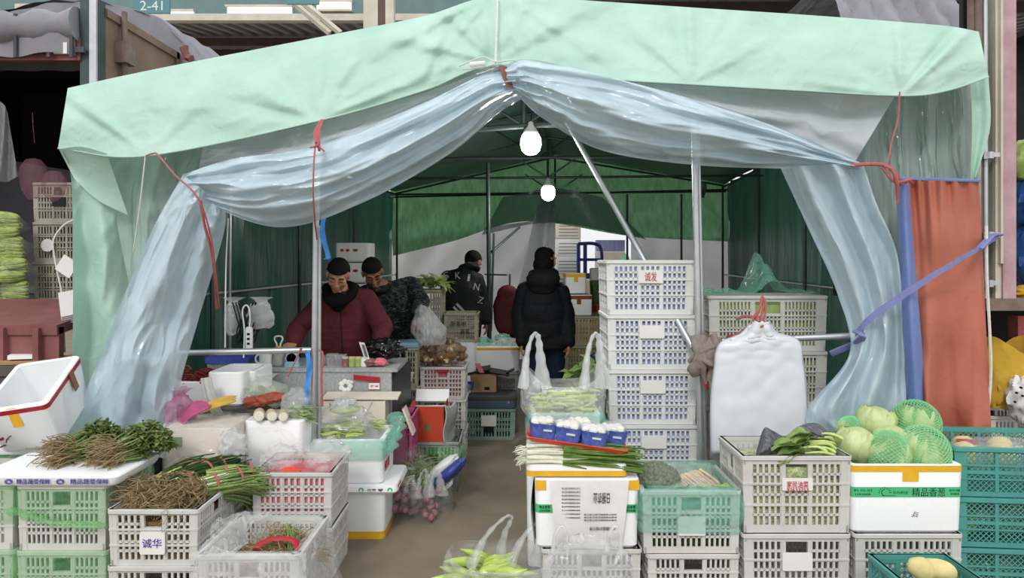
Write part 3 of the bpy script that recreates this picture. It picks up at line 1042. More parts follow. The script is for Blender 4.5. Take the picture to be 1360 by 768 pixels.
# valance over the front
A = [(90, 117), (200, 93), (420, 50), (560, 22), (660, -6), (800, 2), (920, 10), (1060, 19), (1195, 29), (1262, 35), (1300, 42)]
B = [(77, 197), (194, 207), (420, 161), (560, 121), (660, 86), (800, 104), (920, 112), (1060, 120), (1195, 127), (1255, 121), (1313, 102)]
YA_ = [4.5, 4.42, 4.4, 4.38, 4.36, 4.36, 4.36, 4.34, 4.3, 4.3, 4.36]
YB_ = [4.38, 4.14, 4.14, 4.16, 4.18, 4.16, 4.12, 4.1, 4.06, 4.08, 4.2]
A3 = [(a[0], a[1], y) for a, y in zip(A, YA_)]
B3 = [(a[0], a[1], y) for a, y in zip(B, YB_)]
TIES = [(194, 207, 8, .6), (420, 161, 18, .85), (658, 84, 14, .8), (658, -10, 16, .8), (918, 112, 18, .85), (1195, 127, 11, .8), (560, 122, 6, .5)]
_tr = random.Random(21)
CREASE = []
CREASE += [(194, 207, -.78, -.62, -1.1, 130, .08), (1195, 127, .72, -.69, -1.1, 110, .07), (660, -8, -.63, .77, 1.0, 170, .05), (660, -8, -.85, .52, .9, 220, .05), (660, -8, .8, .6, 1.0, 220, .05)]
for tx, ty, n, a in TIES:
    up = ty > 20
    for k in range(n):
        ang = _tr.uniform(-1.45, 1.45) + (0 if up else PI)
        CREASE.append((tx, ty, math.sin(ang), -math.cos(ang), a * _tr.uniform(.4, 1.0) * _tr.choice((1, 1, -1)), _tr.uniform(80, 240), _tr.uniform(.025, .085)))


def vdisp(u, v, px, py):
    d = 0
    for tx, ty, cx_, cy_, a, ln, wd in CREASE:
        dx, dy = px - tx, py - ty
        t_ = dx * cx_ + dy * cy_
        if t_ <= 0 or t_ > ln * 2.2:
            continue
        q = (dx * cy_ - dy * cx_) / (4 + wd * t_)
        if abs(q) > 3:
            continue
        d += a * .05 * math.exp(-q * q) * min(1, t_ / 70) * math.exp(-(t_ / ln) ** 2)
    d = .085 * math.tanh(d / .085)
    d += .05 * nz((px / 150, py / 80, 0), 1.0) + .016 * nz((px / 45, py / 30, 3), 1.0) + .010 * abs(nz((px / 26 + py / 40, py / 18, 5), 1.0))
    return d - .05 * math.sin(v * PI)


mv = sheet(A3, B3, 320, 56, 0, vdisp)
va = tpart('valance', mv, 'mint', 60)
# hem cord of the valance
m = M(); m.tube([W(*(p[:2]), p[2] - .005 + vdisp(i / 100, 1, p[0], p[1])) for i, p in [(i, resample(B3, i / 100)) for i in range(101)]], .0045, 6)
m.v = [q - V(tent.location) for q in m.v]
obj('hem', m, K['mint'], va)
# front corner flaps
m = sheet([(83, 200, 4.36), (95, 245, 4.42), (97, 400, 4.42), (94, 620, 4.42)], [(215, 205, 4.62), (196, 300, 4.66), (190, 420, 4.66), (186, 640, 4.66)], 60, 60, 0,
          lambda v, u, x, y: .06 * math.sin(u * 8.5 + .8 * math.sin(v * 5)) + .05 * nz((u * 3, v * 5, 0), 1.3) + .035 * abs(nz((u * 5 + v * 3, v * 8, 2), 1)))
tpart('corner_flap', m, 'mint', 60)
m = sheet([(1289, 112, 4.3), (1291, 170, 4.3), (1289, 240, 4.3)], [(1313, 102, 4.34), (1315, 170, 4.34), (1296, 235, 4.34)], 20, 12, 0, lambda v, u, x, y: .03 * math.sin(u * 5))
tpart('corner_flap', m, 'mint', 60)
m = sheet([(78, 198, 4.37), (108, 195, 4.28), (142, 204, 4.22)], [(99, 238, 4.46), (130, 266, 4.44), (170, 286, 4.46)], 20, 14, 0, lambda u, v, x, y: .05 * math.sin(PI * v))
tpart('corner_fold', m, 'mint', 60)
# clear film behind the valance, left and right of the opening
m = sheet([(136, 203, 4.5), (280, 188, 4.42), (420, 158, 4.4), (560, 116, 4.4), (662, 84, 4.42)], [(180, 420, 4.5), (270, 285, 4.45), (420, 250, 4.42), (560, 190, 4.42), (668, 128, 4.44)], 120, 40, 0,
          lambda u, v, x, y: .06 * abs(math.sin(u * 26 + v * 2)) + .03 * nz((u * 12, v * 6, 0), 1))
tpart('front_film', m, 'clear_film', 60)
m = sheet([(690, 92, 4.42), (900, 108, 4.38), (1060, 116, 4.35), (1195, 122, 4.34), (1304, 106, 4.36)], [(745, 150, 4.42), (900, 185, 4.4), (1062, 225, 4.4), (1176, 600, 4.4), (1300, 600, 4.4)], 240, 60, 0,
          lambda u, v, x, y: .07 * abs(math.sin(u * 34 - v * 3)) + .05 * nz((u * 12, v * 6, 4), 1) + .05 * abs(nz((u * 40 - v * 6, v * 4, 4), 1)))
tpart('front_film', m, 'clear_film', 60)

for tp3, bt3 in (([(270, 192, 4.36), (340, 180, 4.33), (420, 163, 4.31), (560, 124, 4.31), (655, 90, 4.3)], [(262, 236, 4.3), (340, 222, 4.22), (420, 210, 4.18), (560, 160, 4.18), (655, 108, 4.2)]),
                 ([(712, 92, 4.3), (800, 106, 4.28), (920, 114, 4.26), (1060, 122, 4.24), (1188, 129, 4.24)], [(720, 106, 4.2), (800, 130, 4.18), (920, 152, 4.16), (1050, 184, 4.16), (1136, 214, 4.14)])):
    m = sheet(tp3, bt3, 160, 20, 0, lambda u, v, x, y: .03 * math.sin(v * 8 + 2 * nz((u * 5, v * 2, 0), 1)) + .03 * nz((u * 10, v * 4, 8), 1))
    tpart('film_band', m, 'band_film', 60)

# rear net and sheets
Yn = YB
m = sheet([(518, 254, Yn), (620, 230, Yn), (735, 203, Yn), (850, 220, Yn), (968, 240, Yn)], [(522, 340, Yn - .1), (600, 321, Yn - .15), (700, 294, Yn - .2), (840, 314, Yn - .15), (968, 321, Yn - .1)], 80, 20, 0, lambda u, v, x, y: .08 * nz((u * 9, v * 3, 0), 1))
tpart('rear_net', m, 'net')
m = sheet([(668, 262, 10.6), (735, 250, 10.6), (800, 262, 10.6)], [(640, 312, 11), (735, 296, 10.6), (858, 318, 11)], 30, 12, 0, lambda u, v, x, y: .12 * math.sin(u * 14) * v)
tpart('sagging_film', m, 'sag')
for (a, b, y0, y1) in ((522, 736, 318, 290), (838, 970, 312, 316)):
    m = sheet([(a, y0, Yn + .05), ((a + b) / 2, (y0 + y1) / 2, Yn + .12), (b, y1, Yn + .05)], [(a, 478, Yn + .05), ((a + b) / 2, 478, Yn + .1), (b, 478, Yn + .05)], 60, 24, 0, lambda u, v, x, y: .1 * nz((u * 5 + v * 2, v * 4, 1), 1.5))
    tpart('rear_sheet', m, 'white_sheet')
m = sheet([(716, 262, 11.4), (726, 258, 11.3), (738, 262, 11.4)], [(684, 400, 11.7), (712, 400, 11.5), (737, 372, 11.6)], 24, 24, 0, lambda u, v, x, y: .07 * math.sin(u * 12 + v * 2))
tpart('rear_drape', m, 'white_sheet')

# steel frame: rafters, ties and posts, one set per bay
for i, Y in enumerate((4.66, 5.85, 7.7, 9.6, 11.9)):
    for (xa, za) in ((XL(Y), ZL(Y)), (XR(Y), ZE(Y))):
        m = M(); m.tube([(XM(Y), Y, ZM(Y) - .05), (xa, Y, za - .04)], .016, 8); tpart('rafter', m, 'pipe_dark')
    if i:
        zt = 2.645 - .0 * i
        m = M(); m.tube([(XL(Y), Y, zt - .02), (XR(Y), Y, zt + .03)], .016, 8); tpart('tie_bar', m, 'pipe_dark')
        m = M(); m.tube([(XM(Y) + .02, Y, ZM(Y) - .05), (XM(Y) + .02, Y, zt)], .016, 8); tpart('king_post', m, 'pipe_dark')
        m = M(); m.tube([(XM(Y) + .02, Y, zt), (XM(Y) + .45, Y, zt + .3)], .011, 8); m.tube([(XM(Y) + .02, Y, zt), (XM(Y) - .45, Y, zt + .3)], .011, 8); tpart('strut', m, 'pipe_dark')
        for xa, za in ((XL(Y) + .05, ZL(Y)), (XR(Y) - .05, ZE(Y))):
            m = M(); m.tube([(xa, Y, 0), (xa, Y, za - .04)], .018, 8); tpart('post', m, 'pipe_dark')
m = M(); m.tube([(XM(4.64), 4.64, ZM(4.64) - .05), (XM(12), 12, ZM(12) - .05)], .018, 8); tpart('ridge_pole', m, 'pipe_dark')
for XX, ZZ, s in ((XL, ZL, .03), (XR, ZE, -.03)):
    m = M(); m.tube([(XX(4.64) + s, 4.64, ZZ(4.64) - .05), (XX(12) + s, 12, ZZ(12) - .05)], .016, 8); tpart('eave_pole', m, 'pipe_dark')
    m = M(); m.tube([(XX(5.0) + s, 5.0, 1.34), (XX(12) + s, 12, 1.36)], .013, 8); tpart('wall_rail', m, 'pipe')
m = M(); m.tube([W(516, 262, 11.85), W(968, 252, 11.85)], .014, 8); tpart('rear_rail', m, 'pipe_dark')
for px in (648, 833, 905):
    m = M(); m.tube([W(px, 258, 11.8), (GX(px, 11.8), 11.8, 0)], .018, 8); tpart('rear_post', m, 'pipe_dark')
for Y, px in ((6.95, 302),):
    m = M(); m.tube([(XL(6.1) + .07, 6.1, 0), (XL(6.1) + .07, 6.1, 2.6)], .014, 8); tpart('post', m, 'pipe')
# inner prop with a brace near the far customer
m = M(); m.tube([(GX(651, 7.9), 7.9, 0), (GX(648, 7.9), 7.9, 2.62)], .022, 10); tpart('prop', m, 'pipe_dark')
m = M(); m.tube([W(649, 338, 7.9), W(690, 302, 8.3)], .014, 8); m.tube([W(652, 440, 7.9), W(656, 310, 7.92)], .012, 8); tpart('brace', m, 'pipe_dark')
# bright front posts and the long leaning prop
m = M(); m.tube([(GX(415, 4.36), 4.36, 0), W(421, 160, 4.36)], .018, 12); m.tube([(GX(424, 4.37), 4.37, 0), W(424.5, 300, 4.37)], .011, 10); tpart('front_post', m, 'pipe')
m = M(); m.tube([(GX(933, 4.28), 4.28, 0), W(921, 112, 4.3)], .019, 12); m.tube([(GX(939, 4.31), 4.31, 0), W(927, 180, 4.31)], .012, 10); tpart('front_post', m, 'pipe')
m = M(); m.tube([W(752, 160, 5.2), W(800, 245, 4.9), W(920, 462, 4.33)], .019, 12); tpart('leaning_prop', m, 'pipe')
m = M(); m.tube([W(634, 172, 5.2), W(690, 168, 5.2), W(756, 163, 5.2)], .02, 10); tpart('front_tie', m, 'pipe_dark')
m = M(); m.tube([W(238, 469, 4.42), W(414, 465, 4.38)], .018, 12); tpart('front_rail', m, 'pipe')
m = M(); m.tube([W(930, 454, 4.33), W(1142, 446, 4.22)], .019, 12); tpart('front_rail', m, 'pipe')
# lashings
tp_ = thing('red_lashing', 'red plastic twine knotted round the pale front post and tent edge', 'rope', W(421, 162, 4.3), 0, 'red twine lashings on the tent front')
m = M()
for k in range(3):
    m.tube(curve3([W(427 + k, 160, 4.1), W(418 + 3 * k, 176, 4.0), W(420 + 2 * k, 190 + 5 * k, 3.93)], 12), .008, 6)
m.tube(curve3([W(424, 164, 4.08), W(420, 185, 3.96), W(417, 215, 3.86), W(416, 255, 3.86), W(418, 290, 3.98), W(421, 318, 4.3)], 30), .0047, 6)
m.tube(curve3([W(420, 192, 3.93), W(426, 197, 3.91), W(431, 201, 3.91)], 8), .0047, 6)
m.tube(curve3([W(412, 196, 3.92), W(420, 194, 3.9), W(424, 188, 3.92)], 8), .0047, 6)
part('twine', m, 'rope_red', tp_)
r = thing('red_lashing', 'faded red twine running from the left tent corner down behind the blue film', 'rope', W(205, 208, 4.1), 0, 'red twine lashings on the tent front')
m = M()
m.tube(curve3([W(194, 207, 4.1), W(203, 204, 4.08), (W(210, 206, 4.08)), W(232, 232, 3.98), W(262, 262, 3.9), W(279, 310, 4.0), W(286, 360, 4.12), W(291, 408, 4.3)], 50), .0047, 6)
m.tube(curve3([W(266, 266, 3.92), W(272, 300, 3.98), W(283, 345, 4.1), W(288, 410, 4.3)], 30), .008, 6)
part('twine', m, 'rope_red', r)
r = thing('red_lashing', 'red twine tied from the right tent hem to the blue curtain and orange sheet', 'rope', W(1195, 127, 4.1), 0, 'red twine lashings on the tent front')
m = M()
m.tube(curve3([W(1195, 122, 4.03), W(1192, 160, 4.04), W(1184, 190, 4.0), W(1178, 222, 3.95)], 24), .0047, 6)
m.tube(curve3([W(1130, 220, 3.96), W(1152, 218, 3.93), W(1176, 220, 3.93), W(1190, 232, 3.95), W(1196, 246, 4.0)], 24), .010, 6)
m.tube(curve3([W(1172, 222, 3.93), W(1182, 236, 3.92), W(1192, 242, 3.93), W(1212, 238, 4.0)], 24), .008, 6)
for k in range(4):
    m.tube(curve3([W(1174 + 3 * k, 220, 3.92), W(1186 + 2 * k, 228 + 4 * k, 3.9), W(1192, 256 + 5 * k, 3.94)], 12), .007, 6)
part('twine', m, 'rope_red', r)
m = M(); m.tube(curve3([W(193, 207, 4.15), W(186, 270, 4.18), W(177, 335, 4.25)], 20), .004, 6)
tag(obj('thin_twine', m, K['rope_white']), 'thin white cord hanging from the left corner of the valance', 'cord')
m = M(); m.tube(curve3([W(661, -8, 4.3), W(660, 30, 4.18), W(658, 84, 4.08)], 20), .006, 6)
m.tube(curve3([W(610, 88, 4.12), (W(640, 76, 4.08)), W(658, 82, 4.07), W(680, 80, 4.08), W(690, 84, 4.1)], 20), .004, 6)
m.tube(curve3([W(615, 92, 4.1), (W(640, 90, 4.08)), W(658, 84, 4.07)], 20), .004, 6)
tag(obj('ridge_twine', m, K['rope_white']), 'cord running down the middle of the valance to the gathered film', 'cord')
m = M(); m.tube([W(624, 86, 4.06), W(644, 84, 4.06)], .014, 10); tag(obj('cord_toggle', m, K['white']), 'small white toggle on the cord in the middle of the valance', 'toggle')
m = M()
for k in range(5):
    m.tube(curve3([W(664 + 2 * k, 88, 4.0), W(668 + k, 100 + 3 * k, 3.98), W(680 + k, 112 + k, 4.0)], 10), .005, 6)
tag(obj('gather_tie', m, K['truck_red']), 'dark red twine gathering the two blue films under the ridge', 'rope')


# blue film curtains
def swag_disp(k1, k2, bulge, seed):
    def f(u, v, px, py):
        return -bulge * math.sin(PI * v) * (.4 + .6 * math.sin(PI * min(1, max(0, u)))) + .028 * math.sin(v * k1 + 2.2 * nz((u * 4, v * 2, seed), 1) + u * k2) + .012 * math.sin(v * k1 * 2.3 - u * k2 * 1.4 + 3 * nz((u * 6, v * 3, seed + 1), 1)) + .05 * nz((u * 5, v * 4, seed), 1.2) + .03 * abs(nz((u * 9, v * 9, seed + 3), 1)) - .007 * abs(nz((u * 20 + v * 4, v * 9 - u * 5, seed + 6), 1))
    return f


cl = thing('plastic_curtain', 'blue plastic film curtain gathered up and hanging down on the left of the opening', 'curtain', (-1.4, 4.2, 0))
m = sheet([(682, 96, 4.06), (640, 100, 4.06), (560, 138, 4.06), (420, 194, 4.06), (310, 211, 4.06), (242, 232, 4.08)], [(692, 132, 4.12), (660, 152, 4.14), (595, 206, 4.16), (480, 270, 4.14), (372, 302, 4.12), (262, 268, 4.1)], 240, 70, 0, swag_disp(17, 5, .16, 1))
part('swag', m, 'blue_film', cl, 60)
m = sheet([(243, 232, 4.06), (205, 300, 4.06), (162, 400, 4.1), (122, 500, 4.12), (86, 588, 4.14)], [(300, 275, 4.12), (296, 315, 4.16), (262, 430, 4.2), (236, 530, 4.2), (238, 612, 4.2)], 150, 110, 0,
          lambda v, u, x, y: -.10 * math.sin(PI * u) + .035 * math.sin(u * 13 + 1.5 * nz((u * 2, v * 4, 3), 1)) + .05 * nz((u * 4, v * 5, 7), 1.2) + .03 * abs(nz((u * 8, v * 9, 5), 1)) - .008 * abs(nz((u * 9 + v * 5, v * 14 - u * 3, 9), 1)))
part('fall', m, 'blue_film', cl, 60)
cr_ = thing('plastic_curtain', 'blue plastic film curtain swept over the opening and hanging down on its right side', 'curtain', (1.2, 4.2, 0))
m = sheet([(668, 88, 4.0), (705, 79, 4.0), (800, 100, 4.0), (920, 132, 4.0), (1040, 172, 4.0), (1142, 215, 4.02)], [(688, 128, 4.1), (722, 158, 4.12), (800, 200, 4.14), (920, 219, 4.14), (1035, 224, 4.12), (1140, 226, 4.06)], 240, 70, 0, swag_disp(16, -5, .16, 5))
part('swag', m, 'blue_film', cr_, 60)
m = sheet([(1036, 222, 4.12), (1072, 300, 4.14), (1112, 390, 4.14), (1128, 470, 4.1), (1072, 545, 4.05), (1085, 590, 4.05)], [(1146, 216, 4.02), (1164, 270, 4.06), (1192, 340, 4.1), (1200, 440, 4.1), (1204, 540, 4.1), (1204, 590, 4.1)], 150, 110, 0,
          lambda v, u, x, y: -.09 * math.sin(PI * u) + .05 * math.sin(u * 17 + 1.2 * nz((u * 2, v * 3, 3), 1)) + .04 * nz((u * 4, v * 4, 9), 1.2) + .02 * abs(nz((u * 8, v * 9, 5), 1)) - .008 * abs(nz((u * 9 + v * 5, v * 14 - u * 3, 9), 1)))
part('fall', m, 'blue_film', cr_, 60)
# orange sheet, blue sheet and strap on the right
m = sheet([(1196, 238, 4.12), (1240, 240, 4.1), (1300, 241, 4.1)], [(1226, 600, 4.14), (1262, 600, 4.1), (1318, 600, 4.1)], 60, 60, 0,
          lambda u, v, x, y: .05 * math.sin(u * 7 + v * 4) + .04 * nz((u * 4, v * 4, 1), 1.2) - .06 * v * math.sin(u * 10) + .02 * math.sin(u * 40) * (1 - v) ** 6)
o = obj('orange_sheet', m, K['orange'], None, None, 60); tag(o, 'faded orange tarpaulin sheet hanging at the right tent corner', 'tarpaulin')
m = M(); m.tube([W(1196 + 104 * k / 10, 237.5 + k * .3, 4.1 + .05 * math.sin(.7 * k)) for k in range(11)], .010, 6); obj('blue_hem', m, K['bluetarp'], o)
m = sheet([(1190, 244, 4.06), (1200, 244, 4.0), (1207, 244, 4.06)], [(1208, 600, 4.06), (1222, 600, 3.98), (1236, 600, 4.06)], 16, 40, 0, lambda u, v, x, y: .02 * math.sin(v * 9))
tag(obj('blue_sheet', m, K['bluetarp'], None, None, 60), 'narrow blue tarpaulin fold hanging between curtain and orange sheet', 'tarpaulin')
r = thing('lashing_strap', 'blue webbing strap pulled from the steel rail across the orange sheet to the truck', 'strap', W(1138, 448, 3.98))
m = M()
P_ = [W(1136, 444, 4.04), W(1160, 420, 3.96), W(1230, 372, 3.92), W(1300, 330, 3.96), W(1326, 314, 4.5)]
pp = curve3(P_, 40)
m.grid(lambda u, v: pp[min(40, int(u * 40))] + V((.0, .004 * math.sin(u * 50), (v - .5) * (.036 + .012 * math.sin(u * 6)))), 40, 3)
part('webbing', m, 'strap', r, 60)
m = M(); m.tube(curve3([W(1136, 440, 4.05), W(1146, 446, 3.97), W(1138, 456, 4.1), W(1128, 460, 4.22), W(1104, 470, 4.3)], 16), .02, 8, flat=.5); part('loop', m, 'strap', r)
m = M(); m.tube(curve3([W(1300, 331, 3.97), W(1308, 322, 4.04), W(1318, 313, 4.3), (W(1328, 312, 4.56))], 14), .02, 8, flat=.5); part('knot', m, 'strap', r)

# lamps
for i, (px, py, Y, rr, lb) in enumerate(((705, 190, 5.2, .066, 'lit white bulb hanging near the tent front'), (728, 256, 7.7, .066, 'smaller looking lit white bulb hanging deeper in the tent'))):
    c = W(px, py, Y)
    r = thing('hanging_bulb', lb, 'lamp', c, 0, 'lit bulbs hanging in the tent')
    m = M(); m.lathe([(.001, -.085), (.036, -.078), (.062, -.052), (.072, -.015), (.070, .03), (.055, .06)], 20); obj('bulb_glass', m, K['bulb'], r)
    lp = bpy.data.lights.new('bulb_light', 'POINT'); lp.energy = 26; lp.shadow_soft_size = .07; lp.color = (1, .98, .94)
    lo_ = bpy.data.objects.new('bulb_light', lp); COL.objects.link(lo_); lo_.parent = r; lo_.location = (0, 0, -.12)
    m = M(); m.lathe([(.05, .06), (.052, .075), (.03, .11), (.02, .14), (.006, .15)], 20); obj('socket', m, K['white'], r)
    m = M(); m.tube([(0, 0, .14), (.003, 0, .2), (0, 0, (2.64 - c.z if i else .16 + .0))], .004, 6); obj('cable', m, K['black'], r)
# small dark camera on the right post
r = thing('junction_box', 'small dark round device clamped to the right front post', 'device', W(931, 250, 4.7))
m = M(); m.ell((0, 0, 0), (.035, .05, .045), 14, 10); m.lathe([(.02, -.06), (.028, -.03)], 12); obj('housing', m, K['black'], r)
m = M(); m.tube([(0, .03, .02), (-.04, .06, .12), (-.05, .05, .28)], .006, 6); obj('cable', m, K['black'], r)
# ================================================================ FRONT ROW, LEFT OF THE AISLE
# crate under the green film with the foam tray on top, and the crate below it
h_ = .30
cA = crate_px('vegetable_crate', 'white crate wrapped in green film under the printed foam tray', 22, 141, 644, 3.4, h_, .44, plate=None, rows=5, cols=15, group='front crates left')
zA = cA.location.z
wA = 119 * 3.4 / 1000
cA2 = crate('vegetable_crate', 'lowest white crate in green film below the printed foam tray', (cA.location.x, cA.location.y, zA - .295), wA, .44, .295, rows=5, cols=15, group='front crates left')
m = bag_skirt(wA + .012, .452, h_ - .17, h_ + .01, .012, 2, crump=.012, low=lambda p: -.045 * (p.x / wA) * (1 if p.y < 0 else 0))
o = obj('film_wrap', m, K['green_film'], None, cA.location)
tag(o, 'green plastic film folded down over the crate under the foam tray', 'plastic film')
m = M()
m.tube(curve3([(-wA / 2 - .02, -.235, h_ - .11), (-wA / 4, -.25, h_ - .14), (0, -.248, h_ - .165), (wA / 4, -.25, h_ - .175), (wA / 2 + .015, -.24, h_ - .18)], 40), [.022 + .009 * math.sin(i * 1.1) for i in range(41)], 10, flat=.7)
obj('film_roll', m, K['green_film'], o)
m = bag_skirt(wA + .02, .46, .08, .305, .014, 5, crump=.012)
tag(obj('film_wrap', m, K['green_film'], None, cA2.location), 'green plastic film round the lowest crate on the left', 'plastic film')
# its left neighbours
for i, (zt, lb) in enumerate(((.60, 'white crate with green film at the left picture edge, upper one'), (.30, 'white crate with green film at the left picture edge, lower one'))):
    c = crate('vegetable_crate', lb, (GX(22, 3.4) - .235, 3.62, zt - .3), .44, .44, .30, rows=5, cols=15, group='front crates left')
    m = bag_skirt(.452, .452, .12 if i == 0 else .08, .31, .014, 8 + i, crump=.014)
    tag(obj('film_wrap', m, K['green_film'], None, c.location), 'green film over the %s crate at the left picture edge' % ('upper', 'lower')[i], 'plastic film')
# printed foam tray
zt = zA + h_ + .004
trc = V((-2.09, 3.57, zt))
wT, dT = .66, .42
tr = foam_box('foam_tray', 'shallow white foam tray with purple printing holding two bundles of rooted herbs', trc, wT, dT, .045, open_top=False, taper=.02, cat='foam tray')
for k, (s, x, ww) in enumerate((('精品蔬菜保鲜', -.27, .13), ('◎', -.155, .035), ('精品蔬菜保鲜', -.045, .15), ('◎', .075, .035), ('精品蔬菜保鲜', .205, .17))):
    text(s, ww, .024, K['ink_purple'], tr, (x, -dT / 2 - .003, .022))


def rooted_bunch(name, label, loc, rot, L, n, k_leaf, group):
    r = thing(name, label, 'herb bunch', loc, (0, 0, rot), group)
    m = M(); strands(m, (0, .04, .045), (0, -1, .02), L * .36, 150, .0034, .10, .05, .2, 5, 4, .08); o = obj('roots', m, K['root'], r); o['kind'] = 'stuff'
    m = M(); strands(m, (0, -.02, .045), (0, 1, .08), L * .38, 60, .004, .09, .05, .1, 4, 5, 0); o = obj('stems', m, K['stem_green'], r); o['kind'] = 'stuff'
    m = M()
    for _ in range(n):
        a_ = rnd.random() * 2 * PI; q_ = math.sqrt(rnd.random())
        p = V((.135 * q_ * math.cos(a_), .17 + .12 * q_ * math.sin(a_), .02 + rnd.random() * .15 * (1 - .7 * q_ * q_)))
        leaf(m, p, (rnd.uniform(-1, 1), rnd.uniform(-.6, 1), rnd.uniform(-.1, .9)), rnd.uniform(.022, .045), rnd.uniform(.016, .028), rnd.uniform(.1, .6), nu=2, nv=3)
    o = obj('leaves', m, K[k_leaf], r, None, 60); o['kind'] = 'stuff'
    return r


rooted_bunch('herb_bunch', 'bundle of leafy herbs with dark roots on the left half of the foam tray', (-2.12, trc.y + .01, zt + .045), -.45, .40, 800, 'herb', 'rooted herbs on the foam tray')
rooted_bunch('herb_bunch', 'bundle of leafy herbs with pale roots on the right half of the foam tray', (-1.885, trc.y - .005, zt + .045), -.45, .42, 900, 'herb', 'rooted herbs on the foam tray')

# crate of chives with the written label
Y = 3.3
cB = crate_px('vegetable_crate', 'white crate with a written label full of rooted chives', 143, 263, 677, Y, .25, .45, plate=('诚华', .085, .04, 'ink_purple'), rows=5, cols=13, group='front crates left', pz=(.22, .62))
zB = cB.location.z
wB = .12 * Y
crate('vegetable_crate', 'white crate below the crate of chives, cut by the picture bottom', (cB.location.x, cB.location.y, zB - .27), wB, .45, .27, rows=5, cols=13, group='front crates left')
cx, cy = cB.location.x, cB.location.y
m = M(); m.box((cx, cy, zB + .10), (wB - .06, .40, .17)); o = obj('chive_filling', m, K['root_dark']); tag(o, 'mass of packed chives filling the labelled crate', 'chives', None, 'stuff')
m = M()
for (x, y, z) in ((-.09, -.10, .245), (.06, -.13, .25), (-.02, -.02, .27), (.12, -.06, .26), (-.14, -.02, .25)):
    strands(m, (cx + x, cy + y + .05, zB + z), (rnd.uniform(-.4, .4), -1, .08), .13, 150, .0026, .11, .04, .3, 5, 3, .12)
    strands(m, (cx + x, cy + y, zB + z), (rnd.uniform(-.9, .9), -.3, .5), .08, 110, .0024, .09, .04, .4, 4, 3, .4)
tag(obj('chive_roots', m, K['root']), 'tangle of dry chive roots heaped at the front of the labelled crate', 'roots', None, 'stuff')
bun = []
for i, (x, y, z, a, el) in enumerate(((-.02, -.03, .285, .55, .12), (.10, -.02, .275, .75, .05), (-.10, .03, .28, .45, .12), (.10, .10, .285, .95, .0), (-.02, .12, .27, .6, .1), (.155, .05, .25, .35, -.1))):
    r = thing('chive_bunch', ('thick bunch of green chives with a red tie in the middle of the labelled crate', 'green chive bunch with red ties lying on the crate front right edge', 'green chive bunch at the left of the labelled crate', 'green chive bunch drooping over the right side of the labelled crate', 'green chive bunch at the back of the labelled crate', 'thin green chive bunch hanging at the right rim of the labelled crate')[i],
              'chive bunch', (cx + x, cy + y, zB + z), (0, 0, 0), 'chive bunches in the labelled crate')
    d = V((math.sin(a), math.cos(a), el))
    m = M(); strands(m, (0, 0, 0), d, .34, 85, .0058, .06, .042, .06, 6, 5, .35 if i in (3, 5) else .12)
    o = obj('stalks', m, K['stem_green'] if i % 2 else K['leaf_dark'], r); o['kind'] = 'stuff'
    m = M(); strands(m, (0, 0, 0), d, .13, 60, .0056, .046, .042, .05, 3, 5, 0); o = obj('pale_stalk_ends', m, K['stem_white'] if i < 2 else K['choy'], r); o['kind'] = 'stuff'
    for q in (.09, .21):
        c = d.normalized() * q
        m = M()
        a1 = d.orthogonal().normalized(); b1 = d.cross(a1).normalized()
        m.tube([c + (a1 * math.cos(t_) + b1 * math.sin(t_)) * .05 for t_ in [2 * PI * k / 16 for k in range(17)]], .006, 6)
        if i != 2:
            obj('red_tie', m, K['rope_red'], r)

# crate wrapped in clear plastic, front
Y = 3.0
cC = crate_px('vegetable_crate', 'white crate draped in clear plastic with brown roots and a red hoop', 262, 398, 737, Y, .30, .46, rows=5, cols=15, group='front crates left')
zC = cC.location.z; wC = .136 * Y
crate('vegetable_crate', 'white crate beneath the plastic draped crate, below the picture', (cC.location.x, cC.location.y, 0), wC, .46, max(.12, zC - .003), rows=3, cols=15, group='front crates left')
ccx, ccy = cC.location.x, cC.location.y
m = M(); m.box((ccx, ccy, zC + .10), (wC - .06, .40, .16)); tag(obj('herb_filling', m, K['root_dark']), 'packed herbs inside the plastic draped crate', 'herbs', None, 'stuff')
m = M()
for k in range(8):
    strands(m, (ccx + rnd.uniform(-.02, .12), ccy + rnd.uniform(-.06, .14), zC + .19), (rnd.uniform(-1, 1), rnd.uniform(-1, .3), .5), .13, 45, .0028, .09, .03, .3, 4, 3, .4)
tag(obj('brown_roots', m, K['root']), 'brown roots and stems inside the plastic draped crate', 'roots', None, 'stuff')
m = M()
for k in range(5):
    strands(m, (ccx + .06 + rnd.uniform(-.08, .08), ccy + .06 + rnd.uniform(-.05, .08), zC + .2), (rnd.uniform(-.6, .6), .8, .5), .13, 16, .004, .05, .02, .15, 4, 4, .2)
tag(obj('green_stems', m, K['stem_green']), 'green stems among the roots in the plastic draped crate', 'herbs', None, 'stuff')
m = M()
m.tube([V((ccx + .06 + .085 * math.cos(a), ccy - .06 + .06 * math.sin(a), zC + .262 + .018 * math.sin(a))) for a in [PI * k / 14 for k in range(-1, 16)]], .014, 8, flat=.4)
tag(obj('red_hoop', m, K['tape_red']), 'curved red plastic strip on the roots in the plastic draped crate', 'hoop')
m = bag_skirt(wC + .02, .475, -.02, .315, .02, 13, 96, 14, .022, top_var=.02)
o = obj('clear_wrap', m, K['bag'], None, cC.location); tag(o, 'crumpled clear plastic sheet draped over the front crate with the red hoop', 'plastic sheet')
m = M()
m.grid(lambda u, v: V((-wC / 2 - .02 + .16 * u + .03 * math.sin(v * 7), -.26 + .46 * v, .318 - .012 * u + .03 * nz((u * 5, v * 6, 0), 1, 4) + .02 * abs(nz((u * 11, v * 11, 0), 1, 6)))), 24, 40)
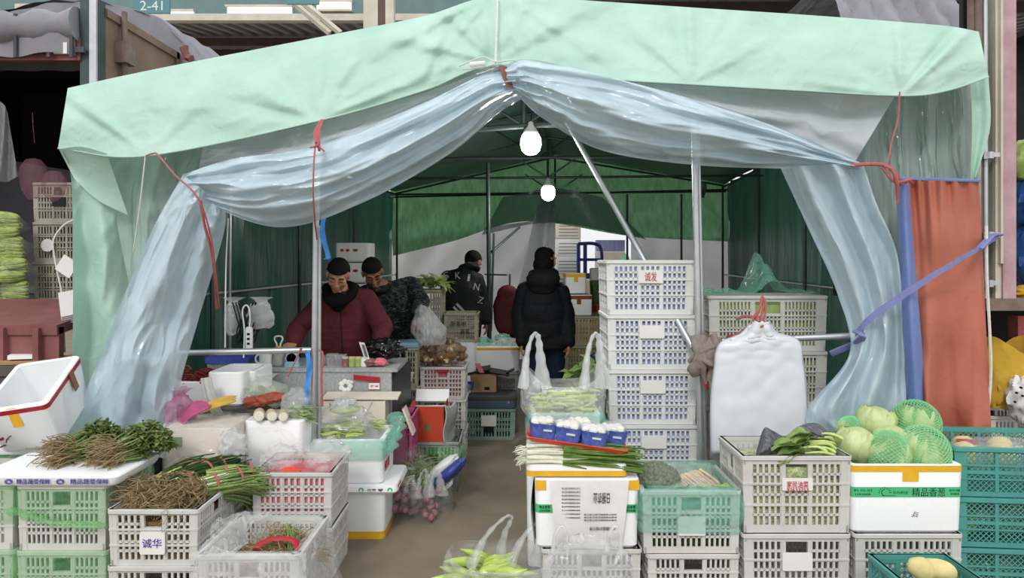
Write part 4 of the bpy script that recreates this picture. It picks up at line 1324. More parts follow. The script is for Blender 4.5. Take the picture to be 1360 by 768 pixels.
m.grid(lambda u, v: V((-wC / 2 + (wC + .04) * u, -.265 - .01 * math.sin(u * 20), .315 - .10 * v + .03 * nz((u * 6, v * 4, 0), 1, 2))), 50, 12)
m.grid(lambda u, v: V((wC / 2 - .02 + .09 * v + .02 * nz((u * 6, v * 4, 3), 1), -.25 + .5 * u, .32 - .36 * v + .02 * nz((u * 8, v * 5, 3), 1))), 40, 20)
obj('folds', m, K['bag'], o, None, 60)

# crate with pink net sacks
Y = 3.75
cD = crate_px('vegetable_crate', 'white crate with pink red net sacks showing through its bars', 334, 441, 628, Y, .275, .40, rows=5, cols=12, group='front crates left', handle=False)
zD = cD.location.z; wD = .107 * Y
crate('vegetable_crate', 'white crate hidden below the crate of pink net sacks', (cD.location.x, cD.location.y, 0), wD, .40, zD - .002, rows=4, cols=12, group='front crates left')
m = M(); m.rings([rrect(wD - .055, .345, .03, .02), rrect(wD - .04, .36, .03, .12), rrect(wD - .045, .355, .03, .235)]); o = obj('net_sack', m, K['pinkred'], None, cD.location); tag(o, 'pink red net sack packed inside the barred crate', 'net sack')
for i, (x, y, z, r_, lb) in enumerate(((-.11, -.02, .30, (.10, .10, .06), 'clear plastic bag lying on the left of the pink sack crate'), (.12, .0, .31, (.11, .12, .085), 'crumpled clear plastic bag heaped on the right of the pink sack crate'))):
    m = pouch(cD.location + V((x, y, z)), r_, 21 + i, .3, 40, 26, freq=5)
    tag(obj('clear_bag', m, K['bag'], None, None, 60), lb, 'plastic bag')
m = M(); m.lathe([(.05, 0), (.055, .02), (.03, .035)], 16, cD.location + V((-.03, -.12, .245))); tag(obj('jar_lid', m, K['red_tray']), 'small orange red lid under the clear bag on the pink sack crate', 'lid')

# white foam boxes by the aisle
Y = 4.33
wE = .44
bx_, by_ = GX(512, Y) - wE / 2, Y + .205
fe = foam_box('foam_box', 'white foam box with a yellow taped base at the bottom of the aisle stack', (bx_, by_, 0), wE, .41, .27, taper=.04, group='foam boxes by the aisle', open_top=False)
band(fe, .0005, .045, K['tape_yel'])
ft = foam_box('foam_tray', 'white foam lid with red and green round marks between the two aisle boxes', (bx_ + .015, by_ - .005, .271), wE + .10, .45, .045, open_top=False, taper=-.02, cat='foam tray')
for (x, mm) in ((-.02, 'ink_red'), (.07, 'tape_grn'), (.235, 'tape_grn')):
    m = M(); m.grid(lambda u, v: V(((.007 + .008 * v) * math.cos(2 * PI * u), 0, (.007 + .008 * v) * math.sin(2 * PI * u))), 18, 1, True)
    o = obj('round_mark', m, K[mm], ft, (x, -.2288, .022), 0)
text('优质 ♥', .09, .018, K['ink_grey'], ft, (.15, -.2285, .022))
text('优质', .12, .03, K['ink_red'], ft, (.2735, -.12, .022), (0, 0, PI / 2))
ff = foam_box('foam_box', 'white foam box under the teal film at the top of the aisle stack', (bx_ - .005, by_, .317), wE - .01, .40, .255, taper=.03, group='foam boxes by the aisle')
m = M(); m.box2(-.11, .0, -.1995, -.193, .07, .17); obj('pasted_paper', m, K['foam_dirty'], ff, None, 0)
text('鲜菜', .16, .06, K['ink_red'], ff, (.2155, -.08, .09), (0, 0, PI / 2))
for k in range(5):
    m = M(); m.box((.214, -.15 + .075 * k, .19), (.008, .022, .09)); obj('side_rib', m, K['foam'], ff, None, 0)
m = bag_skirt(wE + .02, .43, .175, .265, .02, 31, 80, 10, .018, low=lambda p: .05 * nz(p, 4, 2) - (.03 if p.y < 0 else 0))
o = obj('film_liner', m, K['teal_film'], None, ff.location, 60); tag(o, 'teal plastic film folded over the top aisle foam box', 'plastic film')
m = M(); m.tube(curve3([(.235, -.22, .19), (.25, -.08, .24), (.255, .08, .29), (.22, .18, .31)], 24), [.02, .03, .035, .045, .055] * 5, 12, flat=.6); obj('film_roll', m, K['teal_film'], o)
m = M()
for k in range(26):
    strands(m, (bx_ + rnd.uniform(-.13, .10), by_ + rnd.uniform(-.16, .14), .575 + rnd.uniform(0, .04)), (rnd.choice((-1, 1)), rnd.uniform(-.5, .5), rnd.uniform(-.05, .08)), .08, 4, .006, .04, .03, .12, 4, 5, .1)
tag(obj('pale_stalks', m, K['choy']), 'pale green stalks lying in the teal lined aisle box', 'stalks', None, 'stuff')
m = pouch((bx_ - .06, by_ - .02, .66), (.17, .17, .075), 33, .3, 46, 28, freq=5); tag(obj('clear_bag', m, K['bag'], None, None, 60), 'crumpled clear bag over pale stalks on the aisle foam box', 'plastic bag')
m = cloth_blob((bx_ - .06, by_ - .02, .735), (.085, .08, .05), 5, .35, 30, 20); tag(obj('white_paper_bag', m, K['white_bag'], None, None, 60), 'small white crumpled bag crowning the aisle foam box', 'plastic bag')
m = M(); m.ell((bx_ - .05, by_ - .03, .715), (.09, .08, .025), 20, 10); tag(obj('green_bundle', m, K['leaf_light']), 'light green vegetable bundle inside the white crumpled bag', 'vegetable')

# tilted foam box with chilies at far left
r7 = foam_box('foam_box', 'tilted open white foam box with red tape round its rim at the far left', (GX(60, 3.95), 3.98, .735), .33, .46, .27, rot=(math.radians(24), math.radians(-8), math.radians(6)), taper=.12)
band(r7, .236, .262, K['tape_red'])
for (x, y, ro) in ((.0, -.233, 0), (.1735, .06, PI / 2)):
    m = M(); m.box((0, 0, .215), (.045, .004, .11)); o = obj('tape_strip', m, K['tape_brown'] if y > 0 else K['tape_yel'], r7, (x, y + (.007 if ro == 0 else 0), .0), 0); o.rotation_euler = (0, 0, ro)
m = M()
for k in range(40):
    strands(m, (rnd.uniform(-.09, .09), rnd.uniform(-.19, -.05), .06 + rnd.uniform(0, .04)), (rnd.uniform(-1, 1), rnd.uniform(-1, 1), .2), .07, 2, .006, .02, .01, .2, 3, 5)
o = obj('dried_chilies', m, K['chili'], None, r7.location); o.rotation_euler = r7.rotation_euler; tag(o, 'few red dried chilies inside the tilted foam box', 'chilies', None, 'stuff')
# support under it
crate('vegetable_crate', 'white crate under the tilted foam box at the far left', (GX(40, 4.0), 4.06, .30), .46, .34, .31, rows=5, cols=15, group='front crates left')
crate('vegetable_crate', 'lowest white crate under the tilted foam box at the far left', (GX(40, 4.0), 4.06, 0), .46, .34, .30, rows=5, cols=15, group='front crates left')
m = pouch((GX(8, 4.0), 3.96, .66), (.17, .10, .15), 41, .25, 36, 24); tag(obj('teal_bag', m, K['teal_film'], None, None, 60), 'crumpled pale teal bag below the tilted foam box at the left edge', 'plastic bag')
fp = foam_box('foam_tray', 'white foam lid lying behind the rooted herbs under the tilted box', (GX(42, 3.9), 3.99, .613), .46, .30, .05, open_top=False, taper=.02, cat='foam tray')
text('PINGUO', .2, .02, K['ink_grey'], fp, (0, -.1125, .025)) if False else None

# ================================================================ LEFT CLUSTER UP TO THE COUNTER
# low stand that carries the boxes
st = thing('low_stand', 'low board stand behind the left crates carrying foam boxes', 'stand', (-1.75, 4.5, 0))
m = M(); m.box2(-2.3, -1.45, 4.33, 4.85, .715, .75); part('stand_board', m, 'deck', st, 0)
for xx in (-2.27, -1.48):
    for yy in (4.36, 4.82):
        m = M(); m.box2(xx - .02, xx + .02, yy - .02, yy + .02, 0, .715); part('leg', m, 'slate', st, 0)
Y = 4.4
fb1 = foam_box('foam_box', 'small white foam box heaped with dried red chilies beside the blue film', (GX(251, Y), Y + .13, .7505), .20, .24, .145, taper=.06, group='foam boxes on the low stand')
m = M()
for k in range(60):
    strands(m, (GX(251, Y) + rnd.uniform(-.08, .08), Y + .13 + rnd.uniform(-.09, .09), .885 + rnd.uniform(0, .05)), (rnd.uniform(-1, 1), rnd.uniform(-1, 1), rnd.uniform(-.2, .3)), .07, 2, .007, .02, .01, .25, 4, 5)
tag(obj('dried_chilies', m, K['chili']), 'heap of dark red dried chilies in the small foam box', 'chilies', None, 'stuff')
m = M(); m.grid(lambda u, v: V((GX(267 + 14 * u + 18 * v, 4.32), 4.31 - .03 * math.sin(v * 3) + .01 * math.sin(u * 9), .93 - .22 * v + .01 * u)), 14, 24); o = obj('towel', m, K['cloth_pale'], None, None, 60); tag(o, 'pale grey towel hanging over the small chili box', 'towel')
mo = o.modifiers.new('thickness', 'SOLIDIFY'); mo.thickness = .006
foam_box('foam_box', 'white foam box with open top beside the grey towel', (GX(298, Y), Y + .2, .7505), .21, .38, .20, taper=.04, group='foam boxes on the low stand')
foam_box('foam_box', 'white foam box nearest the grey counter with a dark corner mark', (GX(333, 4.5) - .03, 4.68, .7505), .11, .34, .19, taper=.04, group='foam boxes on the low stand')
o = thing('storage_box', 'clear storage box with a blue lid behind the white foam boxes', 'box', (-1.89, 5.1, .76))
m = M(); m.rings([rrect(.26, .2, .02, 0), rrect(.28, .22, .02, .16)]); obj('clear_body', m, K['glass'], o)
m = M(); m.rings([rrect(.24, .24, .02, .16), rrect(.30, .24, .02, .165), rrect(.30, .24, .02, .20), rrect(.27, .2, .02, .205)]); obj('blue_lid', m, K['blue'], o)
crate('vegetable_crate', 'white crate behind the foam boxes carrying the clear storage box', (-1.90, 5.1, 0.0), .40, .36, .755, rows=9, cols=12)
# pink bag, magenta and mustard packets
m = pouch(W(238, 548, 4.2), (.085, .08, .10), 51, .3, 34, 24, knot=.06); tag(obj('pink_bag', m, K['pink_film'], None, None, 60), 'knotted pink plastic bag beside the blue film', 'plastic bag')
m = M()
for k in range(10):
    m.tube(curve3([W(236 + k * .8, 575 - k * 3, 4.08 + .01 * k), W(252 + k, 555 - k * 2.4, 4.08 + .01 * k), W(278 + k * .6, 541 - k * .4, 4.1 + .012 * k)], 8), .011, 6, flat=.5)
tag(obj('magenta_packets', m, K['magenta']), 'slanting magenta packets beside the pink bag', 'packets', None, 'stuff')
for i in range(3):
    m = M(); a, b = W(262 + 4 * i, 549 - 5 * i, 4.12 + .03 * i), W(314, 532 - 3 * i, 4.22 + .03 * i)
    m.tube(curve3([a, (a + b) / 2 + V((0, 0, .006)), b], 10), [.006, .02, .024, .024, .024, .024, .024, .024, .022, .018, .006], 10, flat=.45)
    tag(obj('mustard_packet', m, K['mustard']), 'mustard yellow packet, %s of three slanting over the wrapped boxes' % ('lowest', 'middle', 'topmost')[i], 'packet', 'mustard packets')
# clear wrapped cartons
r = foam_box('wrapped_carton', 'large carton wrapped in clear film left of the radishes', (-1.665, 4.145, .28), .36, .34, .44, open_top=False, taper=0, m='card_pale', cat='carton')
m = bag_skirt(.37, .35, .0, .45, .008, 61, 64, 12, .014); obj('film', m, K['bag'], r, None, 60)
m = M(); m.grid(lambda u, v: V((-.185 + .37 * u, -.175 + .35 * v, .455 + .02 * nz((u * 5, v * 5, 0), 1, 3))), 24, 20); obj('top_film', m, K['bag'], r, None, 60)
m = M(); m.box((-.10, -.174, .37), (.05, .004, .05)); obj('green_print', m, K['leaf'], r, None, 0)
r = foam_box('wrapped_carton', 'smaller film wrapped carton in front of the large one by the blue film', (GX(256, 3.8), 3.868, .28), .24, .19, .29, open_top=False, taper=0, m='card', cat='carton')
m = bag_skirt(.25, .20, .06, .30, .006, 63, 64, 12, .012); obj('film', m, K['white_bag'], r, None, 60)
crate('vegetable_crate', 'white crate under the film wrapped cartons', (-1.665, 4.04, 0), .36, .54, .278, rows=4, cols=14)
# foam box with radishes
r = foam_box('foam_box', 'plain white foam box under the sliced white radishes', (GX(362, 4.15), 4.325, .43), .33, .32, .29, taper=.03, open_top=False)
foam_box('foam_box', 'white foam box below the radish box, mostly hidden by clear bags', (GX(362, 4.15), 4.325, 0), .33, .32, .427, taper=.03, open_top=False)
m = pouch(W(352, 592, 3.98), (.16, .09, .08), 65, .3, 40, 26); tag(obj('clear_bag', m, K['thin_bag'], None, None, 60), 'clear bag lying in front of the radish box', 'plastic bag')
m = pouch(W(309, 590, 3.94), (.07, .08, .07), 67, .3, 34, 22); tag(obj('clear_bag', m, K['white_bag'], None, None, 60), 'small clear bag lying in front of the wrapped cartons', 'plastic bag')
for i, (px, py, rr) in enumerate(((344, 551, .031), (361, 549, .029), (376, 546, .027))):
    r = thing('white_radish', ('leftmost of the three cut white radishes', 'middle one of the three cut white radishes', 'rightmost of the three cut white radishes')[i], 'radish', W(px, py, 4.16) * 1 + V((0, 0, .72 + rr - W(px, py, 4.16).z)), (0, 0, .33 + rnd.uniform(-.06, .06)), 'cut white radishes')
    m = M(); m.tube([(0, -.02, 0), (0, .0, 0), (0, .05, 0), (0, .09, .0), (0, .11, 0)], [rr * .97, rr, rr, rr * .8, rr * .3], 18); obj('root_body', m, K['radish'], r)
    m = M(); m.tube([(0, -.0215, 0), (0, -.0225, 0)], [rr * .86, rr * .84], 18); obj('cut_face', m, K['stem_white'], r)
for i, (px, py, L) in enumerate(((338, 536, .20), (352, 533, .22), (366, 531, .18))):
    m = pouch(W(px, py, 4.33) + V((0, 0, .01)), (.06, .05, .03), 70 + i, .3, 24, 14); tag(obj('red_brown_packet', m, K['carrot'], None, None, 60), 'red brown packet, %s of three behind the radishes' % ('leftmost', 'middle', 'rightmost')[i], 'packet', 'red brown packets')
m = pouch(W(352, 524, 4.45), (.13, .10, .085), 73, .25, 36, 24, knot=.06); o = obj('clear_bag', m, K['bag'], None, None, 60); tag(o, 'knotted clear bag of green vegetables behind the radishes', 'plastic bag')
m = M()
for k in range(26):
    leaf(m, W(352 + rnd.uniform(-22, 22), 526 + rnd.uniform(-6, 10), 4.45 + rnd.uniform(-.04, .06)), (rnd.uniform(-1, 1), rnd.uniform(-1, 1), .5), .08, .04, .3, nu=2, nv=4)
tag(obj('green_vegetables', m, K['leaf_light'], None, None, 60), 'light green vegetables inside the knotted bag', 'vegetables', None, 'stuff')
m = M()
for k in range(90):
    strands(m, W(395 + rnd.uniform(-13, 12), 548 + rnd.uniform(-9, 12), 4.28 + rnd.uniform(-.06, .08)), (1, rnd.uniform(-.6, .6), rnd.uniform(-.3, .3)), .07, 1, .006, .01, .01, .15, 4, 5)
tag(obj('green_beans', m, K['beans']), 'pile of green beans beside the cut radishes', 'beans', None, 'stuff')
m = pouch(W(394, 540, 4.3), (.085, .09, .10), 75, .2, 34, 24); tag(obj('clear_bag', m, K['bag'], None, None, 60), 'clear bag round the green beans', 'plastic bag')

# ================================================================ FRONT ROW, RIGHT OF THE AISLE
# bag of long green peppers on the floor
pc = V((GX(655, 3.62), 3.62, 0))
PEP = M()
PEP.tube(curve3([(0, 0, 0), (.05, .004, .004), (.10, -.004, .0), (.16, .006, .01)], 14), [.008, .017, .021, .023, .024, .024, .023, .022, .021, .019, .017, .014, .011, .007, .003], 12)
PST = M(); PST.tube([(-.03, .008, .008), (-.012, .002, .003), (.004, 0, 0)], [.004, .0045, .013], 8)
pme, sme = mesh_from('pepper_body', PEP, K['pepper']), mesh_from('pepper_stem', PST, K['stem_green'])
first = None
for k in range(34):
    lay = k // 12
    a = rnd.uniform(-.5, .5) + (PI if rnd.random() < .25 else 0)
    lo = pc + V((rnd.uniform(-.17, .10) * (1 - .15 * lay), rnd.uniform(-.13, .10), .04 + .048 * lay + rnd.uniform(0, .02)))
    if first is None:
        first = thing('green_pepper', 'long light green pepper piled in the open bag on the aisle floor', 'pepper', lo, (0, 0, a), 'peppers in the open bag')
        obj('pepper_body', pme, None, first); obj('pepper_stem', sme, None, first)
    else:
        dup(first, lo, (rnd.uniform(-.3, .3), rnd.uniform(-.2, .2), a))


def shopping_bag(name, label, c, rx, ry, h, handle_h, seed, m_='bag', top=1.0, wob=.03, hx=.6, lean=0.0, rise=.04, hm='white_bag'):
    """open carrier bag: body, rim, two handle loops"""
    r = thing(name, label, 'plastic bag', c)
    m = M()

    def fn(u, v):
        a = 2 * PI * u
        k = .78 + .30 * math.sin(PI * (.12 + .62 * v)) - (.18 * max(0, v - .7) / .3 if top < 1 else 0)
        q = 1 + wob * 3 * nz((math.cos(a) * 2, math.sin(a) * 2, v * 3), 1.2, seed) + wob * 2 * abs(nz((math.cos(a) * 5, math.sin(a) * 5, v * 6), 1.2, seed + 2))
        z = h * v + (rise * (abs(math.cos(a)) ** 3 - .3) * v ** 3 if v > .4 else 0)
        return V((rx * k * q * math.copysign(abs(math.cos(a)) ** .8, math.cos(a)), ry * k * q * math.copysign(abs(math.sin(a)) ** .8, math.sin(a)), z))
    m.grid(fn, 72, 30, True)
    obj('bag_body', m, K[m_], r, None, 60)
    for s in (-1, 1):
        m = M()
        x0 = s * rx * hx
        P = [(x0 - .26 * rx, -ry * .2, h * .74), (x0 - .17 * rx + lean * .5, -ry * .1, h + handle_h * .5), (x0 - .02 * rx + lean, 0, h + handle_h), (x0 + .12 * rx + lean, .01, h + handle_h * .98), (x0 + .18 * rx + lean * .5, ry * .1, h + handle_h * .5), (x0 + .26 * rx, ry * .2, h * .72)]
        P = curve3(P, 34)
        m.tube(P, [(.016 if hm == 'white_bag' else .010) + .042 * abs(i / 17 - 1) ** 2.5 + .004 * math.sin(i * 1.7 + seed) for i in range(35)], 12, flat=.55)
        obj('handle', m, K[hm], r, None, 60)
    return r


shopping_bag('carrier_bag', 'clear carrier bag of light green peppers standing open on the aisle floor', pc + V((.05, 0, .002)), .26, .2, .20, .17, 81, 'bag', hx=.35, lean=.10, hm='bag')

# foam box with newspaper, taped
Y = 3.5
zt = GZ(636, Y)
wN = .139 * Y
fn_ = foam_box('foam_box', 'white foam box with green tape and a newspaper page hanging over its front', (GX(780, Y), Y + .2, zt - .325), wN, .40, .325, taper=.03, open_top=False)
band(fn_, .165, .205, K['tape_grn'])
for s in (-1, 1):
    m = M(); m.box((s * (wN / 2 - .027), -.2005, .295), (.05, .004, .045)); obj('yellow_tape', m, K['tape_yel'], fn_, None, 0)
text('精品香葱', .05, .014, K['ink'], fn_, (-wN / 2 + .045, -.1995, .193)); text('13930008', .05, .01, K['ink'], fn_, (-wN / 2 + .045, -.1995, .176))
text('精品香葱', .05, .014, K['ink'], fn_, (wN / 2 - .045, -.1995, .193)); text('13930008', .05, .01, K['ink'], fn_, (wN / 2 - .045, -.1995, .176))
zb = zt - .325
crate('vegetable_crate', 'white crate under the foam box with the newspaper', (GX(786, Y), Y + .21, 0), .46, .42, zb - .003, rows=4, cols=14, group='front crates right', handle=True)
# newspaper
nw = thing('newspaper', 'newspaper page with a printed crest hanging over the taped foam box', 'newspaper', (GX(782, Y), Y - .012, zt - .005))
m = M()
nx = lambda u, v: (-.185 + .37 * u) * (1 - .2 * v)
m.grid(lambda u, v: V((nx(u, v), -.004 - .014 * math.sin(v * 3) - .006 * math.sin(u * 7 + v * 2) * v, -.315 * v)), 24, 24)
pg_ = obj('page', m, K['paper'], nw, None, 60)
m = M(); m.box((.045, -.021, -.155), (.17, .001, .018)); obj('pink_strip', m, K['pinkred'], pg_, None, 0) if False else None
text('日报农业', .075, .05, K['ink'], pg_, (.055, -.0215, -.075), (0, PI, 0))
text('本市蔬菜价格行情', .12, .016, K['ink_grey'], pg_, (.06, -.0225, -.215), (0, PI, 0))
for k in range(9):
    text('农贸市场蔬菜批发行情', .085, .006, K['ink_grey'], pg_, (-.085, -.0195, -.03 - .017 * k), (0, PI, 0))
for k in range(3):
    text('农贸市场蔬菜批发价格行情', .15, .006, K['ink_grey'], pg_, (.05, -.0225, -.15 - .013 * k), (0, PI, 0))
m = M(); m.grid(lambda u, v: V((GX(707 + 6 * u, 3.62) - .01 * math.sin(v * 4), 3.52 + .25 * u, .57 - .30 * v)), 8, 16); o = obj('newspaper', m, K['paper'], None, None, 60); tag(o, 'folded newspaper sheet hanging at the left side of the taped foam box', 'newspaper')
# lid with yellow edge on top
fl = foam_box('foam_tray', 'white foam lid with a yellow taped edge lying on the newspaper box', (GX(766, 3.52), 3.68, zt + .004), .47, .34, .06, open_top=False, taper=.0, cat='foam lid')
band(fl, .004, .03, K['tape_yel'])
zl = zt + .064
# spring onions
r = thing('spring_onion_bundle', 'bundle of spring onions with white ends under the red tray', 'spring onions', (GX(702, 3.5), 3.52, zl + .03))
m = M(); strands(m, (.16, .02, .008), (1, .06, -.05), .36, 80, .007, .06, .05, .05, 6, 6, .02); o = obj('green_leaves', m, K['leaf'], r); o['kind'] = 'stuff'
m = M(); strands(m, (-.01, .02, .01), (1, .05, -.03), .26, 80, .0075, .05, .045, .04, 4, 6, .02); o = obj('white_ends', m, K['stem_white'], r); o['kind'] = 'stuff'
m = M(); strands(m, (-.01, .02, .005), (-1, -.1, -.1), .045, 70, .0016, .05, .045, .3, 4, 3, .3); o = obj('roots', m, K['stem_white'], r); o['kind'] = 'stuff'
# red tray and punnets
tz = zl + .062
r = thing('red_tray', 'flat orange red tray holding blue mushroom punnets', 'tray', (GX(768, 3.5), 3.64, tz + .012), (0, .13, -.06))
m = M(); m.rings([rrect(.44, .24, .02, 0), rrect(.48, .28, .02, .022), rrect(.47, .27, .02, .024), rrect(.43, .23, .02, .006)]); obj('tray_body', m, K['red_tray'], r)
m = M(); m.rings([rrect(.41, .22, .02, .007), rrect(.41, .22, .02, .012)]); obj('white_liner', m, K['foam_dirty'], r)
pts = [(-.165, -.05, .0), (-.045, -.06, 0), (.075, -.075, 0), (.02, .05, 0), (.175, .0, 0)]
PUN = M(); PUN.rings([rrect(.088, .078, .012, 0), rrect(.108, .096, .014, .055), rrect(.112, .10, .014, .057), rrect(.104, .092, .012, .056), rrect(.086, .076, .01, .006)])
PFI = pouch((0, 0, .062), (.054, .048, .024), 5, .12, 20, 12)
pu, pf = mesh_from('punnet_body', PUN, K['punnet'], 40), mesh_from('cling_film', PFI, K['bag'], 60)
MU = M(); MU.lathe([(.006, -.014), (.007, .0)], 8); MU.lathe([(.004, .0), (.016, .0), (.019, .006), (.016, .015), (.008, .02), (.001, .021)], 12)
mme = mesh_from('button_mushroom', MU, K['mush_white'])
lbs = ('blue punnet of white mushrooms at the left end of the red tray', 'blue punnet of white mushrooms second from the left on the red tray', 'blue punnet of white mushrooms in the front middle of the red tray', 'blue punnet of white mushrooms at the back of the red tray', 'blue punnet of white mushrooms at the right end of the red tray')
for i, (x, y, z) in enumerate(pts):
    lo = r.location + V((x, y, .016 - x * .13))
    q = thing('mushroom_punnet', lbs[i], 'punnet', lo, (0, .13, rnd.uniform(-.15, .15)), 'blue mushroom punnets')
    q.scale = (1.18, 1.15, 1.2)
    obj('punnet_body', pu, None, q); obj('cling_film', pf, None, q)
    m = M(); m.box((0.01, -.0475, .034), (.035, .003, .007), (.19, 0, 0)); obj('white_print', m, K['ink_white'], q, None, 0)
    for k in range(9):
        o = obj('button_mushroom', mme, None, None, lo + V(((k % 3 - 1) * .032, (k // 3 - 1) * .028, .062 + .006 * rnd.random())))
        o.scale = (1.2,) * 3
        o.rotation_euler = (rnd.uniform(-.5, .5), rnd.uniform(-.5, .5), 0)
        tag(o, 'white button mushroom in the %s' % lbs[i].replace('blue punnet of white mushrooms', 'punnet').replace('second from the left', 'second from left'), 'mushroom', 'white button mushrooms')
# teal wrapped box with the bag of bean pods behind the tray
Yb = 3.86
tb = foam_box('foam_box', 'white foam box in teal film under the carrier bag of bean pods', (GX(752, Yb), Yb + .14, zl - .03), .36, .26, .19, taper=.05, open_top=True)
m = bag_skirt(.38, .28, .02, .20, .02, 91, 64, 12, .018); tag(obj('film_liner', m, K['teal_film'], None, tb.location, 60), 'teal film wrapped round the box under the bean pods', 'plastic film')
foam_box('foam_box', 'white foam box standing behind the newspaper box and carrying the teal wrapped box', (GX(752, Yb), 4.03, 0), .40, .22, zl - .032, taper=.03, open_top=False)
m = M(); zz = tb.location.z
for k in range(170):
    strands(m, (tb.location.x + rnd.uniform(-.10, .10), tb.location.y + rnd.uniform(-.10, .07), zz + .15 + rnd.uniform(0, .13)), (rnd.choice((-1, 1)), rnd.uniform(-.5, .5), rnd.uniform(-.12, .12)), .10, 1, .0095, .01, .01, .12, 4, 6)
tag(obj('bean_pods', m, K['choy']), 'pale green bean pods heaped in the carrier bag', 'bean pods', None, 'stuff')
bb = shopping_bag('carrier_bag', 'tall clear carrier bag with upright white handles over pale green bean pods', (tb.location.x - .005, tb.location.y - .01, zz + .13), .205, .14, .24, .21, 93, 'crinkle', hx=.78, rise=.13)
# clear bag hanging in front
m = pouch((GX(782, 3.38), 3.385, GZ(752, 3.38)), (.175, .05, .13), 95, .25, 44, 28, freq=5)
o = tag(obj('clear_bag', m, K['bag'], None, None, 60), 'empty clear bag hanging in front of the crate under the newspaper box', 'plastic bag')
for xx in (-.13, .11):
    m = M()
    P = curve3([(GX(782, 3.38) + xx - .03, 3.38, GZ(730, 3.38)), (GX(782, 3.38) + xx - .02, 3.37, GZ(708, 3.38)), (GX(782, 3.38) + xx + .01, 3.37, GZ(698, 3.38)), (GX(782, 3.38) + xx + .03, 3.37, GZ(710, 3.38)), (GX(782, 3.38) + xx + .035, 3.38, GZ(735, 3.38))], 20)
    m.tube(P, [.012 + .010 * abs(i / 10 - 1) ** 2 for i in range(21)], 10, flat=.5)
    obj('handle', m, K['white_bag'], o, None, 60)

# teal lined crate with broccoli
Y = 3.5
cF = crate_px('vegetable_crate', 'white crate lined with teal film holding broccoli', 853, 984, 652, Y, .295, .46, rows=5, cols=14, group='front crates right', plate=True, pz=(.3, .6))
zF = cF.location.z; wF = .131 * Y
crate('vegetable_crate', 'white crate below the teal lined broccoli crate', (cF.location.x + .01, cF.location.y, 0), wF - .03, .45, zF - .003, rows=4, cols=14, group='front crates right')
m = bag_skirt(wF + .02, .475, .11, .31, .022, 101, 96, 16, .02, low=lambda p: .05 * nz(p, 3, 7) - .02 - .03 * (p.x / wF))
o = obj('film_liner', m, K['teal_film'], None, cF.location, 60); tag(o, 'teal plastic film liner folded over the rim of the broccoli crate', 'plastic film')
m = bag_skirt(wF - .05, .41, .12, .312, -.01, 103, 96, 12, .014); obj('inner_liner', m, K['teal_film'], o, None, 60)
m = M(); m.box((cF.location.x, cF.location.y, zF + .11), (wF - .08, .38, .16)); tag(obj('vegetable_filling', m, K['leaf_dark']), 'vegetables filling the broccoli crate', 'vegetables', None, 'stuff')
m = M()
m.grid(lambda u, v: V((-wF * .42 + wF * .84 * u, -.19 + .39 * v, .255 + .04 * math.sin(u * 3) + .03 * nz((u * 5, v * 5, 0), 1, 3) + .02 * abs(nz((u * 11, v * 9, 0), 1, 3)))), 40, 30)
tag(obj('clear_sheet', m, K['bag'], None, cF.location, 60), 'clear crumpled film lying over the broccoli crate', 'plastic film')


def broccoli(label, loc, R_, seed):
    r = thing('broccoli_head', label, 'broccoli', loc, (0, 0, seed), 'broccoli in the teal lined crate')
    m = M()
    m.ell((0, 0, 0), (R_ * .98, R_ * .98, R_ * .72), 60, 36, lambda d: 1 + .05 * nz(d, 3, seed) + .035 * abs(nz(d, 11, seed)) + .025 * nz(d, 24, seed))
    rr = random.Random(seed)
    for k in range(110):
        th = rr.random() * 2 * PI; ph = math.acos(1 - rr.random() * 1.05)
        d = V((math.cos(th) * math.sin(ph), math.sin(th) * math.sin(ph), math.cos(ph) * .72))
        q = R_ * rr.uniform(.09, .15)
        m.ell(d * R_ * .93, q, 9, 6, lambda e: 1 + .18 * nz(e, 3.5, k))
    obj('florets', m, K['broccoli'], r, None, 60)
    m = M(); m.lathe([(R_ * .25, -R_ * .9), (R_ * .28, -R_ * .5), (R_ * .5, -R_ * .2), (R_ * .6, 0)], 12); obj('stalk', m, K['leaf_light'], r)
    return r


broccoli('large grey green broccoli head at the left in the teal lined crate', (cF.location.x - .13, cF.location.y - .06, zF + .295), .112, 3)
broccoli('smaller broccoli head with a light leaf at the front right of the teal lined crate', (cF.location.x + .13, cF.location.y - .13, zF + .23), .075, 5)
leafm = M()
for k in range(5):
    leaf(leafm, cF.location + V((.0 + .05 * k, -.12, .27)), (rnd.uniform(-1, 1), -.3, .3), .1, .06, .4)
tag(obj('broccoli_leaf', leafm, K['leaf_light'], None, None, 60), 'light green leaves beside the broccoli heads', 'leaves', None, 'stuff')
m = M()
for k in range(18):
    strands(m, cF.location + V((-.02 + .009 * k, .0 + .008 * k, .29)), (.35, -.5, -.2), .16, 3, .006, .012, .01, .05, 4, 5)
tag(obj('enoki_bundle', m, K['mush_gill']), 'pale stalk bundle in film beside the broccoli', 'stalks', None, 'stuff')

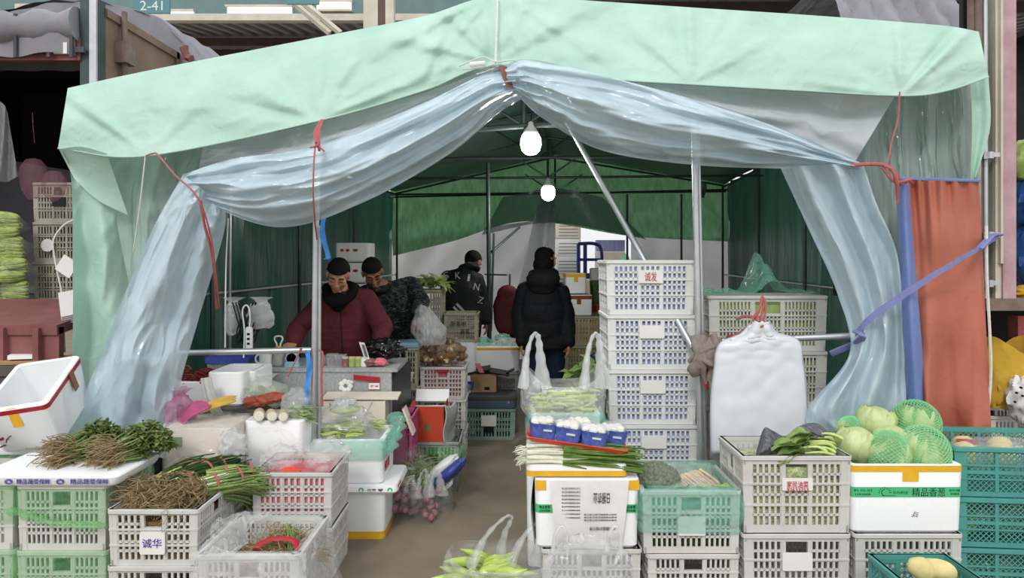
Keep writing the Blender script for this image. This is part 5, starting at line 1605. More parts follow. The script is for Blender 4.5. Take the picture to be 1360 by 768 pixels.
# crate of choy with a printed label
cG = crate_px('vegetable_crate', 'tall white crate of choy sum with a red printed label', 986, 1131, 606, Y, .36, .40, rows=6, cols=15, group='front crates right', plate=('家民油菜', .10, .03, 'ink_red'), pz=(.56, .72))
zG = cG.location.z; wG = .145 * Y
text('92633253', .10, .016, K['ink_red'], cG, (0, -.2095, .36 * .64 - .024))
crate('vegetable_crate', 'white crate below the choy sum crate', (cG.location.x, cG.location.y, 0), wG - .01, .40, zG - .003, rows=6, cols=15, group='front crates right', plate=True, pz=(.5, .75))
m = M(); m.rings([rrect(wG - .07, .33, .03, .02), rrect(wG - .06, .34, .03, .30)]); tag(obj('choy_filling', m, K['choy_fill'], None, cG.location), 'choy sum packed inside the labelled tall crate', 'choy sum', None, 'stuff')
m = M()
for k in range(8):
    p = cG.location + V((.035 + .016 * k + rnd.uniform(-.02, .02), -.15 + .018 * k, .365 + .006 * k + rnd.uniform(-.006, .012)))
    m.cur = 0
    m.tube(curve3([p + V((.13 + rnd.uniform(-.02, .02), -.02 + rnd.uniform(-.03, .03), -.01)), p + V((.08, -.03, .012)), p], 8), [.016, .018, .016, .014, .012, .011, .01, .009, .008], 8, flat=.6)
    m.cur = 1
    for q in range(3):
        leaf(m, p + V((.0, 0, 0)), (-1, rnd.uniform(-.7, .4), rnd.uniform(-.1, .5)), .15, .085, .4, nu=4, nv=6)
tag(obj('choy_sum', m, [K['choy'], K['leaf_mid']], None, None, 60), 'bunch of choy sum on top of the labelled tall crate', 'choy sum')
m = sheet([(1003, 606, 3.68), (1014, 570, 3.74), (1026, 572, 3.76), (1044, 580, 3.78), (1062, 566, 3.8), (1082, 562, 3.8), (1098, 572, 3.78), (1112, 596, 3.7)],
          [(1000, 612, 3.60), (1018, 611, 3.56), (1036, 609, 3.56), (1050, 604, 3.6), (1062, 592, 3.66), (1078, 584, 3.68), (1096, 590, 3.68), (1108, 606, 3.64)], 70, 26, 0,
          lambda u, v, x, y: -.07 * math.sin(PI * v) + .03 * math.sin(u * 19 + v * 4) + .025 * nz((u * 6, v * 4, 2), 1.3))
gc_ = tag(obj('grey_wool_cloth', m, K['cloth_grey'], None, None, 60), 'speckled dark grey cloth thrown over the choy sum crate', 'cloth')
mo = gc_.modifiers.new('thickness', 'SOLIDIFY'); mo.thickness = .012

# foam box with the green printed tape, cabbages on top
wH = .151 * Y
zt = GZ(618, Y)
fh = foam_box('foam_box', 'white foam box with a green printed tape under the netted cabbages', (GX(1205, Y), Y + .19, zt - .318), wH, .38, .318, taper=.035)
band(fh, .168, .216, K['tape_grn'])
band(fh, .286, .316, K['tape_yel'])
m = M(); m.box((.015, -.19, .27), (.075, .004, .055)); obj('tape_flap', m, K['tape_yel'], fh, None, 0)
text('精品香葱', .155, .04, K['ink'], fh, (.10, -.1885, .192)); text('SUNRISE', .07, .013, K['ink'], fh, (-.03, -.1885, .190)); text('95.05-03', .085, .011, K['ink'], fh, (-.205, -.1885, .200)); text('13930008', .07, .009, K['ink'], fh, (-.205, -.1885, .182))
text('鲜时鲜', .05, .011, K['ink'], fh, (.22, -.1885, .200)); text('9083', .04, .009, K['ink'], fh, (.22, -.1885, .184))
m = M()
for k in range(9):
    a = PI * k / 8
    m.obox((-.105 + .026 * math.cos(a), -.1885, .19 + .022 * math.sin(a)), (.005 * math.cos(a), 0, .005 * math.sin(a)), (0, .001, 0), (-.0012 * math.sin(a), 0, .0012 * math.cos(a)))
m.tube([(-.105 + .014 * math.cos(a), -.1885, .19 + .014 * math.sin(a)) for a in [PI * .5 + PI * k / 10 for k in range(11)]], .0018, 5)
m.box((-.085, -.1885, .175), (.06, .001, .002))
obj('sun_mark', m, K['ink'], fh, None, 0)
text('乒', .03, .03, K['ink_grey'], fh, (.04, -.1855, .085), (0, .4, 0))
crate('vegetable_crate', 'white crate under the foam box with the green printed tape', (GX(1207, Y), Y + .19, 0), .50, .38, zt - .32, rows=6, cols=16, group='front crates right', handle=False)
zc = zt + .0


def cabbage(label, loc, R_, seed, netted, sq=(1, 1, .88)):
    r = thing('cabbage', label, 'cabbage', loc, (.2 * math.sin(seed), .2 * math.cos(seed), seed), 'cabbages on the taped foam box')
    rr = random.Random(seed)

    def f(d):
        return 1 + .08 * nz(d, 1.6, seed) + .06 * abs(nz(d, 3.5, seed))
    m = M(); m.ell((0, 0, 0), (R_ * sq[0], R_ * sq[1], R_ * sq[2]), 30, 20, f); obj('heart', m, K['cabbage_green' if netted else 'cabbage'], r, None, 60)
    m = M()
    for k in range(6):
        a0 = 2 * PI * k / 6 + rr.random()

        def lf(u, v):
            th = a0 + (u - .5) * 2.1 * math.sin(PI * (.12 + .7 * v))
            ph = PI * (1 - .78 * v)
            q = R_ * (1.03 + .05 * (v ** 3) * (1.5 + math.sin(u * 22 + k)) + .11 * nz((u * 3, v * 3, k), 1, seed) - .05 * abs(nz((u * 6, v * 5, k), 1, seed)) + .05 * abs(u - .5) * 2 * v + .02 * k / 6 + .014 * abs(math.sin((u - .5) * 16)) * v)
            return V((math.cos(th) * math.sin(ph) * q * sq[0], math.sin(th) * math.sin(ph) * q * sq[1], math.cos(ph) * q * sq[2]))
        m.grid(lf, 14, 14)
    obj('outer_leaves', m, K['cabbage_green' if netted else 'cabbage'], r, None, 60)
    if netted:
        m = M()
        for s in (1, -1):
            for k in range(38):
                a0 = 2 * PI * k / 38
                m.tube([V((math.cos(a0 + s * 1.9 * v) * math.sin(PI * (.06 + .88 * v)) * sq[0], math.sin(a0 + s * 1.9 * v) * math.sin(PI * (.06 + .88 * v)) * sq[1], math.cos(PI * (.06 + .88 * v)) * sq[2])) * R_ * 1.15 for v in [q / 22 for q in range(23)]], .0022, 3, False)
        o = obj('net', m, K['cab_net'], r, None, 60); o.rotation_euler = (PI / 2 * .9, .3, 0)
    return r


cabs = [(1180, 604, 3.64, .10, 1, 1, 'netted cabbage at the front left of the pile'), (1226, 600, 3.64, .11, 2, 1, 'netted cabbage at the front right of the pile'),
        (1137, 592, 3.72, .10, 3, 0, 'bare cabbage at the left end of the pile'), (1187, 592, 3.72, .105, 4, 0, 'bare pale cabbage in the middle of the pile'),
        (1163, 562, 3.84, .095, 5, 0, 'bare cabbage at the top left of the pile'), (1216, 563, 3.84, .105, 6, 1, 'netted cabbage leaning at the top right of the pile'), (1130, 574, 3.86, .07, 8, 1, 'small netted cabbage behind the left end of the pile')]
for px, py, yy, R_, sd, nt_, lb in cabs:
    cabbage(lb, W(px, py, yy), R_, sd, nt_)
# teal crates with mesh sides
for i, (zz, lb) in enumerate(((.485, 'teal mesh crate, topmost of the stack at the right edge'), (.245, 'teal mesh crate in the middle of the stack at the right edge'), (.005, 'teal mesh crate at the bottom of the stack at the right edge'))):
    rz = -.10
    lo = V((2.455, 3.78, zz))
    c = crate('mesh_crate', lb, lo, .66, .46, .235, m='crate_teal', rotz=rz, style='mesh', cols=4, rows=2, group='teal mesh crates', handle=False)
    mt = Matrix.Translation(lo) @ Matrix.Rotation(rz, 4, 'Z')
    for k in range(9):
        p = mt @ V((-.24 + .06 * k, -.13 + .13 * (k % 3), .08 if i else .16))
        m = M(); m.ell((0, 0, 0), (.06, .055, .05), 16, 10, lambda d: 1 + .12 * nz(d, 1.5, k + i * 9))
        o = obj('bagged_vegetable', m, K['potato'] if i == 0 or k % 2 == 0 else K['leaf_light'], None, p, 60)
        tag(o, 'pale vegetable lying in the %s teal mesh crate' % ('topmost', 'middle', 'bottom')[i], 'vegetable', 'vegetables in the teal crates')
    m = pouch(mt @ V((0, 0, .11 if i else .14)), (.30, .20, .085), 111 + i, .15, 40, 20)
    tag(obj('clear_bag', m, K['bag'], None, None, 60), 'clear bag inside the %s teal mesh crate' % ('topmost', 'middle', 'bottom')[i], 'plastic bag')
m = M(); m.lathe([(.05, 0), (.052, .008), (.03, .012)], 20, W(1285, 588, 3.85)); tag(obj('jar_lid', m, K['tape_red']), 'small red lid in the topmost teal crate', 'lid')
# tubers at the very bottom
c = crate('mesh_crate', 'teal crate of pale yellow tubers at the picture bottom', (GX(1245, 3.05), 3.14, .0), .34, .30, .33, m='crate_teal', style='mesh', cols=3, rows=3, handle=False)
for i, (px, py, rz, lb) in enumerate(((1224, 756, .5, 'pale yellow tuber leaning at the left in the bottom teal crate'), (1245, 757, -.3, 'pale yellow tuber leaning at the right in the bottom teal crate'), (1234, 772, .1, 'pale yellow tuber lying at the front of the bottom teal crate'))):
    m = M(); m.ell((0, 0, 0), (.075, .042, .045), 18, 12, lambda d: 1 + .1 * nz(d, 1.5, i))
    o = obj('yellow_tuber', m, K['potato'], None, W(px, py, 3.06 + .05 * i), 60); o.rotation_euler = (0, .5 - i * .4, rz); tag(o, lb, 'tuber', 'tubers at the picture bottom')
# ================================================================ COUNTER
ct = thing('sheet_metal_counter', 'grey sheet metal counter behind the front rail with goods on top', 'counter', (-1.24, 5.2, 0))
m = M(); m.box2(-1.67, -.79, 4.93, 4.96, 0, .875); part('front_panel', m, 'metal_grey', ct, 0)
m = M(); m.obox((-.775, 5.19, .44), (.01, 0, 0), (.035, .25, 0), (0, 0, .44)); part('side_panel', m, 'metal_dark', ct, 0)
m = M(); m.box2(-1.675, -.75, 4.92, 5.44, .875, .9); part('counter_top', m, 'metal_grey', ct, 0)
m = M(); m.box2(-1.67, -.8, 5.4, 5.43, 0, .875); part('back_panel', m, 'metal_grey', ct, 0)
m = M(); m.obox(W(487, 503, 4.915), (.085, 0, -.008), (0, .004, 0), (0, 0, .016)); part('red_tape', m, 'tape_red', ct, 0)
m = M(); m.obox(W(497, 513, 4.918), (.035, 0, 0), (0, .004, 0), (0, 0, .02)); part('price_sticker', m, 'plate', ct, 0)
text('价 48', .05, .014, K['ink_red'], ct, V(W(497, 513, 4.91)) - V(ct.location))
m = M()
for k in range(7):
    a = 2 * PI * k / 7
    m.ell(W(459, 513, 4.92) + V((.03 * math.cos(a), 0, .03 * math.sin(a))), (.018, .006, .018), 8, 6)
m.ell(W(467, 508, 4.915), (.012, .008, .012), 8, 6)
part('sticker_flower', m, 'ceramic', ct)
ZC = .9
# things on the counter
mug = thing('white_mug', 'plain white mug standing at the left end of the counter', 'mug', (GX(353, 5.0), 5.0, ZC))
m = M(); m.lathe([(.038, 0), (.042, .004), (.043, .09), (.043, .098), (.039, .098), (.038, .01)], 24); obj('cup', m, K['ceramic'], mug)
m = M(); m.tube([V((-.04 - .028 * math.sin(a), 0, .05 + .03 * math.cos(a))) for a in [PI * k / 10 for k in range(11)]], .006, 8); obj('handle', m, K['ceramic'], mug)
jar = thing('tea_jar', 'glass jar of amber tea with a metal loop lid beside the white mug', 'jar', (GX(370, 5.02), 5.02, ZC))
m = M(); m.lathe([(.035, 0), (.04, .006), (.04, .085), (.036, .10), (.036, .104), (.034, .104), (.034, .09), (.037, .08), (.037, .01)], 24); obj('glass_body', m, K['glass'], jar)
m = M(); m.lathe([(.001, .008), (.036, .008), (.036, .075), (.001, .075)], 20); obj('tea', m, K['tea'], jar)
m = M(); m.lathe([(.038, .104), (.038, .112), (.02, .128), (.016, .135), (.001, .136)], 20); obj('lid', m, K['mustard'], jar)
m = M()
P_ = [V((.012, 0, .13)), V((.013, 0, .15)), V((.026, 0, .175)), V((.022, 0, .195)), V((0, 0, .20)), V((-.022, 0, .195)), V((-.026, 0, .175)), V((-.013, 0, .15)), V((-.012, 0, .13))]
m.tube(curve3(P_, 30), .006, 8); obj('lid_loop', m, K['ceramic'], jar)
r = thing('round_scale', 'small pale blue round dial standing near the seller hand', 'scale', (GX(388, 5.0), 5.0, ZC))
m = M(); m.rings([rrect(.10, .05, .012, 0), rrect(.09, .05, .012, .03), rrect(.08, .04, .012, .035)]); obj('base', m, K['blue_pale'], r)
m = M(); m.lathe([(.042, -.012), (.045, -.01), (.045, .012), (.04, .016)], 24); m.xf(Matrix.Translation((0, 0, .055)) @ Matrix.Rotation(PI / 2, 4, 'X')); obj('dial_case', m, K['blue_pale'], r)
m = M(); m.lathe([(.034, .0), (.034, .003)], 24); m.xf(Matrix.Translation((0, -.013, .055)) @ Matrix.Rotation(PI / 2, 4, 'X')); dl = obj('dial_face', m, K['plate'], r)
m = M(); m.box((0, -.0175, .065), (.003, .001, .024), (0, .5, 0)); obj('needle', m, K['ink'], dl, None, 0)
for i, (px, hh, k, lb) in enumerate(((440, .07, 'glass', 'first clear lidded tub on the counter beside the front post'), (451, .065, 'glass', 'second clear lidded tub on the counter near the post'), (424, .055, 'glass', 'low clear tub left of the front post on the counter'))):
    r = thing('clear_tub', lb, 'tub', (GX(px, 5.02), 5.05, ZC), 0, 'clear tubs on the counter')
    m = M(); m.rings([rrect(.06, .06, .012, 0), rrect(.07, .07, .012, hh)]); obj('tub_body', m, K['bag'], r)
    m = M(); m.rings([rrect(.074, .074, .012, hh), rrect(.074, .074, .012, hh + .008)]); obj('lid', m, K['glass'], r)
    m = M(); m.ell((0, 0, hh * .4), (.026, .026, hh * .35), 12, 8); obj('contents', m, K['shallot'] if i < 2 else K['cloth_pale'], r)
for i, px in enumerate((459, 468, 476, 484)):
    r = thing('jam_jar', ('purple lidded small jar first in the row on the counter', 'yellow green small jar second in the row on the counter', 'yellow green small jar third in the row on the counter', 'white small cup at the right end of the jar row')[i], 'jar', (GX(px, 5.0), 4.99, ZC), 0, 'small jars on the counter')
    m = M(); m.lathe([(.019, 0), (.022, .004), (.022, .05), (.018, .056)], 16); obj('jar_body', m, K[('shallot', 'leaf_light', 'leaf_light', 'ceramic')[i]], r)
    m = M(); m.lathe([(.021, .054), (.021, .066), (.001, .067)], 16); obj('lid', m, K[('cloth_pale', 'potato', 'potato', 'ceramic')[i]], r)
m = cloth_blob(W(510, 462, 5.15) + V((0, 0, -.01)), (.14, .10, .075), 7, .35, 40, 26); tag(obj('black_bag', m, K['black_film'], None, None, 60), 'black plastic bag lying on the counter before the maroon jacket', 'plastic bag')
m = M(); m.obox(W(484, 467, 4.98) + V((0, 0, .005)), (.016, .01, -.004), (0, .003, .0), (-.018, 0, .055)); o = obj('price_card', m, K['plate'], None, None, 0); tag(o, 'upright leaning card with printed lines beside the black bag', 'card')
m = M(); m.obox(W(484.5, 467, 4.972) + V((0, 0, .005)), (.008, .005, -.002), (0, .001, 0), (-.012, 0, .04)); obj('printed_lines', m, K['ink_grey'], o, None, 0)
for i, (px, k, lb) in enumerate(((492, 'shallot', 'purple wrapped bundle at the front edge of the counter'), (505, 'pinkred', 'pink red wrapped bundle at the right end of the counter'))):
    m = pouch((GX(px, 5.0), 5.0, ZC + .028), (.05, .04, .028), 120 + i, .3, 24, 14); tag(obj('small_bundle', m, K[k], None, None, 60), lb, 'bundle')
# power strip and tangled cords hanging behind the rail
r = thing('power_strip', 'white power strip hanging among cords behind the front rail', 'power strip', W(331, 450, 4.75))
m = M(); m.rings([rrect(.042, .03, .008, -.075), rrect(.042, .03, .008, .06), rrect(.03, .02, .006, .075)]); obj('strip_body', m, K['white'], r)
m = M(); m.tube(curve3([(0, 0, .07), (.005, 0, .12), (-.005, .01, .19), (-.03, .02, .21), (-.05, .02, .17), (-.03, .0, .05), (-.035, 0, -.12)], 40), .005, 6); obj('cable', m, K['white'], r)
m = M()
for s in (-.03, .0, .03):
    m.box((0, -.016, s), (.018, .002, .014))
obj('sockets', m, K['black'], r, None, 0)
r = thing('cord_tangle', 'dark tangle of cables hanging from the tent frame behind the rail', 'cables', W(326, 410, 4.8))
m = M()
rr = random.Random(4)
for k in range(7):
    P_ = [(rr.uniform(-.10, .10), rr.uniform(-.03, .05), .04), (rr.uniform(-.10, .10), rr.uniform(-.04, .04), -.10), (rr.uniform(-.06, .06), rr.uniform(-.04, .04), -.22), (rr.uniform(-.08, .10), 0, -.10), (rr.uniform(-.06, .08), .02, .03)]
    m.tube(curve3(P_, 24), .005, 6)
obj('cables', m, K['black'], r)
m = pouch(W(346, 420, 4.82), (.085, .05, .095), 131, .3, 30, 22, knot=.05); tag(obj('clear_bag', m, K['white_bag'], None, None, 60), 'clear bag hanging right of the white power strip', 'plastic bag')
m = pouch(W(309, 425, 4.85), (.05, .04, .12), 133, .25, 26, 20, knot=.05); tag(obj('clear_bag', m, K['bag'], None, None, 60), 'narrow clear bag hanging left of the white power strip', 'plastic bag')
m = M(); m.tube(curve3([W(303, 290, 4.9), W(300, 360, 4.88), W(299, 462, 4.85)], 20), .005, 6); tag(obj('white_cable', m, K['white']), 'thin white cable running down to the front rail', 'cable')
# blue ribbons on the post
for i, (P_, lb) in enumerate((([(431, 285), (428, 310), (436, 342), (432, 344)], 'blue plastic ribbon hanging high beside the left front post'), ([(408, 466), (411, 490), (407, 520), (410, 560)], 'blue plastic ribbon tied to the front rail at the left post'))):
    P3 = curve3([W(x, y, 4.33) for x, y in P_], 24)
    m = M(); m.grid(lambda u, v: P3[min(24, int(u * 24 + .01))] + V(((v - .5) * .03, .008 * math.sin(u * 14 + v * 3), .004 * math.sin(v * 8))), 24, 4)
    tag(obj('blue_ribbon', m, K['rope_blue'], None, None, 60), lb, 'ribbon')
m = M(); m.tube(curve3([W(424, 465, 4.31), W(429, 472, 4.3), W(427, 500, 4.3), W(428, 540, 4.31)], 16), .007, 6); m.tube(curve3([W(400, 462, 4.36), W(392, 480, 4.35), W(382, 500, 4.35)], 10), .005, 6)
tag(obj('pink_twine', m, K['rope_red']), 'pink twine ends hanging from the knot on the left post', 'rope')

# ================================================================ LEFT OF THE AISLE, MIDDLE DISTANCE
# white printed cartons at the back left wall
crt = [(470, 322, 372, 6.6), ]
for i, (y0, y1, lb) in enumerate(((322, 348, 'white carton with red printing, topmost by the left tent wall'), (349, 376, 'white carton with red printing, second by the left tent wall'), (377, 410, 'white carton by the left tent wall behind the sellers, third from the top'), (411, 480, 'white carton at the bottom by the left tent wall'))):
    Yc = 6.75
    z0, z1 = (0 if i == 3 else GZ(y1, Yc)), GZ(y0, Yc)
    r = foam_box('printed_carton', lb, (GX(466, Yc), Yc + .2, z0), .31, .3, z1 - z0 - .004, open_top=False, taper=0, m='plate', cat='carton', group='white cartons by the left wall')
    for k, s in enumerate((-.09, -.04, .03)):
        m = M(); m.rings([[V((s + .018 * math.cos(a) * (1 + .4 * (k == 2)), -.1525, (z1 - z0) * .6 + .014 * math.sin(a))) for a in [2 * PI * q / 8 for q in range(8)]], [V((s + .018 * math.cos(a) * (1 + .4 * (k == 2)), -.1505, (z1 - z0) * .6 + .014 * math.sin(a))) for a in [2 * PI * q / 8 for q in range(8)]]]); obj('red_mark', m, K['ink_red'], r, None, 0)
# white crate with green cover by the counter
for i in range(3):
    c = crate('vegetable_crate', ('white crate with a pale green cover beside the counter end, topmost', 'white crate beside the counter end, middle of its stack', 'white crate beside the counter end, lowest of its stack')[i], (GX(536.5, 5.85), 5.94, .31 * (2 - i)), .225, .26, .308, cols=8, rows=6, m='crate_dingy', group='crates beside the counter')
m = M(); m.rings([rrect(.23, .28, .02, .0), rrect(.235, .285, .02, .005), rrect(.235, .285, .02, .03), rrect(.22, .27, .02, .035)]); tag(obj('crate_lid', m, K['blue_pale'], None, (GX(536.5, 5.85), 5.94, .93)), 'pale blue green lid on the crate beside the counter', 'lid')
# paper cone piece by the dark counter side
m = M(); m.obox(W(541, 507, 5.6), (.03, .0, 0), (0, .01, 0), (.02, 0, .07)); tag(obj('white_paper', m, K['paper'], None, None, 0), 'white folded paper standing by the dark counter side', 'paper')
# pink crate with the mushroom bag
Yc = 5.9
for i in range(3):
    c = crate('vegetable_crate', ('white crate with pink lining under the bag of brown mushrooms', 'white crate, middle of the stack under the brown mushrooms', 'white crate, lowest of the stack under the brown mushrooms')[i], (GX(588, Yc), Yc + .17, .256 * (2 - i)), .36, .34, .254, cols=12, rows=6, group='crates under the brown mushrooms')
    if i == 0:
        m = M(); m.rings([rrect(.30, .28, .03, .02), rrect(.31, .29, .03, .22)]); obj('pink_lining', m, K['pinkred'], c)
        m = M(); m.box((0, -.178, .225), (.10, .006, .02)); obj('red_label', m, K['tape_red'], c, None, 0)
SHI = M(); SHI.lathe([(.007, -.022), (.009, 0)], 8); SHI.cur = 1; SHI.lathe([(.007, .0), (.024, -.003)], 14, (0, 0, 0), False, False); SHI.cur = 2; SHI.lathe([(.024, -.003), (.028, .002), (.026, .009), (.018, .016), (.001, .018)], 14, (0, 0, 0), False, True)
sme_ = mesh_from('shiitake', SHI, [K['mush_gill'], K['mush_gill'], K['mush_brown']])
mc = V((GX(586, 5.95), 6.04, .79))
for k in range(80):
    a = rnd.random() * 2 * PI; q = math.sqrt(rnd.random())
    x, y = .175 * q * math.cos(a), .13 * q * math.sin(a)
    z = .02 + rnd.random() * .20 * (1 - .75 * q * q)
    o = obj('brown_mushroom', sme_, None, None, mc + V((x, y, z)))
    o.rotation_euler = (rnd.uniform(-1.2, 1.6), rnd.uniform(-1, 1), rnd.random() * 6); o.scale = (1.5,) * 3
    tag(o, 'brown capped mushroom in the clear bag on the pink lined crate', 'mushroom', 'brown mushrooms in the bag')
m = pouch(mc + V((0, 0, .095)), (.20, .16, .125), 141, .2, 40, 24); tag(obj('mushroom_bag', m, K['thin_bag'], None, None, 60), 'clear bag holding the brown mushrooms on the pink lined crate', 'plastic bag')
# crate with greens, in front of the far seller
for i in range(4):
    c = crate('vegetable_crate', ('grey white crate topped with pale greens behind the camouflage jacket', 'second crate below the pale greens', 'third crate below the pale greens', 'lowest crate below the pale greens')[i], (GX(567, 7.0), 7.13, .332 * (3 - i)), .305, .28, .33, cols=11, rows=5, m='crate_grey' if i else 'crate_dingy', group='crates below the pale greens')
m = M()
for k in range(70):
    leaf(m, (GX(567, 7.0) + rnd.uniform(-.15, .15), 7.12 + rnd.uniform(-.14, .12), 1.34 + rnd.uniform(0, .07)), (rnd.uniform(-1, 1), rnd.uniform(-1, .6), rnd.uniform(0, .9)), .13, .07, .5, nu=2, nv=4)
tag(obj('pale_greens', m, K['leaf_light'], None, None, 60), 'pale leafy greens heaped on the tall crate stack', 'greens', None, 'stuff')
# dingy crate in front of the lettered jacket, on foam boxes
c = crate('vegetable_crate', 'dingy crate with dark writing in front of the lettered jacket', (GX(612, 6.85), 7.0, .855), .31, .32, .265, cols=14, rows=5, m='crate_dingy', handle=False)
text('新发地', .14, .05, K['ink'], c, (-.02, -.172, .17)); text('蔬菜', .08, .045, K['ink'], c, (.04, -.172, .10))
foam_box('foam_box', 'white foam box under the dingy crate with dark writing', (GX(606, 6.85), 7.0, .555), .36, .30, .298, taper=.03, open_top=False, group='foam boxes by the far aisle')
b = foam_box('foam_box', 'white foam box with a blue band below the far foam box', (GX(604, 6.8), 7.0, .0), .38, .32, .553, taper=.02, open_top=False, group='foam boxes by the far aisle')
band(b, .42, .5, K['blue'])
# foam box with yellow rim, on a grey crate
c = crate('vegetable_crate', 'grey crate under the yellow rimmed foam box', (GX(660, 7.0), 7.2, .0), .42, .34, .555, cols=16, rows=9, m='crate_grey', handle=False)
b = foam_box('foam_box', 'white foam box with a yellow brown rim beside the far prop', (GX(660, 7.0), 7.19, .557), .43, .36, .235, taper=.05, open_top=False, group='foam boxes by the far aisle')
band(b, .205, .228, K['tape_yel'])
for i, (px, py, rx_, k, lb) in enumerate(((642, 458, .09, 'teal_film', 'crumpled blue green bag on the yellow rimmed foam box, left one'), (672, 455, .11, 'white_bag', 'crumpled pale bag on the yellow rimmed foam box, right one'), (668, 447, .08, 'teal_film', 'small teal bag behind the pale bag on the yellow rimmed box'))):
    m = cloth_blob((GX(px, 7.1), 7.15 + .05 * (i == 2), .82 + .03 * (i == 2)), (rx_, .09, .05), 150 + i, .3, 30, 18); tag(obj('crumpled_bag', m, K[k], None, None, 60), lb, 'plastic bag')
# green crate on the floor with a grey slab and carton
c = crate('vegetable_crate', 'sage green crate with a pale label plate standing on the aisle floor', (GX(649, 6.7), 6.865, 0), .48, .32, .275, cols=14, rows=4, m='crate_green', plate=True, pz=(.45, .8), handle=False)
m = M(); m.rings([rrect(.09, .05, .012, -.004), rrect(.09, .05, .012, .0)]); m.xf(Matrix.Translation((0, -.1665, .09)) @ Matrix.Rotation(PI / 2, 4, 'X')); obj('handle_slot', m, K['black'], c)
r = thing('blue_grey_box', 'flat blue grey plastic box lying on the sage green crate', 'box', (GX(650, 6.7), 6.865, .277))
m = M(); m.rings([rrect(.46, .30, .03, 0), rrect(.48, .32, .03, .02), rrect(.48, .32, .03, .10), rrect(.46, .30, .03, .11)]); obj('box_body', m, K['bluegrey'], r)
m = M(); m.rings([rrect(.49, .33, .03, .075), rrect(.495, .335, .03, .08), rrect(.495, .335, .03, .108), rrect(.47, .31, .03, .118)]); obj('box_lid', m, K['slate'], r)
m = M(); m.box((.17, -.167, .06), (.012, .006, .02)); obj('latch', m, K['pipe'], r, None, 0)
r = thing('carton', 'brown cardboard carton with torn dark flaps behind the blue grey box', 'carton', (GX(643, 6.95), 6.94, .396))
m = M(); m.box2(-.12, .12, -.1, -.095, 0, .17); m.box2(-.12, .12, .05, .055, 0, .17); m.box2(-.12, -.115, -.1, .055, 0, .17); m.box2(.115, .12, -.1, .055, 0, .17); m.box2(-.12, .12, -.1, .055, 0, .005); obj('carton_body', m, K['card'], r, None, 0)
m = M(); m.obox((-.10, -.04, .19), (.16, -.03, .035), (0, .07, .01), (0, 0, .006)); m.obox((.10, -.05, .19), (.13, -.02, -.02), (0, .07, .01), (0, 0, .006)); m.obox((.24, -.06, .195), (.04, -.01, .02), (0, .05, 0), (0, 0, .006)); obj('torn_flap', m, K['black'], r, None, 0)
m = M(); m.rings([rrect(.05, .03, .01, -.002), rrect(.05, .03, .01, 0)]); m.xf(Matrix.Translation((.03, -.101, .04)) @ Matrix.Rotation(PI / 2, 4, 'X')); obj('hand_hole', m, K['black'], r)
m = pouch((GX(618, 6.85), 6.84, .44), (.05, .05, .05), 160, .3, 22, 14); tag(obj('clear_bag', m, K['white_bag'], None, None, 60), 'small pale crumpled bag beside the brown carton', 'plastic bag')
m = M(); m.obox(W(637, 489, 6.7), (.02, 0, 0), (0, .02, 0), (-.02, 0, .04)); tag(obj('pink_packet', m, K['pinkred'], None, None, 0), 'small pink packet between the carton and foam box', 'packet')
# cluster right of the counter: flap box, pink sack, red printed box
Yc = 4.95
r = thing('opened_carton', 'large pale cardboard carton with folded flap in front of the counter', 'carton', (GX(492, 4.8), 4.83, 0))
m = M(); m.box2(-.30, .10, -.065, -.055, 0, .715); m.box2(-.30, .10, .065, .075, 0, .73); m.box2(-.30, -.29, -.06, .07, 0, .73); m.box2(.09, .10, -.06, .07, 0, .72); m.box2(-.30, .10, -.06, .07, 0, .01); obj('carton_body', m, K['card_pale'], r, None, 0)
m = M(); m.obox((-.06, .005, .737), (.24, 0, 0), (0, .075, .008), (0, 0, .005)); obj('flap', m, K['card_pale'], r, None, 0)
m = M(); m.tube(curve3([(.02, -.075, .72), (-.02, -.07, .64), (-.08, -.07, .52)], 8), .003, 5); obj('string', m, K['rope_white'], r)
c = crate('pink_crate', 'pink plastic crate with a dark pink sack beside the red printed box', (GX(530, 5.0), 5.06, .26), .20, .30, .33, m='magenta', cols=8, rows=6, handle=False)
crate('vegetable_crate', 'white crate under the pink crate', (GX(530, 5.0), 5.06, 0), .24, .32, .258, cols=9, rows=4)
_ = None
m = pouch((GX(527, 4.87), 4.885, .42), (.065, .035, .17), 171, .12, 30, 22); tag(obj('pink_sack', m, K['pink_film'], None, None, 60), 'pink plastic sack hanging over the pink crate', 'sack')
m = M(); m.obox((GX(541, 4.8), 4.88, .57), (.035, -.02, -.08), (0, .06, 0), (.005, 0, .004)); tag(obj('cardboard_strip', m, K['card_pale'], None, None, 0), 'bent pale cardboard strip between pink sack and red box', 'cardboard')
c = crate('vegetable_crate', 'grey crate standing under the red printed box', (GX(575, 5.2), 5.42, 0), .36, .40, .345, cols=12, rows=4, m='crate_grey')
r = thing('red_printed_box', 'orange red printed box with white inside standing on the grey crate', 'box', (GX(568, 5.2), 5.36, .347))
m = M(); m.box2(-.125, .115, -.145, -.14, 0, .245); m.box2(-.125, -.12, -.145, .16, 0, .25); m.box2(.11, .115, -.145, .16, 0, .25); obj('printed_sides', m, K['red_print'], r, None, 0)
m = M(); m.box2(-.12, .11, -.14, .155, .19, .195); m.obox((0, .16, .27), (.12, 0, 0), (0, .02, .04), (0, .002, 0)); obj('white_inside', m, K['foam'], r, None, 0)
m = M(); m.lathe([(.03, 0), (.03, .002)], 18); m.xf(Matrix.Translation((.0, -.1455, .10)) @ Matrix.Rotation(PI / 2, 4, 'X')); obj('round_print', m, K['mush_brown'], r)
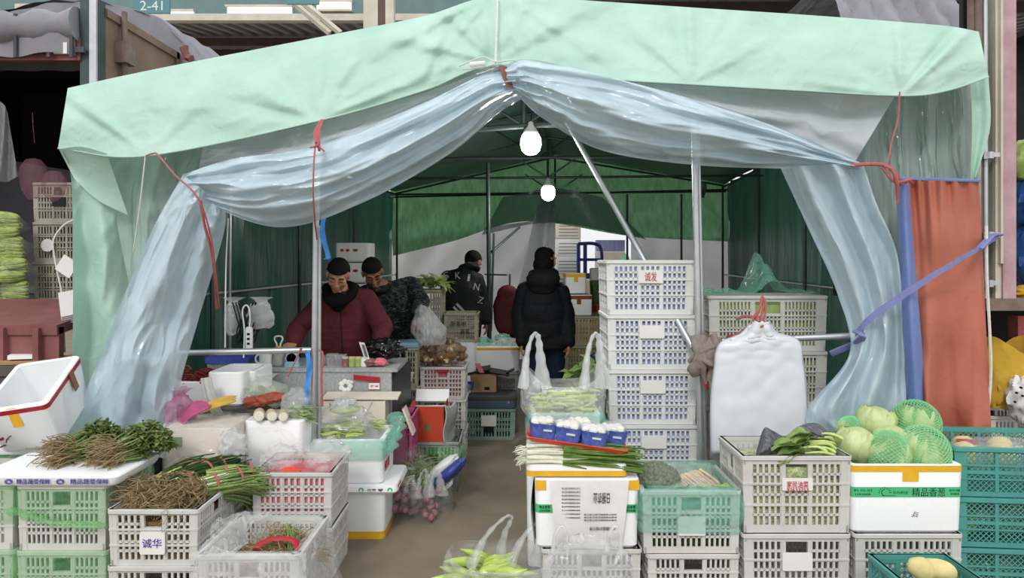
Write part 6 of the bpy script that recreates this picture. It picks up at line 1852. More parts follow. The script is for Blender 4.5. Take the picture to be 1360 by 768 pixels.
m = M(); m.grid(lambda u, v: V((.12 + .06 * u + .01 * math.sin(v * 6), -.16 + .22 * u, .26 - .26 * v - .03 * math.sin(u * 3))), 14, 20); o = obj('grey_cloth', m, K['cloth_pale'], None, r.location, 60); tag(o, 'pale grey cloth draped over the right side of the red printed box', 'cloth')
mo = o.modifiers.new('thickness', 'SOLIDIFY'); mo.thickness = .006
# bags on the aisle floor
gc = V((GX(545, 4.95), 4.95, 0))
m = M()
for k in range(60):
    strands(m, gc + V((rnd.uniform(-.05, .12), rnd.uniform(-.1, .1), .16 + rnd.uniform(-.08, .08))), (rnd.uniform(-1, .3), rnd.uniform(-.6, .2), rnd.uniform(-.4, .5)), .18, 4, .005, .05, .03, .15, 4, 4, .2)
tag(obj('scallion_heap', m, K['stem_green']), 'heap of green scallions in clear film on the aisle floor', 'scallions', None, 'stuff')
m = M()
for k in range(9):
    strands(m, gc + V((-.10 + rnd.uniform(-.03, .05), -.14 + rnd.uniform(-.02, .02), .10 + .012 * k)), (1, -.2, .2), .13, 3, .007, .02, .01, .05, 4, 5)
tag(obj('white_scallion_ends', m, K['stem_white']), 'white scallion ends showing through the film', 'scallions', None, 'stuff')
m = pouch(gc + V((-.02, -.01, .17)), (.20, .16, .19), 181, .22, 44, 28, knot=.06); tag(obj('clear_bag', m, K['thin_bag'], None, None, 60), 'clear bag of scallions on the floor beside the aisle foam boxes', 'plastic bag')
sc_ = V((GX(552, 4.72), 4.70, 0))
first = None
sm = M(); sm.ell((0, 0, 0), (.022, .022, .024), 12, 9, lambda d: 1 + .5 * max(0, d.z - .8)); smm = mesh_from('shallot', sm, K['shallot'])
for k in range(44):
    o = obj('shallot', smm, None, None, sc_ + V((rnd.uniform(-.17, .17), rnd.uniform(-.10, .08), .03 + rnd.random() * .13)))
    o.rotation_euler = (rnd.uniform(-1, 1), rnd.uniform(-1, 1), 0); o.scale = (rnd.uniform(.85, 1.15),) * 3
    tag(o, 'purple shallot in the clear bags on the aisle floor', 'shallot', 'shallots in the floor bags')
shopping_bag('carrier_bag', 'clear carrier bag of purple shallots, left one on the aisle floor', sc_ + V((-.09, -.01, .002)), .12, .10, .17, .07, 183, 'thin_bag', hx=.5, hm='bag')
shopping_bag('carrier_bag', 'clear carrier bag of purple shallots, right one with a tall handle', sc_ + V((.09, .0, .002)), .13, .11, .19, .10, 185, 'thin_bag', hx=.3, hm='bag')
gb = V((GX(585, 5.25), 5.28, 0))
m = pouch(gb + V((.02, .0, .26)), (.15, .12, .075), 187, .2, 36, 22); tag(obj('green_bag', m, K['green_film'], None, None, 60), 'knotted green plastic bag lying above the blue and white sacks', 'plastic bag')
m = pouch(gb + V((-.06, -.02, .10)), (.13, .13, .10), 189, .2, 36, 22); tag(obj('green_bag', m, K['green_film'], None, None, 60), 'green plastic bag wedged behind the blue and white sacks', 'plastic bag')
m = M()
for k in range(16):
    leaf(m, gb + V((-.10 + rnd.uniform(-.08, .1), -.12, .2)), (rnd.uniform(-.3, .3), -.4, 1), .16, .02, .4, nu=2, nv=5)
tag(obj('green_leaves', m, K['leaf']), 'loose green leaves sticking up between the floor bags', 'leaves', None, 'stuff')
for i, (px, py, sx, k, lb) in enumerate(((588, 622, .0, 'white', 'white faced plastic sack leaning in front of the green bag'), (597, 628, .03, 'blue', 'blue printed plastic sack leaning on the white faced sack'))):
    m = M(); m.ell((0, 0, 0), (.042, .12, .165), 24, 16, lambda d: (1 + .10 * nz(d, 2, i)) * (1 - .25 * abs(d.z) ** 4)); o = obj('plastic_sack', m, K[k], None, W(px, py, 5.0 - .06 * i), 60); o.rotation_euler = (.1, .85, -.3); tag(o, lb, 'sack')
    if i:
        m = M(); m.obox((.045, -.03, -.03), (.0, .0, .035), (.02, -.04, 0), (.008, .004, 0)); obj('white_print', m, K['ink_white'], o, None, 0)
# ================================================================ RIGHT SIDE
# stack of white blue crates
Yc = 4.4
ws = .118 * Yc
for i in range(5):
    lo = (GX(864 + 1.5 * i, Yc), Yc + .21, .322 * (4 - i))
    c = crate('stacked_crate', ('white crate with red characters, topmost of the tall stack', 'second white crate from the top of the tall stack', 'third white crate from the top of the tall stack', 'fourth white crate from the top of the tall stack', 'lowest white crate of the tall stack')[i], lo, ws, .42, .32, m='crate_white', cols=16, rows=7, liner='blue_liner', group='tall stack of white crates', handle=False, plate=True if i else ('诚发', .07, .055, 'ink_red'), pz=(.58, .82))
# light green crates behind the rail
Yc = 4.66
for i in range(4):
    c = crate('vegetable_crate', ('wide pale crate under a torn green film, topmost behind the rail', 'second wide pale crate behind the hanging white bags', 'third wide pale crate behind the hanging white bags', 'lowest wide pale crate behind the hanging white bags')[i], (GX(1020, Yc), Yc + .2, .3475 * (3 - i)), .74, .40, .345, m='crate', cols=26, rows=5, group='wide crates behind the rail', handle=(i == 0))
    if i < 2:
        m = M(); m.rings([rrect(.66, .33, .03, .02), rrect(.67, .34, .03, .29)]); obj('green_lining', m, K['leaf_light'], c)
m = M()
m.grid(lambda u, v: V((GX(1022, Yc) - .36 + .68 * u, Yc + .02 + .36 * v, 1.395 + .05 * abs(nz((u * 6, v * 4, 0), 1, 3)) + .17 * math.exp(-((u - .58) / .10) ** 2) * (.5 + v))), 70, 24)
tag(obj('green_film', m, K['teal_film'], None, None, 60), 'torn teal film peaking on top of the wide crates', 'plastic film')
for i in range(2):
    crate('vegetable_crate', ('dark toned crate partly behind the right post, upper one', 'dark toned crate partly behind the right post, lower one')[i], (GX(948, 5.5), 5.65, 1.16 - .4 * i), .36, .36, .30, m='crate_grey', cols=12, rows=5, group='dark crates behind the post') if False else None
# stack of white bags hanging from the rail
r = thing('hanging_bag_bundle', 'thick bundle of white plastic bags hanging from the right rail', 'plastic bags', W(1010, 440, 4.16))
for j, (P0, P1, off) in enumerate(((((945, 585), (1070, 575)), None, 0), (((950, 608), (1040, 606)), None, .03))):
    m = M()
    L_ = [(1003, 428), (985, 447), (957, 460), (951, 490), (946, 540), (947, 602 + 4 * j)]
    R_ = [(1018, 428), (1030, 445), (1058, 455), (1063, 480), (1068, 530), (1071 - 16 * j, 594 + 10 * j)]

    def fn(u, v):
        a = resample(L_, v); b = resample(R_, v)
        px, py = a[0] * (1 - u) + b[0] * u, a[1] * (1 - u) + b[1] * u
        y = 4.13 + off - .04 * max(0, math.sin(PI * u)) ** .5 + .02 * math.sin(u * 14 + 1.0 * nz((u * 2, v * 2, j), 1)) * max(0, .75 - v) ** 1.5 + .006 * nz((u * 5, v * 12, j), 1.3)
        return W(px, py, y)
    m.grid(fn, 50, 50)
    m.v = [q - V(r.location) for q in m.v]
    o = obj('bag_layer', m, K['cleanbag'], r, None, 60)
    mo = o.modifiers.new('thickness', 'SOLIDIFY'); mo.thickness = .02; mo.offset = 1
m = M()
for k in range(4):
    m.tube(curve3([W(1010, 432, 4.1), W(1000 + 5 * k, 424 - k, 4.09), W(1008 + 3 * k, 410 - 6 * (k % 2), 4.1), W(1012, 393, 4.12)], 12), .006, 6)
m.tube([W(998, 430 , 4.11), W(1010, 434, 4.07), W(1022, 430, 4.11)], .009, 6)
part('red_twine', m, 'rope_red', r)
m = M(); m.tube(curve3([W(978, 424, 4.2), W(990, 420, 4.16), W(1004, 424, 4.12), W(992, 436, 4.14), W(980, 444, 4.18), W(966, 452, 4.18)], 20), .008, 6)
tag(obj('red_twine', m, K['rope_red']), 'red twine wound round the rail left of the white bags', 'rope')
m = M(); m.tube([W(966, 453, 4.26), W(977, 452, 4.255)], .032, 10); m.tube(curve3([W(942, 480, 4.22), W(936, 500, 4.2), W(938, 514, 4.21)], 8), .014, 6)
tag(obj('red_tape_wrap', m, K['tape_red']), 'red tape wrapped on the rail beside the post', 'tape')
# taupe cloth tied on the post
m = M()
rr = random.Random(8)
for k in range(10):
    x0 = 922 + 3.6 * k
    P_ = [W(x0, 450 + rr.uniform(-6, 4), 4.2), W(x0 + rr.uniform(-6, 6), 470, 4.16), W(x0 + rr.uniform(-5, 8), 486, 4.17), W(x0 + rr.uniform(0, 10) - (8 if k < 3 else 0), 498 + rr.uniform(-10, 14), 4.2)]
    m.tube(curve3(P_, 14), [.02 + .012 * math.sin(i * .6 + k) + .004 for i in range(15)], 9, flat=.6)
m.tube(curve3([W(918, 480, 4.22), W(930, 470, 4.17), W(948, 462, 4.17), W(958, 470, 4.2)], 14), .03, 10, flat=.6)
m.tube(curve3([W(922, 462, 4.22), W(936, 478, 4.15), W(952, 486, 4.17)], 14), .026, 10, flat=.6)
tag(obj('taupe_cloth', m, K['cloth_taupe'], None, None, 60), 'bunched taupe cloth tied round the right front post', 'cloth')
m = M()
for k in range(90):
    p = V((GX(783, 4.6) + rnd.uniform(-.11, .07), 4.6 + rnd.uniform(-.1, .1), .62 + rnd.random() * .34))
    leaf(m, p, (rnd.uniform(-1, 1), rnd.uniform(-1, .4), rnd.uniform(-.1, 1)), .11, .08, .5, nu=2, nv=4)
tag(obj('leafy_greens', m, K['leaf'], None, None, 60), 'leafy greens squeezed beside the tall white crate stack', 'greens', None, 'stuff')
crate('vegetable_crate', 'teal crate holding the leafy greens beside the tall stack', (GX(770, 4.6), 4.62, 0), .28, .3, .62, m='crate_teal', cols=9, rows=7, handle=False)
# yellow sack etc. under the right truck
for i in range(2):
    c = crate('vegetable_crate', ('white crate under the yellow sack at the right edge, upper one', 'white crate under the yellow sack at the right edge, lower one')[i], (GX(1360, 4.6), 4.78, .33 - .33 * i), .42, .36, .325, cols=14, rows=5, group='crates under the yellow sack')
m = M()
cyl = W(1340, 498, 4.62)
m.grid(lambda u, v: cyl + V(((.15 + .03 * math.sin(v * 4) + .03 * nz((math.cos(u * 6.283) * 2, math.sin(u * 6.283) * 2, v * 3), 1, 3)) * math.cos(2 * PI * u), .13 * math.sin(2 * PI * u), -.19 + .38 * v + .05 * math.sin(2 * PI * u * 2 + 1) * v)), 60, 26, True)
m.ell(cyl + V((.02, -.06, -.03)), (.10, .09, .14), 30, 20, lambda d: 1 + .5 * nz(d, 2, 3) - .2 * abs(nz(d, 4, 4)))
m.ell(cyl + V((-.06, -.05, -.10)), (.08, .08, .10), 30, 20, lambda d: 1 + .5 * nz(d, 2, 8))
tag(obj('yellow_sack', m, K['yellow_cloth'], None, None, 60), 'crumpled open yellow sack under the right truck bed', 'sack')
m = cloth_blob(W(1357, 530, 4.45), (.09, .08, .13), 12, .3); o = obj('speckled_sack', m, mat('speckled_white_sack', (224, 222, 220), .7, .05, 6, .4, 12), None, None, 60); tag(o, 'white sack with dark spots at the right picture edge', 'sack')
m = M()
for (px, py) in ((1350, 522), (1356, 515), (1358, 526), (1348, 534)):
    m.ell(W(px, py, 4.36), (.007, .012, .007), 8, 6)
obj('dark_spots', m, K['ink'], o)
m = M(); m.box2(GX(1352, 4.9), GX(1375, 4.9), 4.9, 5.0, GZ(450, 4.9), GZ(420, 4.9)); tag(obj('pink_carton', m, K['pinkred'], None, None, 0), 'small pink carton under the right truck bed', 'carton')

# ================================================================ FAR END OF THE TENT AND BEYOND
def fstack(x0, x1, Yc, d, rows, group):
    for (y0, y1, kk, lb) in rows:
        z0, z1 = max(0, GZ(y1, Yc)), GZ(y0, Yc)
        wd = (x1 - x0) / FPX * Yc
        r = foam_box('foam_box', lb, (GX((x0 + x1) / 2, Yc), Yc + d / 2, z0), wd, d, z1 - z0 - .003, open_top=False, taper=.03, group=group)
        if kk:
            band(r, (z1 - z0) * .80, (z1 - z0) * .97, K[kk])
            m = M(); m.box((0, -d / 2 - .002, (z1 - z0) * .72), (.05, .004, (z1 - z0) * .3)); obj('tape_strip', m, K[kk], r, None, 0)


fstack(751, 779, 9.0, .4, ((363, 390, 'tape_yel', 'white foam box with yellow tape, topmost behind the black coat'),), 'far foam boxes')
fstack(751, 787, 8.9, .5, ((392, 420, 'tape_brown', 'white foam box with brown tape below the yellow taped one'),), 'far foam boxes')
for i in range(3):
    c = crate('vegetable_crate', ('ochre lined crate below the brown taped foam box', 'ochre lined crate, second below the brown taped foam box', 'ochre lined crate, lowest below the brown taped foam box')[i], (GX(776, 8.8), 9.05, GZ(460, 8.8) - .31 * i), .46, .42, .345 if i == 0 else .305, m='crate_dingy', cols=12, rows=4, group='ochre crates at the far end', handle=False)
    m = M(); m.rings([rrect(.40, .36, .03, .02), rrect(.41, .37, .03, .28)]); obj('ochre_lining', m, K['mustard'], c)
r = thing('dark_jar_box', 'framed box with dark contents beside the far foam boxes', 'box', (GX(797, 9.2), 9.43, GZ(414, 9.2)))
m = M(); m.box2(-.12, .12, -.1, .1, 0, .08); obj('red_base', m, K['tape_red'], r, None, 0)
m = M(); m.rings([rrect(.18, .16, .03, .08), rrect(.2, .18, .03, .36), rrect(.18, .16, .03, .38)]); obj('dark_body', m, K['leaf_dark'], r)
m = M(); m.rings([rrect(.2, .18, .03, .38), rrect(.2, .18, .03, .52), rrect(.16, .14, .03, .53)]); obj('pale_lid', m, K['cloth_pale'], r)
m = M(); m.box2(GX(786, 9.2), GX(812, 9.2), 9.3, 9.6, 0, GZ(414.5, 9.2)); tag(obj('carton_pedestal', m, K['card'], None, None, 0), 'brown carton carrying the framed box with dark contents', 'carton')
m = cloth_blob((GX(792, 5.9), 5.95, .62), (.15, .12, .24), 31, .2, 36, 24); tag(obj('navy_bag', m, K['navy_film'], None, None, 60), 'dark navy plastic bag bulging beside the tall crate stack', 'plastic bag')
crate('vegetable_crate', 'grey crate under the dark navy bag', (GX(786, 5.9), 6.0, 0), .34, .34, .40, m='crate_grey', cols=10, rows=4)
# outside behind the tent: white stacks, blue cart, cartons
for i in range(7):
    z0 = .33 * i
    r = foam_box('white_carton', 'white printed carton, %s from the floor in the far column' % ('first', 'second', 'third', 'fourth', 'fifth', 'sixth', 'topmost')[i], (GX(755, 14), 14.2, z0), .46, .4, .326, open_top=False, taper=0, m='plate' if i % 3 else 'card_pale', cat='carton', group='white cartons beyond the far opening')
    for k in range(4):
        m = M(); m.box((0, -.2015, .06 + .06 * k), (.36, .002, .012)); obj('printed_line', m, K['ink_grey'], r, None, 0)
for i in range(4):
    for j in range(2):
        foam_box('white_carton', 'pale carton beyond the far opening, %s layer, %s column' % (('bottom', 'second', 'third', 'top')[i], ('first', 'second')[j]), (GX(783 + 28 * j, 14.6), 15.0, .30 * i), .40, .4, .297, open_top=False, taper=0, m='card_pale' if (i + j) % 2 else 'plate', cat='carton', group='pale cartons beyond the far opening')
r = thing('blue_cart', 'blue tubular cart frame seen through the far opening', 'cart', (GX(785, 13.2), 13.2, 0))
m = M()
x0, x1 = GX(768, 13.2), GX(799, 13.2)
zt, zb = GZ(324, 13.2), GZ(366, 13.2)
m.tube(curve3([(x0, 13.2, zt), (x1 - .12, 13.2, zt), (x1, 13.2, zt - .14), (x1, 13.2, zb - .2), (x1, 13.2, .3)], 20), .03, 8)
m.tube([(x0, 13.2, .3), (x0, 13.2, zt)], .03, 8)
part('push_frame', m, 'blue', r)
m = M(); m.tube([(x0, 13.2, (zt + zb) / 2), (x1, 13.2, (zt + zb) / 2)], .025, 8); m.tube([(x0 + .12, 13.2, zb), (x0 + .12, 13.2, zt)], .035, 8); m.box2(x0, x1, 13.17, 13.23, zb - .06, zb + .04); part('cross_bars', m, 'blue', r, 0)
m = M(); m.box2(x0 - .1, x1 + .1, 13.2, 14.0, .25, .3); part('cart_bed', m, 'blue', r, 0)
for xx in (x0, x1):
    m = M(); m.tube([(xx - .03, 13.3, .12), (xx + .03, 13.3, .12)], .12, 16); part('wheel', m, 'black', r)
m = M(); m.box2(GX(797, 15), GX(836, 15), 15.6, 15.9, GZ(334, 15), GZ(318, 15)); tag(obj('purple_crate_row', m, mat('lilac_crate_plastic', (150, 152, 196), .5, .2, 9, stretch=(3, 1, .2)), None, None, 0), 'lilac crate lying on top of the cartons beyond the far opening', 'crate')
m = M(); m.box2(GX(797, 15), GX(836, 15), 15.55, 15.95, 0, GZ(334.5, 15)); tag(obj('carton_block', m, K['card_pale'], None, None, 0), 'pale carton pile carrying the lilac crate', 'cartons')
m = M(); m.box2(GX(808, 14), GX(838, 14), 14.0, 14.4, 0, GZ(361.5, 14)); tag(obj('carton_column', m, K['card'], None, None, 0), 'brown cartons below the green sheet beyond the far opening', 'cartons')
m = M(); m.grid(lambda u, v: V((GX(808 + 30 * u, 14), 14 + .4 * v, GZ(350 - 12 * u, 14) + .03 * math.sin(u * 9) - .15 * (1 - v))), 20, 8); tag(obj('green_sheet', m, K['cab_net'], None, None, 60), 'green sheet draped beyond the far opening', 'sheet')
# maroon coat hung beside the prop
r = thing('hung_coat', 'dark maroon padded coat hanging beside the far prop', 'coat', (GX(677, 7.6), 7.6, .95))
m = M()
m.ell((0, 0, .12), (.15, .09, .26), 28, 20, lambda d: 1 + .1 * nz(d, 2.2, 1) + .15 * (abs(d.x) ** 3)); m.ell((-.02, 0, .30), (.11, .07, .10), 20, 12)
obj('coat_body', m, K['maroon'], r, None, 60)
m = M(); m.tube(curve3([(.10, -.05, .30), (.14, -.07, .1), (.13, -.06, -.15)], 10), [.05] * 11, 10); obj('sleeve', m, K['maroon'], r)
m = M(); m.box((0, 0, .45), (.02, .02, .12)); m.tube([(-.03, 0, .5), (-.26, .28, .5)], .008, 6); obj('hook', m, K['pipe_dark'], r)
# ================================================================ PEOPLE
def fuse(name, m, mats, voxel, iters=4, zone=None, disp=None):
    """union of the collected volumes as one continuous surface"""
    me = mesh_from(name, m, mats[0], 0)
    o = bpy.data.objects.new(name, me)
    COL.objects.link(o)
    r = o.modifiers.new('r', 'REMESH'); r.mode = 'VOXEL'; r.voxel_size = voxel; r.use_smooth_shade = True
    if iters:
        s = o.modifiers.new('s', 'SMOOTH'); s.iterations = iters; s.factor = .5
    dg = bpy.context.evaluated_depsgraph_get()
    out = bpy.data.meshes.new_from_object(o.evaluated_get(dg))
    bpy.data.objects.remove(o)
    bpy.data.meshes.remove(me)
    out.name = name
    out.materials.clear()
    for x in mats:
        out.materials.append(x)
    if disp:
        out.update()
        nn = [v.normal.copy() for v in out.vertices]
        for v, n in zip(out.vertices, nn):
            v.co += n * disp(v.co, n)
    if zone:
        out.polygons.foreach_set('material_index', [zone(p.center) for p in out.polygons])
    out.polygons.foreach_set('use_smooth', [True] * len(out.polygons))
    out.update()
    return out


def head_parts(m, mt):
    def e(c, r, rot=None):
        q = M(); q.ell(c, r, 20, 14, None, rot); q.xf(mt)
        m.add(q.v, q.f)

    def t(p, r):
        q = M(); q.tube(p, r, 12); q.xf(mt)
        m.add(q.v, q.f)
    e((0, .012, .030), (.075, .093, .085))
    e((0, -.018, -.035), (.062, .070, .078))
    e((0, -.056, -.098), (.032, .028, .022))
    for s in (-1, 1):
        e((s * .036, -.056, -.022), (.030, .028, .032))
        e((s * .079, .008, -.008), (.010, .022, .032), (0, s * .15, 0))
        e((s * .031, -.079, .004), (.018, .010, .008))
        e((s * .013, -.098, -.032), (.010, .010, .008))
        e((s * .031, -.078, .026), (.027, .014, .009))
    t([(0, -.082, .022), (0, -.096, -.008), (0, -.108, -.028), (0, -.096, -.036)], [.010, .011, .014, .011])
    e((0, -.089, -.062), (.025, .012, .007))
    e((0, -.087, -.073), (.021, .012, .008))
    t([(0, .02, -.05), (0, .03, -.12), (0, .045, -.19)], [.056, .056, .066])


def hand_parts(m, wrist, d, up, side, curl=.5, spread=.0):
    """palm, four unequal bent fingers and a thumb leaving the side of the palm"""
    w, d = V(wrist), V(d).normalized()
    n = V(up); n = (n - d * n.dot(d)).normalized()
    s = d.cross(n) * side
    pc = w + d * .05
    q = M()
    q.rings([[w + d * a + s * (rx * math.cos(t)) + n * (rz * math.sin(t)) for t in [2 * PI * k / 14 for k in range(14)]] for a, rx, rz in ((-.03, .027, .021), (.0, .028, .02), (.03, .038, .017), (.07, .042, .016), (.092, .039, .012))])
    m.add(q.v, q.f)
    for k, (off, L) in enumerate(((-.030, .064), (-.010, .074), (.010, .070), (.029, .056))):
        p = w + d * (.085 - .004 * abs(k - 1.3)) + s * off
        pts = [p]
        ang = 0
        for j, f in enumerate((.45, .32, .23)):
            ang += curl * (.5, .75, .6)[j]
            pts.append(pts[-1] + (d * math.cos(ang) - n * math.sin(ang)) * L * f + s * off * spread * .3)
        q = M(); q.tube([p - d * .02] + pts, [.0095, .0095, .0092, .0085, .0072], 10); m.add(q.v, q.f)
    p = w + d * .03 - s * .034
    q = M(); q.tube([p + s * .01, p - s * .014 + d * .018 - n * .006, p - s * .018 + d * .042 - n * .016 * (1 + curl), p - s * .012 + d * .062 - n * .026 * (1 + curl)], [.013, .0125, .0105, .008], 10); m.add(q.v, q.f)


def limb(m, pts, radii, n=14, seg=16):
    P = curve3(pts, seg)
    R_ = [resample([(r,) for r in radii], i / seg)[0] for i in range(seg + 1)]
    q = M(); q.tube(P, R_, n)
    m.add(q.v, q.f)
    q = M(); q.ell(P[0], radii[0], 14, 10); m.add(q.v, q.f)
    q = M(); q.ell(P[-1], radii[-1], 14, 10); m.add(q.v, q.f)


def trunk(m, cs, rx, ry, yaw=0, n=24, seg=18):
    P = curve3(cs, seg)
    rs = []
    ax = V((math.cos(yaw), math.sin(yaw), 0))
    for i in range(seg + 1):
        u = i / seg
        a = resample([(x,) for x in rx], u)[0]; b = resample([(x,) for x in ry], u)[0]
        t = (P[min(i + 1, seg)] - P[max(i - 1, 0)]).normalized()
        e1 = (ax - t * ax.dot(t)).normalized(); e2 = t.cross(e1)
        rs.append([P[i] + e1 * a * math.copysign(abs(math.cos(k)) ** .85, math.cos(k)) + e2 * b * math.copysign(abs(math.sin(k)) ** .85, math.sin(k)) for k in [2 * PI * j / n for j in range(n)]])
    q = M(); q.rings(rs); m.add(q.v, q.f)


def wrinkle(seed, a=.010):
    def f(p, n):
        return a * nz((p.x, p.y, p.z * .6), 9, seed) + a * .7 * abs(nz((p.x * 1.2, p.y, p.z * 1.6), 15, seed + 2)) - a * .3
    return f


def person(label, head, hrot, skin, hip, chest, neck, shl, arms, feet, jacket, jr, hem, hair_cut, seed, collar=None, trousers='trouser', jname='jacket', quilt=None, hands=((1, .5), (1, .5)), hdirs=None):
    """shl: two shoulder points; arms: two (elbow, wrist, hand direction, palm up)"""
    base = V((hip[0], hip[1], 0))
    root = thing('person', label, 'person', base)
    Hm = Matrix.Translation(head) @ Euler(hrot, 'ZYX').to_matrix().to_4x4() if False else Matrix.Translation(head) @ (Matrix.Rotation(hrot[2], 4, 'Z') @ Matrix.Rotation(hrot[0], 4, 'X') @ Matrix.Rotation(hrot[1], 4, 'Y'))
    Hi = Hm.inverted()
    m = M()
    head_parts(m, Hm)
    limb(m, [Hm @ V((0, .035, -.12)), V(neck)], [.06, .065])
    yaw = math.atan2(shl[1][1] - shl[0][1], shl[1][0] - shl[0][0])
    trunk(m, [hip, chest, neck], [.155, .165, .09], [.105, .11, .08], yaw)
    for i in (0, 1):
        el, wr, hd, up = arms[i]
        limb(m, [shl[i], el], [.058, .044]); limb(m, [el, wr], [.043, .027])
        hand_parts(m, wr, hd, up, 1 if i else -1, hands[i][1])
        sx = -1 if i == 0 else 1
        hp = V(hip) + V((math.cos(yaw), math.sin(yaw), 0)) * (sx * .09)
        ft = V(feet[i])
        kn = (hp + ft) / 2 + V((0, feet[2], .03))
        limb(m, [hp - V((0, 0, .02)), kn], [.088, .058]); limb(m, [kn, ft + V((0, 0, .08))], [.056, .038])
        limb(m, [ft + V((0, 0, .05)), ft + V((0, math.copysign(.13, feet[2]), .035))], [.04, .03], 12, 6)

    def zone(c):
        q = Hi @ c
        if abs(q.x) < .027 and q.y < -.080 and -.081 < q.z < -.055:
            return 1
        if abs(abs(q.x) - .031) < .015 and q.y < -.066 and -.004 < q.z < .003:
            return 2
        return 0
    me = fuse('body', m, [K[skin], K['lip'], K['eye']], .0055, 3, zone)
    me.transform(Matrix.Translation(-base))
    obj('body', me, None, root)
    # hair and brows
    q = M()

    def hf(d):
        lo = hair_cut(d)
        return (1.0 + .025 * nz(d, 9, seed) + .03 * abs(nz(d, 17, seed))) if d.z > lo else .80
    q.ell((0, .014, .034), (.083, .101, .092), 40, 30, hf)
    q.xf(Hm); q.v = [p - base for p in q.v]
    obj('hair', q, K['hair'], root, None, 70)
    q = M()
    for s in (-1, 1):
        q.tube(curve3([(s * .014, -.092, .030), (s * .032, -.092, .036), (s * .052, -.082, .030)], 8), [.003, .004, .0045, .0045, .0045, .004, .004, .003, .002], 6)
    q.xf(Hm); q.v = [p - base for p in q.v]
    obj('eyebrows', q, K['hair'], root)
    # jacket
    m = M()
    hm = V(hem)
    trunk(m, [hm, (hm + V(chest)) / 2, chest, (V(chest) * .35 + V(neck) * .65), V(neck) + V((0, 0, .03))], jr[0], jr[1], yaw)
    for i in (0, 1):
        el, wr, hd, up = arms[i]
        n2 = (V(chest) * .3 + V(neck) * .7)
        limb(m, [n2, V(shl[i])], [.09, jr[2][0]])
        limb(m, [shl[i], (V(shl[i]) + V(el)) / 2, el], [jr[2][0], jr[2][0] * .98, jr[2][1]])
        limb(m, [el, (V(el) + V(wr)) / 2, wr], [jr[2][1], jr[2][1] * .95, jr[2][2]])
    w_ = wrinkle(seed)
    me = fuse(jname, m, [K[jacket]], .009, 5, None, (lambda p, n: w_(p, n) + (quilt(p) if quilt else 0)))
    bvh = BVHTree.FromPolygons([v.co.copy() for v in me.vertices], [tuple(p.vertices) for p in me.polygons])
    me.transform(Matrix.Translation(-base))
    jo = obj(jname, me, None, root)
    # trousers and shoes
    m = M()
    for i in (0, 1):
        sx = -1 if i == 0 else 1
        hp = V(hip) + V((math.cos(yaw), math.sin(yaw), 0)) * (sx * .09)
        ft = V(feet[i]); kn = (hp + ft) / 2 + V((0, feet[2], .03))
        limb(m, [hp, kn], [.112, .08]); limb(m, [kn, ft + V((0, 0, .06))], [.078, .066])
    trunk(m, [V(hip) - V((0, 0, .06)), V(hip) + V((0, 0, .10))], [.175, .17], [.125, .12], yaw)
    me = fuse('trousers', m, [K[trousers]], .011, 4, None, wrinkle(seed + 3, .008)); me.transform(Matrix.Translation(-base)); obj('trousers', me, None, root)
    for i in (0, 1):
        ft = V(feet[i]) - base
        q = M(); s = math.copysign(1, feet[2])
        q.rings([[ft + V((rx * math.cos(t), s * (.035 + .125 * math.sin(t) * 1.05), z)) for t in [2 * PI * k / 20 for k in range(20)]] for rx, z in ((.042, 0), (.05, .012), (.05, .03), (.044, .055), (.03, .075))])
        obj('shoe', q, K['shoe'], root)
    return root, jo, bvh, base, Hm


def drape(bvh, base, pts, off, d=(0, 1, 0), back=2.0):
    out = []
    d = V(d).normalized()
    for p in pts:
        h = bvh.ray_cast(V(p) - d * back, d)
        out.append((h[0] if h[0] is not None else V(p)) - d * off - base)
    return out


def short_hair(d):
    # hairline: high on the forehead, low at the nape
    return .24 if d.y < -.25 else (.24 + (-.75 - .24) * min(1, (d.y + .25) / .7))


def bob_hair(d):
    return .30 if d.y < -.45 else (.30 + (-.95 - .30) * min(1, (d.y + .45) / .35))


R_ = math.radians
# seller in the maroon jacket behind the counter
pa, ja, bv, bs, Hm = person('person in a maroon jacket with black collar leaning over the counter, looking down', V((-1.262, 5.47, 1.495)), (R_(34), R_(6), R_(4)), 'skin',
                            (-1.27, 5.74, .93), (-1.265, 5.66, 1.20), (-1.262, 5.58, 1.37), [V((-1.43, 5.62, 1.27)), V((-1.09, 5.64, 1.315))],
                            [(V((-1.575, 5.52, 1.10)), V((-1.535, 5.30, 1.03)), (-.1, -.9, -.30), (0, -.2, 1)), (V((-.95, 5.55, 1.11)), V((-.945, 5.36, 1.02)), (-.1, -.95, -.3), (0, -.2, 1))],
                            [V((-1.37, 5.76, 0)), V((-1.17, 5.76, 0)), -.03], 'maroon', ([.23, .225, .215, .15, .085], [.165, .165, .16, .125, .085], (.078, .074, .056)), (-1.27, 5.72, .80), short_hair, 3)
m = M()
cn = V((-1.262, 5.545, 1.385))
m.tube([cn + V(((.098 * math.cos(a)), .09 * math.sin(a) - .012 * (1 - math.sin(a)), .035 * math.sin(a) - .055 * max(0, -math.sin(a)))) for a in [2 * PI * k / 30 for k in range(31)]], [.036] * 31, 12)
m.ell(cn + V((0, -.085, -.085)), (.065, .04, .075), 18, 12)
m.ell(cn + V((-.02, .10, .01)), (.15, .06, .06), 20, 12)
me = fuse('collar', m, [K['collar']], .009, 4, None, wrinkle(5, .006)); me.transform(Matrix.Translation(-bs)); obj('collar', me, None, pa)
Zp = [(-1.255 + .012 * k / 20, 0, 1.27 - .42 * k / 20) for k in range(21)]
m = M(); m.tube(drape(bv, bs, [V((x, 5.5, z)) for x, y, z in Zp], .0), .0045, 6); obj('zip', m, K['black'], ja)
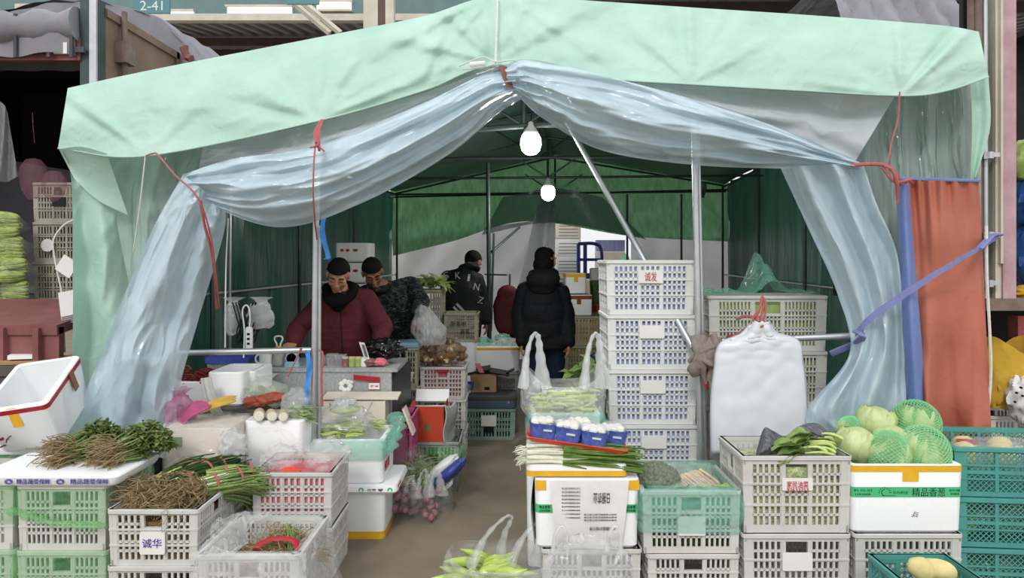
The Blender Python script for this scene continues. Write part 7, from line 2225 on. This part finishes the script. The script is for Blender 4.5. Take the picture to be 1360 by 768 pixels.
# man in the camouflage jacket
pb, jb, bv, bs, Hm = person('person in a dark camouflage jacket bending down with a clear bag in one hand', V((-1.12, 6.05, 1.50)), (R_(36), R_(-10), R_(18)), 'skin_dark',
                            (-.99, 6.30, .93), (-1.0, 6.22, 1.21), (-1.055, 6.14, 1.385), [V((-1.20, 6.20, 1.33)), V((-.835, 6.22, 1.40))],
                            [(V((-1.24, 6.12, 1.09)), V((-1.20, 6.08, .90)), (.1, -.15, -1), (0, -1, .2)), (V((-.725, 6.06, 1.27)), V((-.745, 5.90, 1.17)), (-.05, -.35, -1), (0, -1, .3))],
                            [V((-1.08, 6.32, 0)), V((-.88, 6.32, 0)), -.03], 'camo', ([.20, .20, .205, .18, .08], [.14, .14, .145, .12, .08], (.076, .068, .054)), (-.98, 6.29, .86), short_hair, 13)
m = M()
cn = V((-1.075, 6.10, 1.41))
m.tube([cn + V((.085 * math.cos(a), .075 * math.sin(a), .03 * math.sin(a) - .02)) for a in [2 * PI * k / 26 for k in range(27)]], [.025] * 27, 10)
me = fuse('collar', m, [K['camo']], .008, 3); me.transform(Matrix.Translation(-bs)); obj('collar', me, None, pb)
bag_c = V((-.65, 5.82, 1.085))
m = pouch(bag_c, (.15, .10, .17), 191, .13, 48, 34, freq=3.2)
m.warp(lambda p: (bag_c.x + (p.x - bag_c.x) * (.85 - 2.2 * (p.z - bag_c.z)) - .25 * (p.z - bag_c.z), p.y, p.z) if p.z > bag_c.z else (bag_c.x + (p.x - bag_c.x) * (.85 - .6 * (p.z - bag_c.z)) - .25 * (p.z - bag_c.z), p.y, p.z))
m.tube(curve3([V((-.752, 5.84, 1.12)), V((-.73, 5.82, 1.12)), bag_c + V((-.02, 0, .03))], 10), [.016, .018, .02, .025, .03, .035, .045, .055, .065, .075, .085], 12)
tag(obj('clear_bag', m, K['crinkle'], None, None, 60), 'large pale clear bag hanging from the hand of the person in camouflage', 'plastic bag')
# man with the lettered jacket, seen from behind
pcn, jc, bv, bs, Hm = person('person seen from behind in a black jacket with large grey letters', V((-.395, 7.62, 1.572)), (R_(30), R_(0), R_(150)), 'skin_dark',
                             (-.50, 7.42, .97), (-.51, 7.50, 1.28), (-.45, 7.55, 1.49), [V((-.645, 7.52, 1.42)), V((-.345, 7.54, 1.40))],
                             [(V((-.66, 7.64, 1.15)), V((-.58, 7.72, .98)), (0, .8, -.4), (0, .3, 1)), (V((-.29, 7.52, 1.17)), V((-.255, 7.46, 1.00)), (.05, .1, -1), (1, 0, 0))],
                             [V((-.60, 7.43, 0)), V((-.40, 7.43, 0)), .03], 'blackcloth', ([.205, .205, .205, .17, .08], [.14, .14, .145, .11, .08], (.076, .068, .054)), (-.50, 7.41, .88), short_hair, 23)
for ch, px, py, rz, hh in (('S', 592, 364, .25, .068), ('K', 608, 364, .08, .068), ('I', 622.5, 367, -.12, .068), ('N', 633, 379, -.2, .066), ('Z', 638.5, 397, -.3, .062)):
    me = text_mesh(ch, .052 if ch != 'I' else .022, hh, .0, 'letter')
    c = W(px, py + 2, 7.42)
    rt = Matrix.Rotation(rz * -1, 3, 'Y')
    bmx = bmesh.new(); bmx.from_mesh(me)
    bmesh.ops.triangulate(bmx, faces=bmx.faces); bmesh.ops.subdivide_edges(bmx, edges=bmx.edges, cuts=2, use_grid_fill=True)
    pts = drape(bv, bs, [rt @ v.co + c for v in bmx.verts], .004)
    for v, p in zip(bmx.verts, pts):
        v.co = p
    bmx.to_mesh(me); bmx.free()
    me.materials.clear(); me.materials.append(K['ink_silver'])
    obj('letter', me, None, jc)
m = M()
for k in range(2):
    a, b = W(603 + 4 * k, 407 - 4 * k, 7.4), W(613 + 5 * k, 417 - 3 * k, 7.4)
    P_ = [a + (b - a) * i / 8 for i in range(9)]
    top = drape(bv, bs, [p + V((.008, 0, .008)) for p in P_], .004); bot = drape(bv, bs, [p - V((.008, 0, .008)) for p in P_], .004)
    m.grid(lambda u, v: top[min(8, int(u * 8 + .01))] * (1 - v) + bot[min(8, int(u * 8 + .01))] * v, 8, 1)
obj('printed_bars', m, K['ink_silver'], jc)
m = M()
cn = V((-.43, 7.56, 1.515))
m.tube([cn + V((.085 * math.cos(a), .075 * math.sin(a), -.03 * math.sin(a))) for a in [2 * PI * k / 26 for k in range(27)]], [.028] * 27, 10)
me = fuse('collar', m, [K['blackcloth']], .008, 3); me.transform(Matrix.Translation(-bs)); obj('collar', me, None, pcn)
# customer in the black padded coat, seen from behind
pd, jd, bv, bs, Hm = person('person with black hair in a hooded black padded coat standing with the back turned', V((.305, 6.82, 1.60)), (R_(8), R_(4), R_(128)), 'skin',
                            (.30, 6.86, .92), (.275, 6.86, 1.20), (.285, 6.84, 1.45), [V((.115, 6.86, 1.315)), V((.44, 6.86, 1.315))],
                            [(V((.065, 6.84, 1.10)), V((.085, 6.76, .88)), (0, -.1, -1), (-1, 0, 0)), (V((.495, 6.84, 1.10)), V((.505, 6.74, .87)), (0, -.1, -1), (1, 0, 0))],
                            [V((.20, 6.86, 0)), V((.39, 6.86, 0)), .03], 'blackcloth', ([.225, .235, .215, .155, .09], [.16, .165, .16, .13, .09], (.082, .078, .060)), (.295, 6.86, .80), bob_hair, 33,
                            trousers='jeans', jname='padded_coat', quilt=lambda p: .010 * (abs(math.sin((p.z - .06 * nz((p.x, p.y, 0), 3)) * PI / .15)) ** .5 - .6))
m = M()
m.ell((.275, 6.735, 1.43), (.155, .085, .095), 24, 16)
m.ell((.275, 6.75, 1.36), (.13, .07, .08), 24, 16)
m.tube([V((.285, 6.82, 1.475)) + V((.105 * math.cos(a), .095 * math.sin(a), -.02 * math.sin(a))) for a in [2 * PI * k / 26 for k in range(27)]], [.038] * 27, 10)
me = fuse('hood', m, [K['blackcloth']], .009, 4, None, wrinkle(35, .010)); me.transform(Matrix.Translation(-bs)); obj('hood', me, None, pd)

q = M()
q.ell((0, .055, -.045), (.078, .062, .085), 26, 18, lambda d: 1 + .03 * nz(d, 9, 3) + .03 * abs(nz(d, 16, 5)))
for s_ in (-1, 1):
    q.ell((s_ * .070, .015, -.025), (.022, .05, .065), 16, 12, lambda d: 1 + .05 * nz(d, 9, 3))
q.xf(Hm); q.v = [p - bs for p in q.v]
obj('long_hair', q, K['hair'], pd, None, 70)
# ---------------------------------------------------------------- camera and daylight
cam = bpy.data.cameras.new('camera')
cam.sensor_fit = 'HORIZONTAL'
cam.sensor_width = 36
cam.lens = 36 * FPX / 1360
cam.shift_y = -(384 - HZ) / 1360
cam.clip_start = .05
cam.clip_end = 200
co = bpy.data.objects.new('camera', cam)
COL.objects.link(co)
co.location = (0, 0, EYE)
co.rotation_euler = (PI / 2, 0, 0)
sc.camera = co

w = bpy.data.worlds.new('overcast_sky')
sc.world = w
w.use_nodes = True
nt = w.node_tree
nt.nodes.clear()
out = nt.nodes.new('ShaderNodeOutputWorld')
bg = nt.nodes.new('ShaderNodeBackground')
tc = nt.nodes.new('ShaderNodeTexCoord')
sp = nt.nodes.new('ShaderNodeSeparateXYZ')
cr = nt.nodes.new('ShaderNodeValToRGB')
nt.links.new(tc.outputs['Generated'], sp.inputs[0])
mr = nt.nodes.new('ShaderNodeMapRange')
mr.inputs['From Min'].default_value = -.2
mr.inputs['From Max'].default_value = 1
nt.links.new(sp.outputs['Z'], mr.inputs['Value'])
nt.links.new(mr.outputs[0], cr.inputs['Fac'])
e = cr.color_ramp.elements
e[0].position = 0; e[0].color = (.55, .55, .54, 1)
e[1].position = 1; e[1].color = (1.05, 1.08, 1.12, 1)
x = e.new(.3); x.color = (.95, .97, 1.0, 1)
nt.links.new(cr.outputs['Color'], bg.inputs['Color'])
bg.inputs['Strength'].default_value = 1.0
nt.links.new(bg.outputs[0], out.inputs['Surface'])

su = bpy.data.lights.new('hazy_sun', 'SUN')
su.energy = 1.1
su.angle = math.radians(14)
su.color = (1, .98, .95)
so = bpy.data.objects.new('hazy_sun', su)
COL.objects.link(so)
so.rotation_euler = Euler((math.radians(52), 0, math.radians(-14)))

sc.view_settings.view_transform = 'Standard'
sc.view_settings.look = 'None'
sc.view_settings.exposure = .15
sc.view_settings.gamma = 1
sc.view_settings.use_curve_mapping = False
try:
    sc.cycles.use_denoising = True
    sc.cycles.transparent_max_bounces = 24
    sc.cycles.max_bounces = 8
    sc.cycles.sample_clamp_indirect = 4
except Exception:
    pass
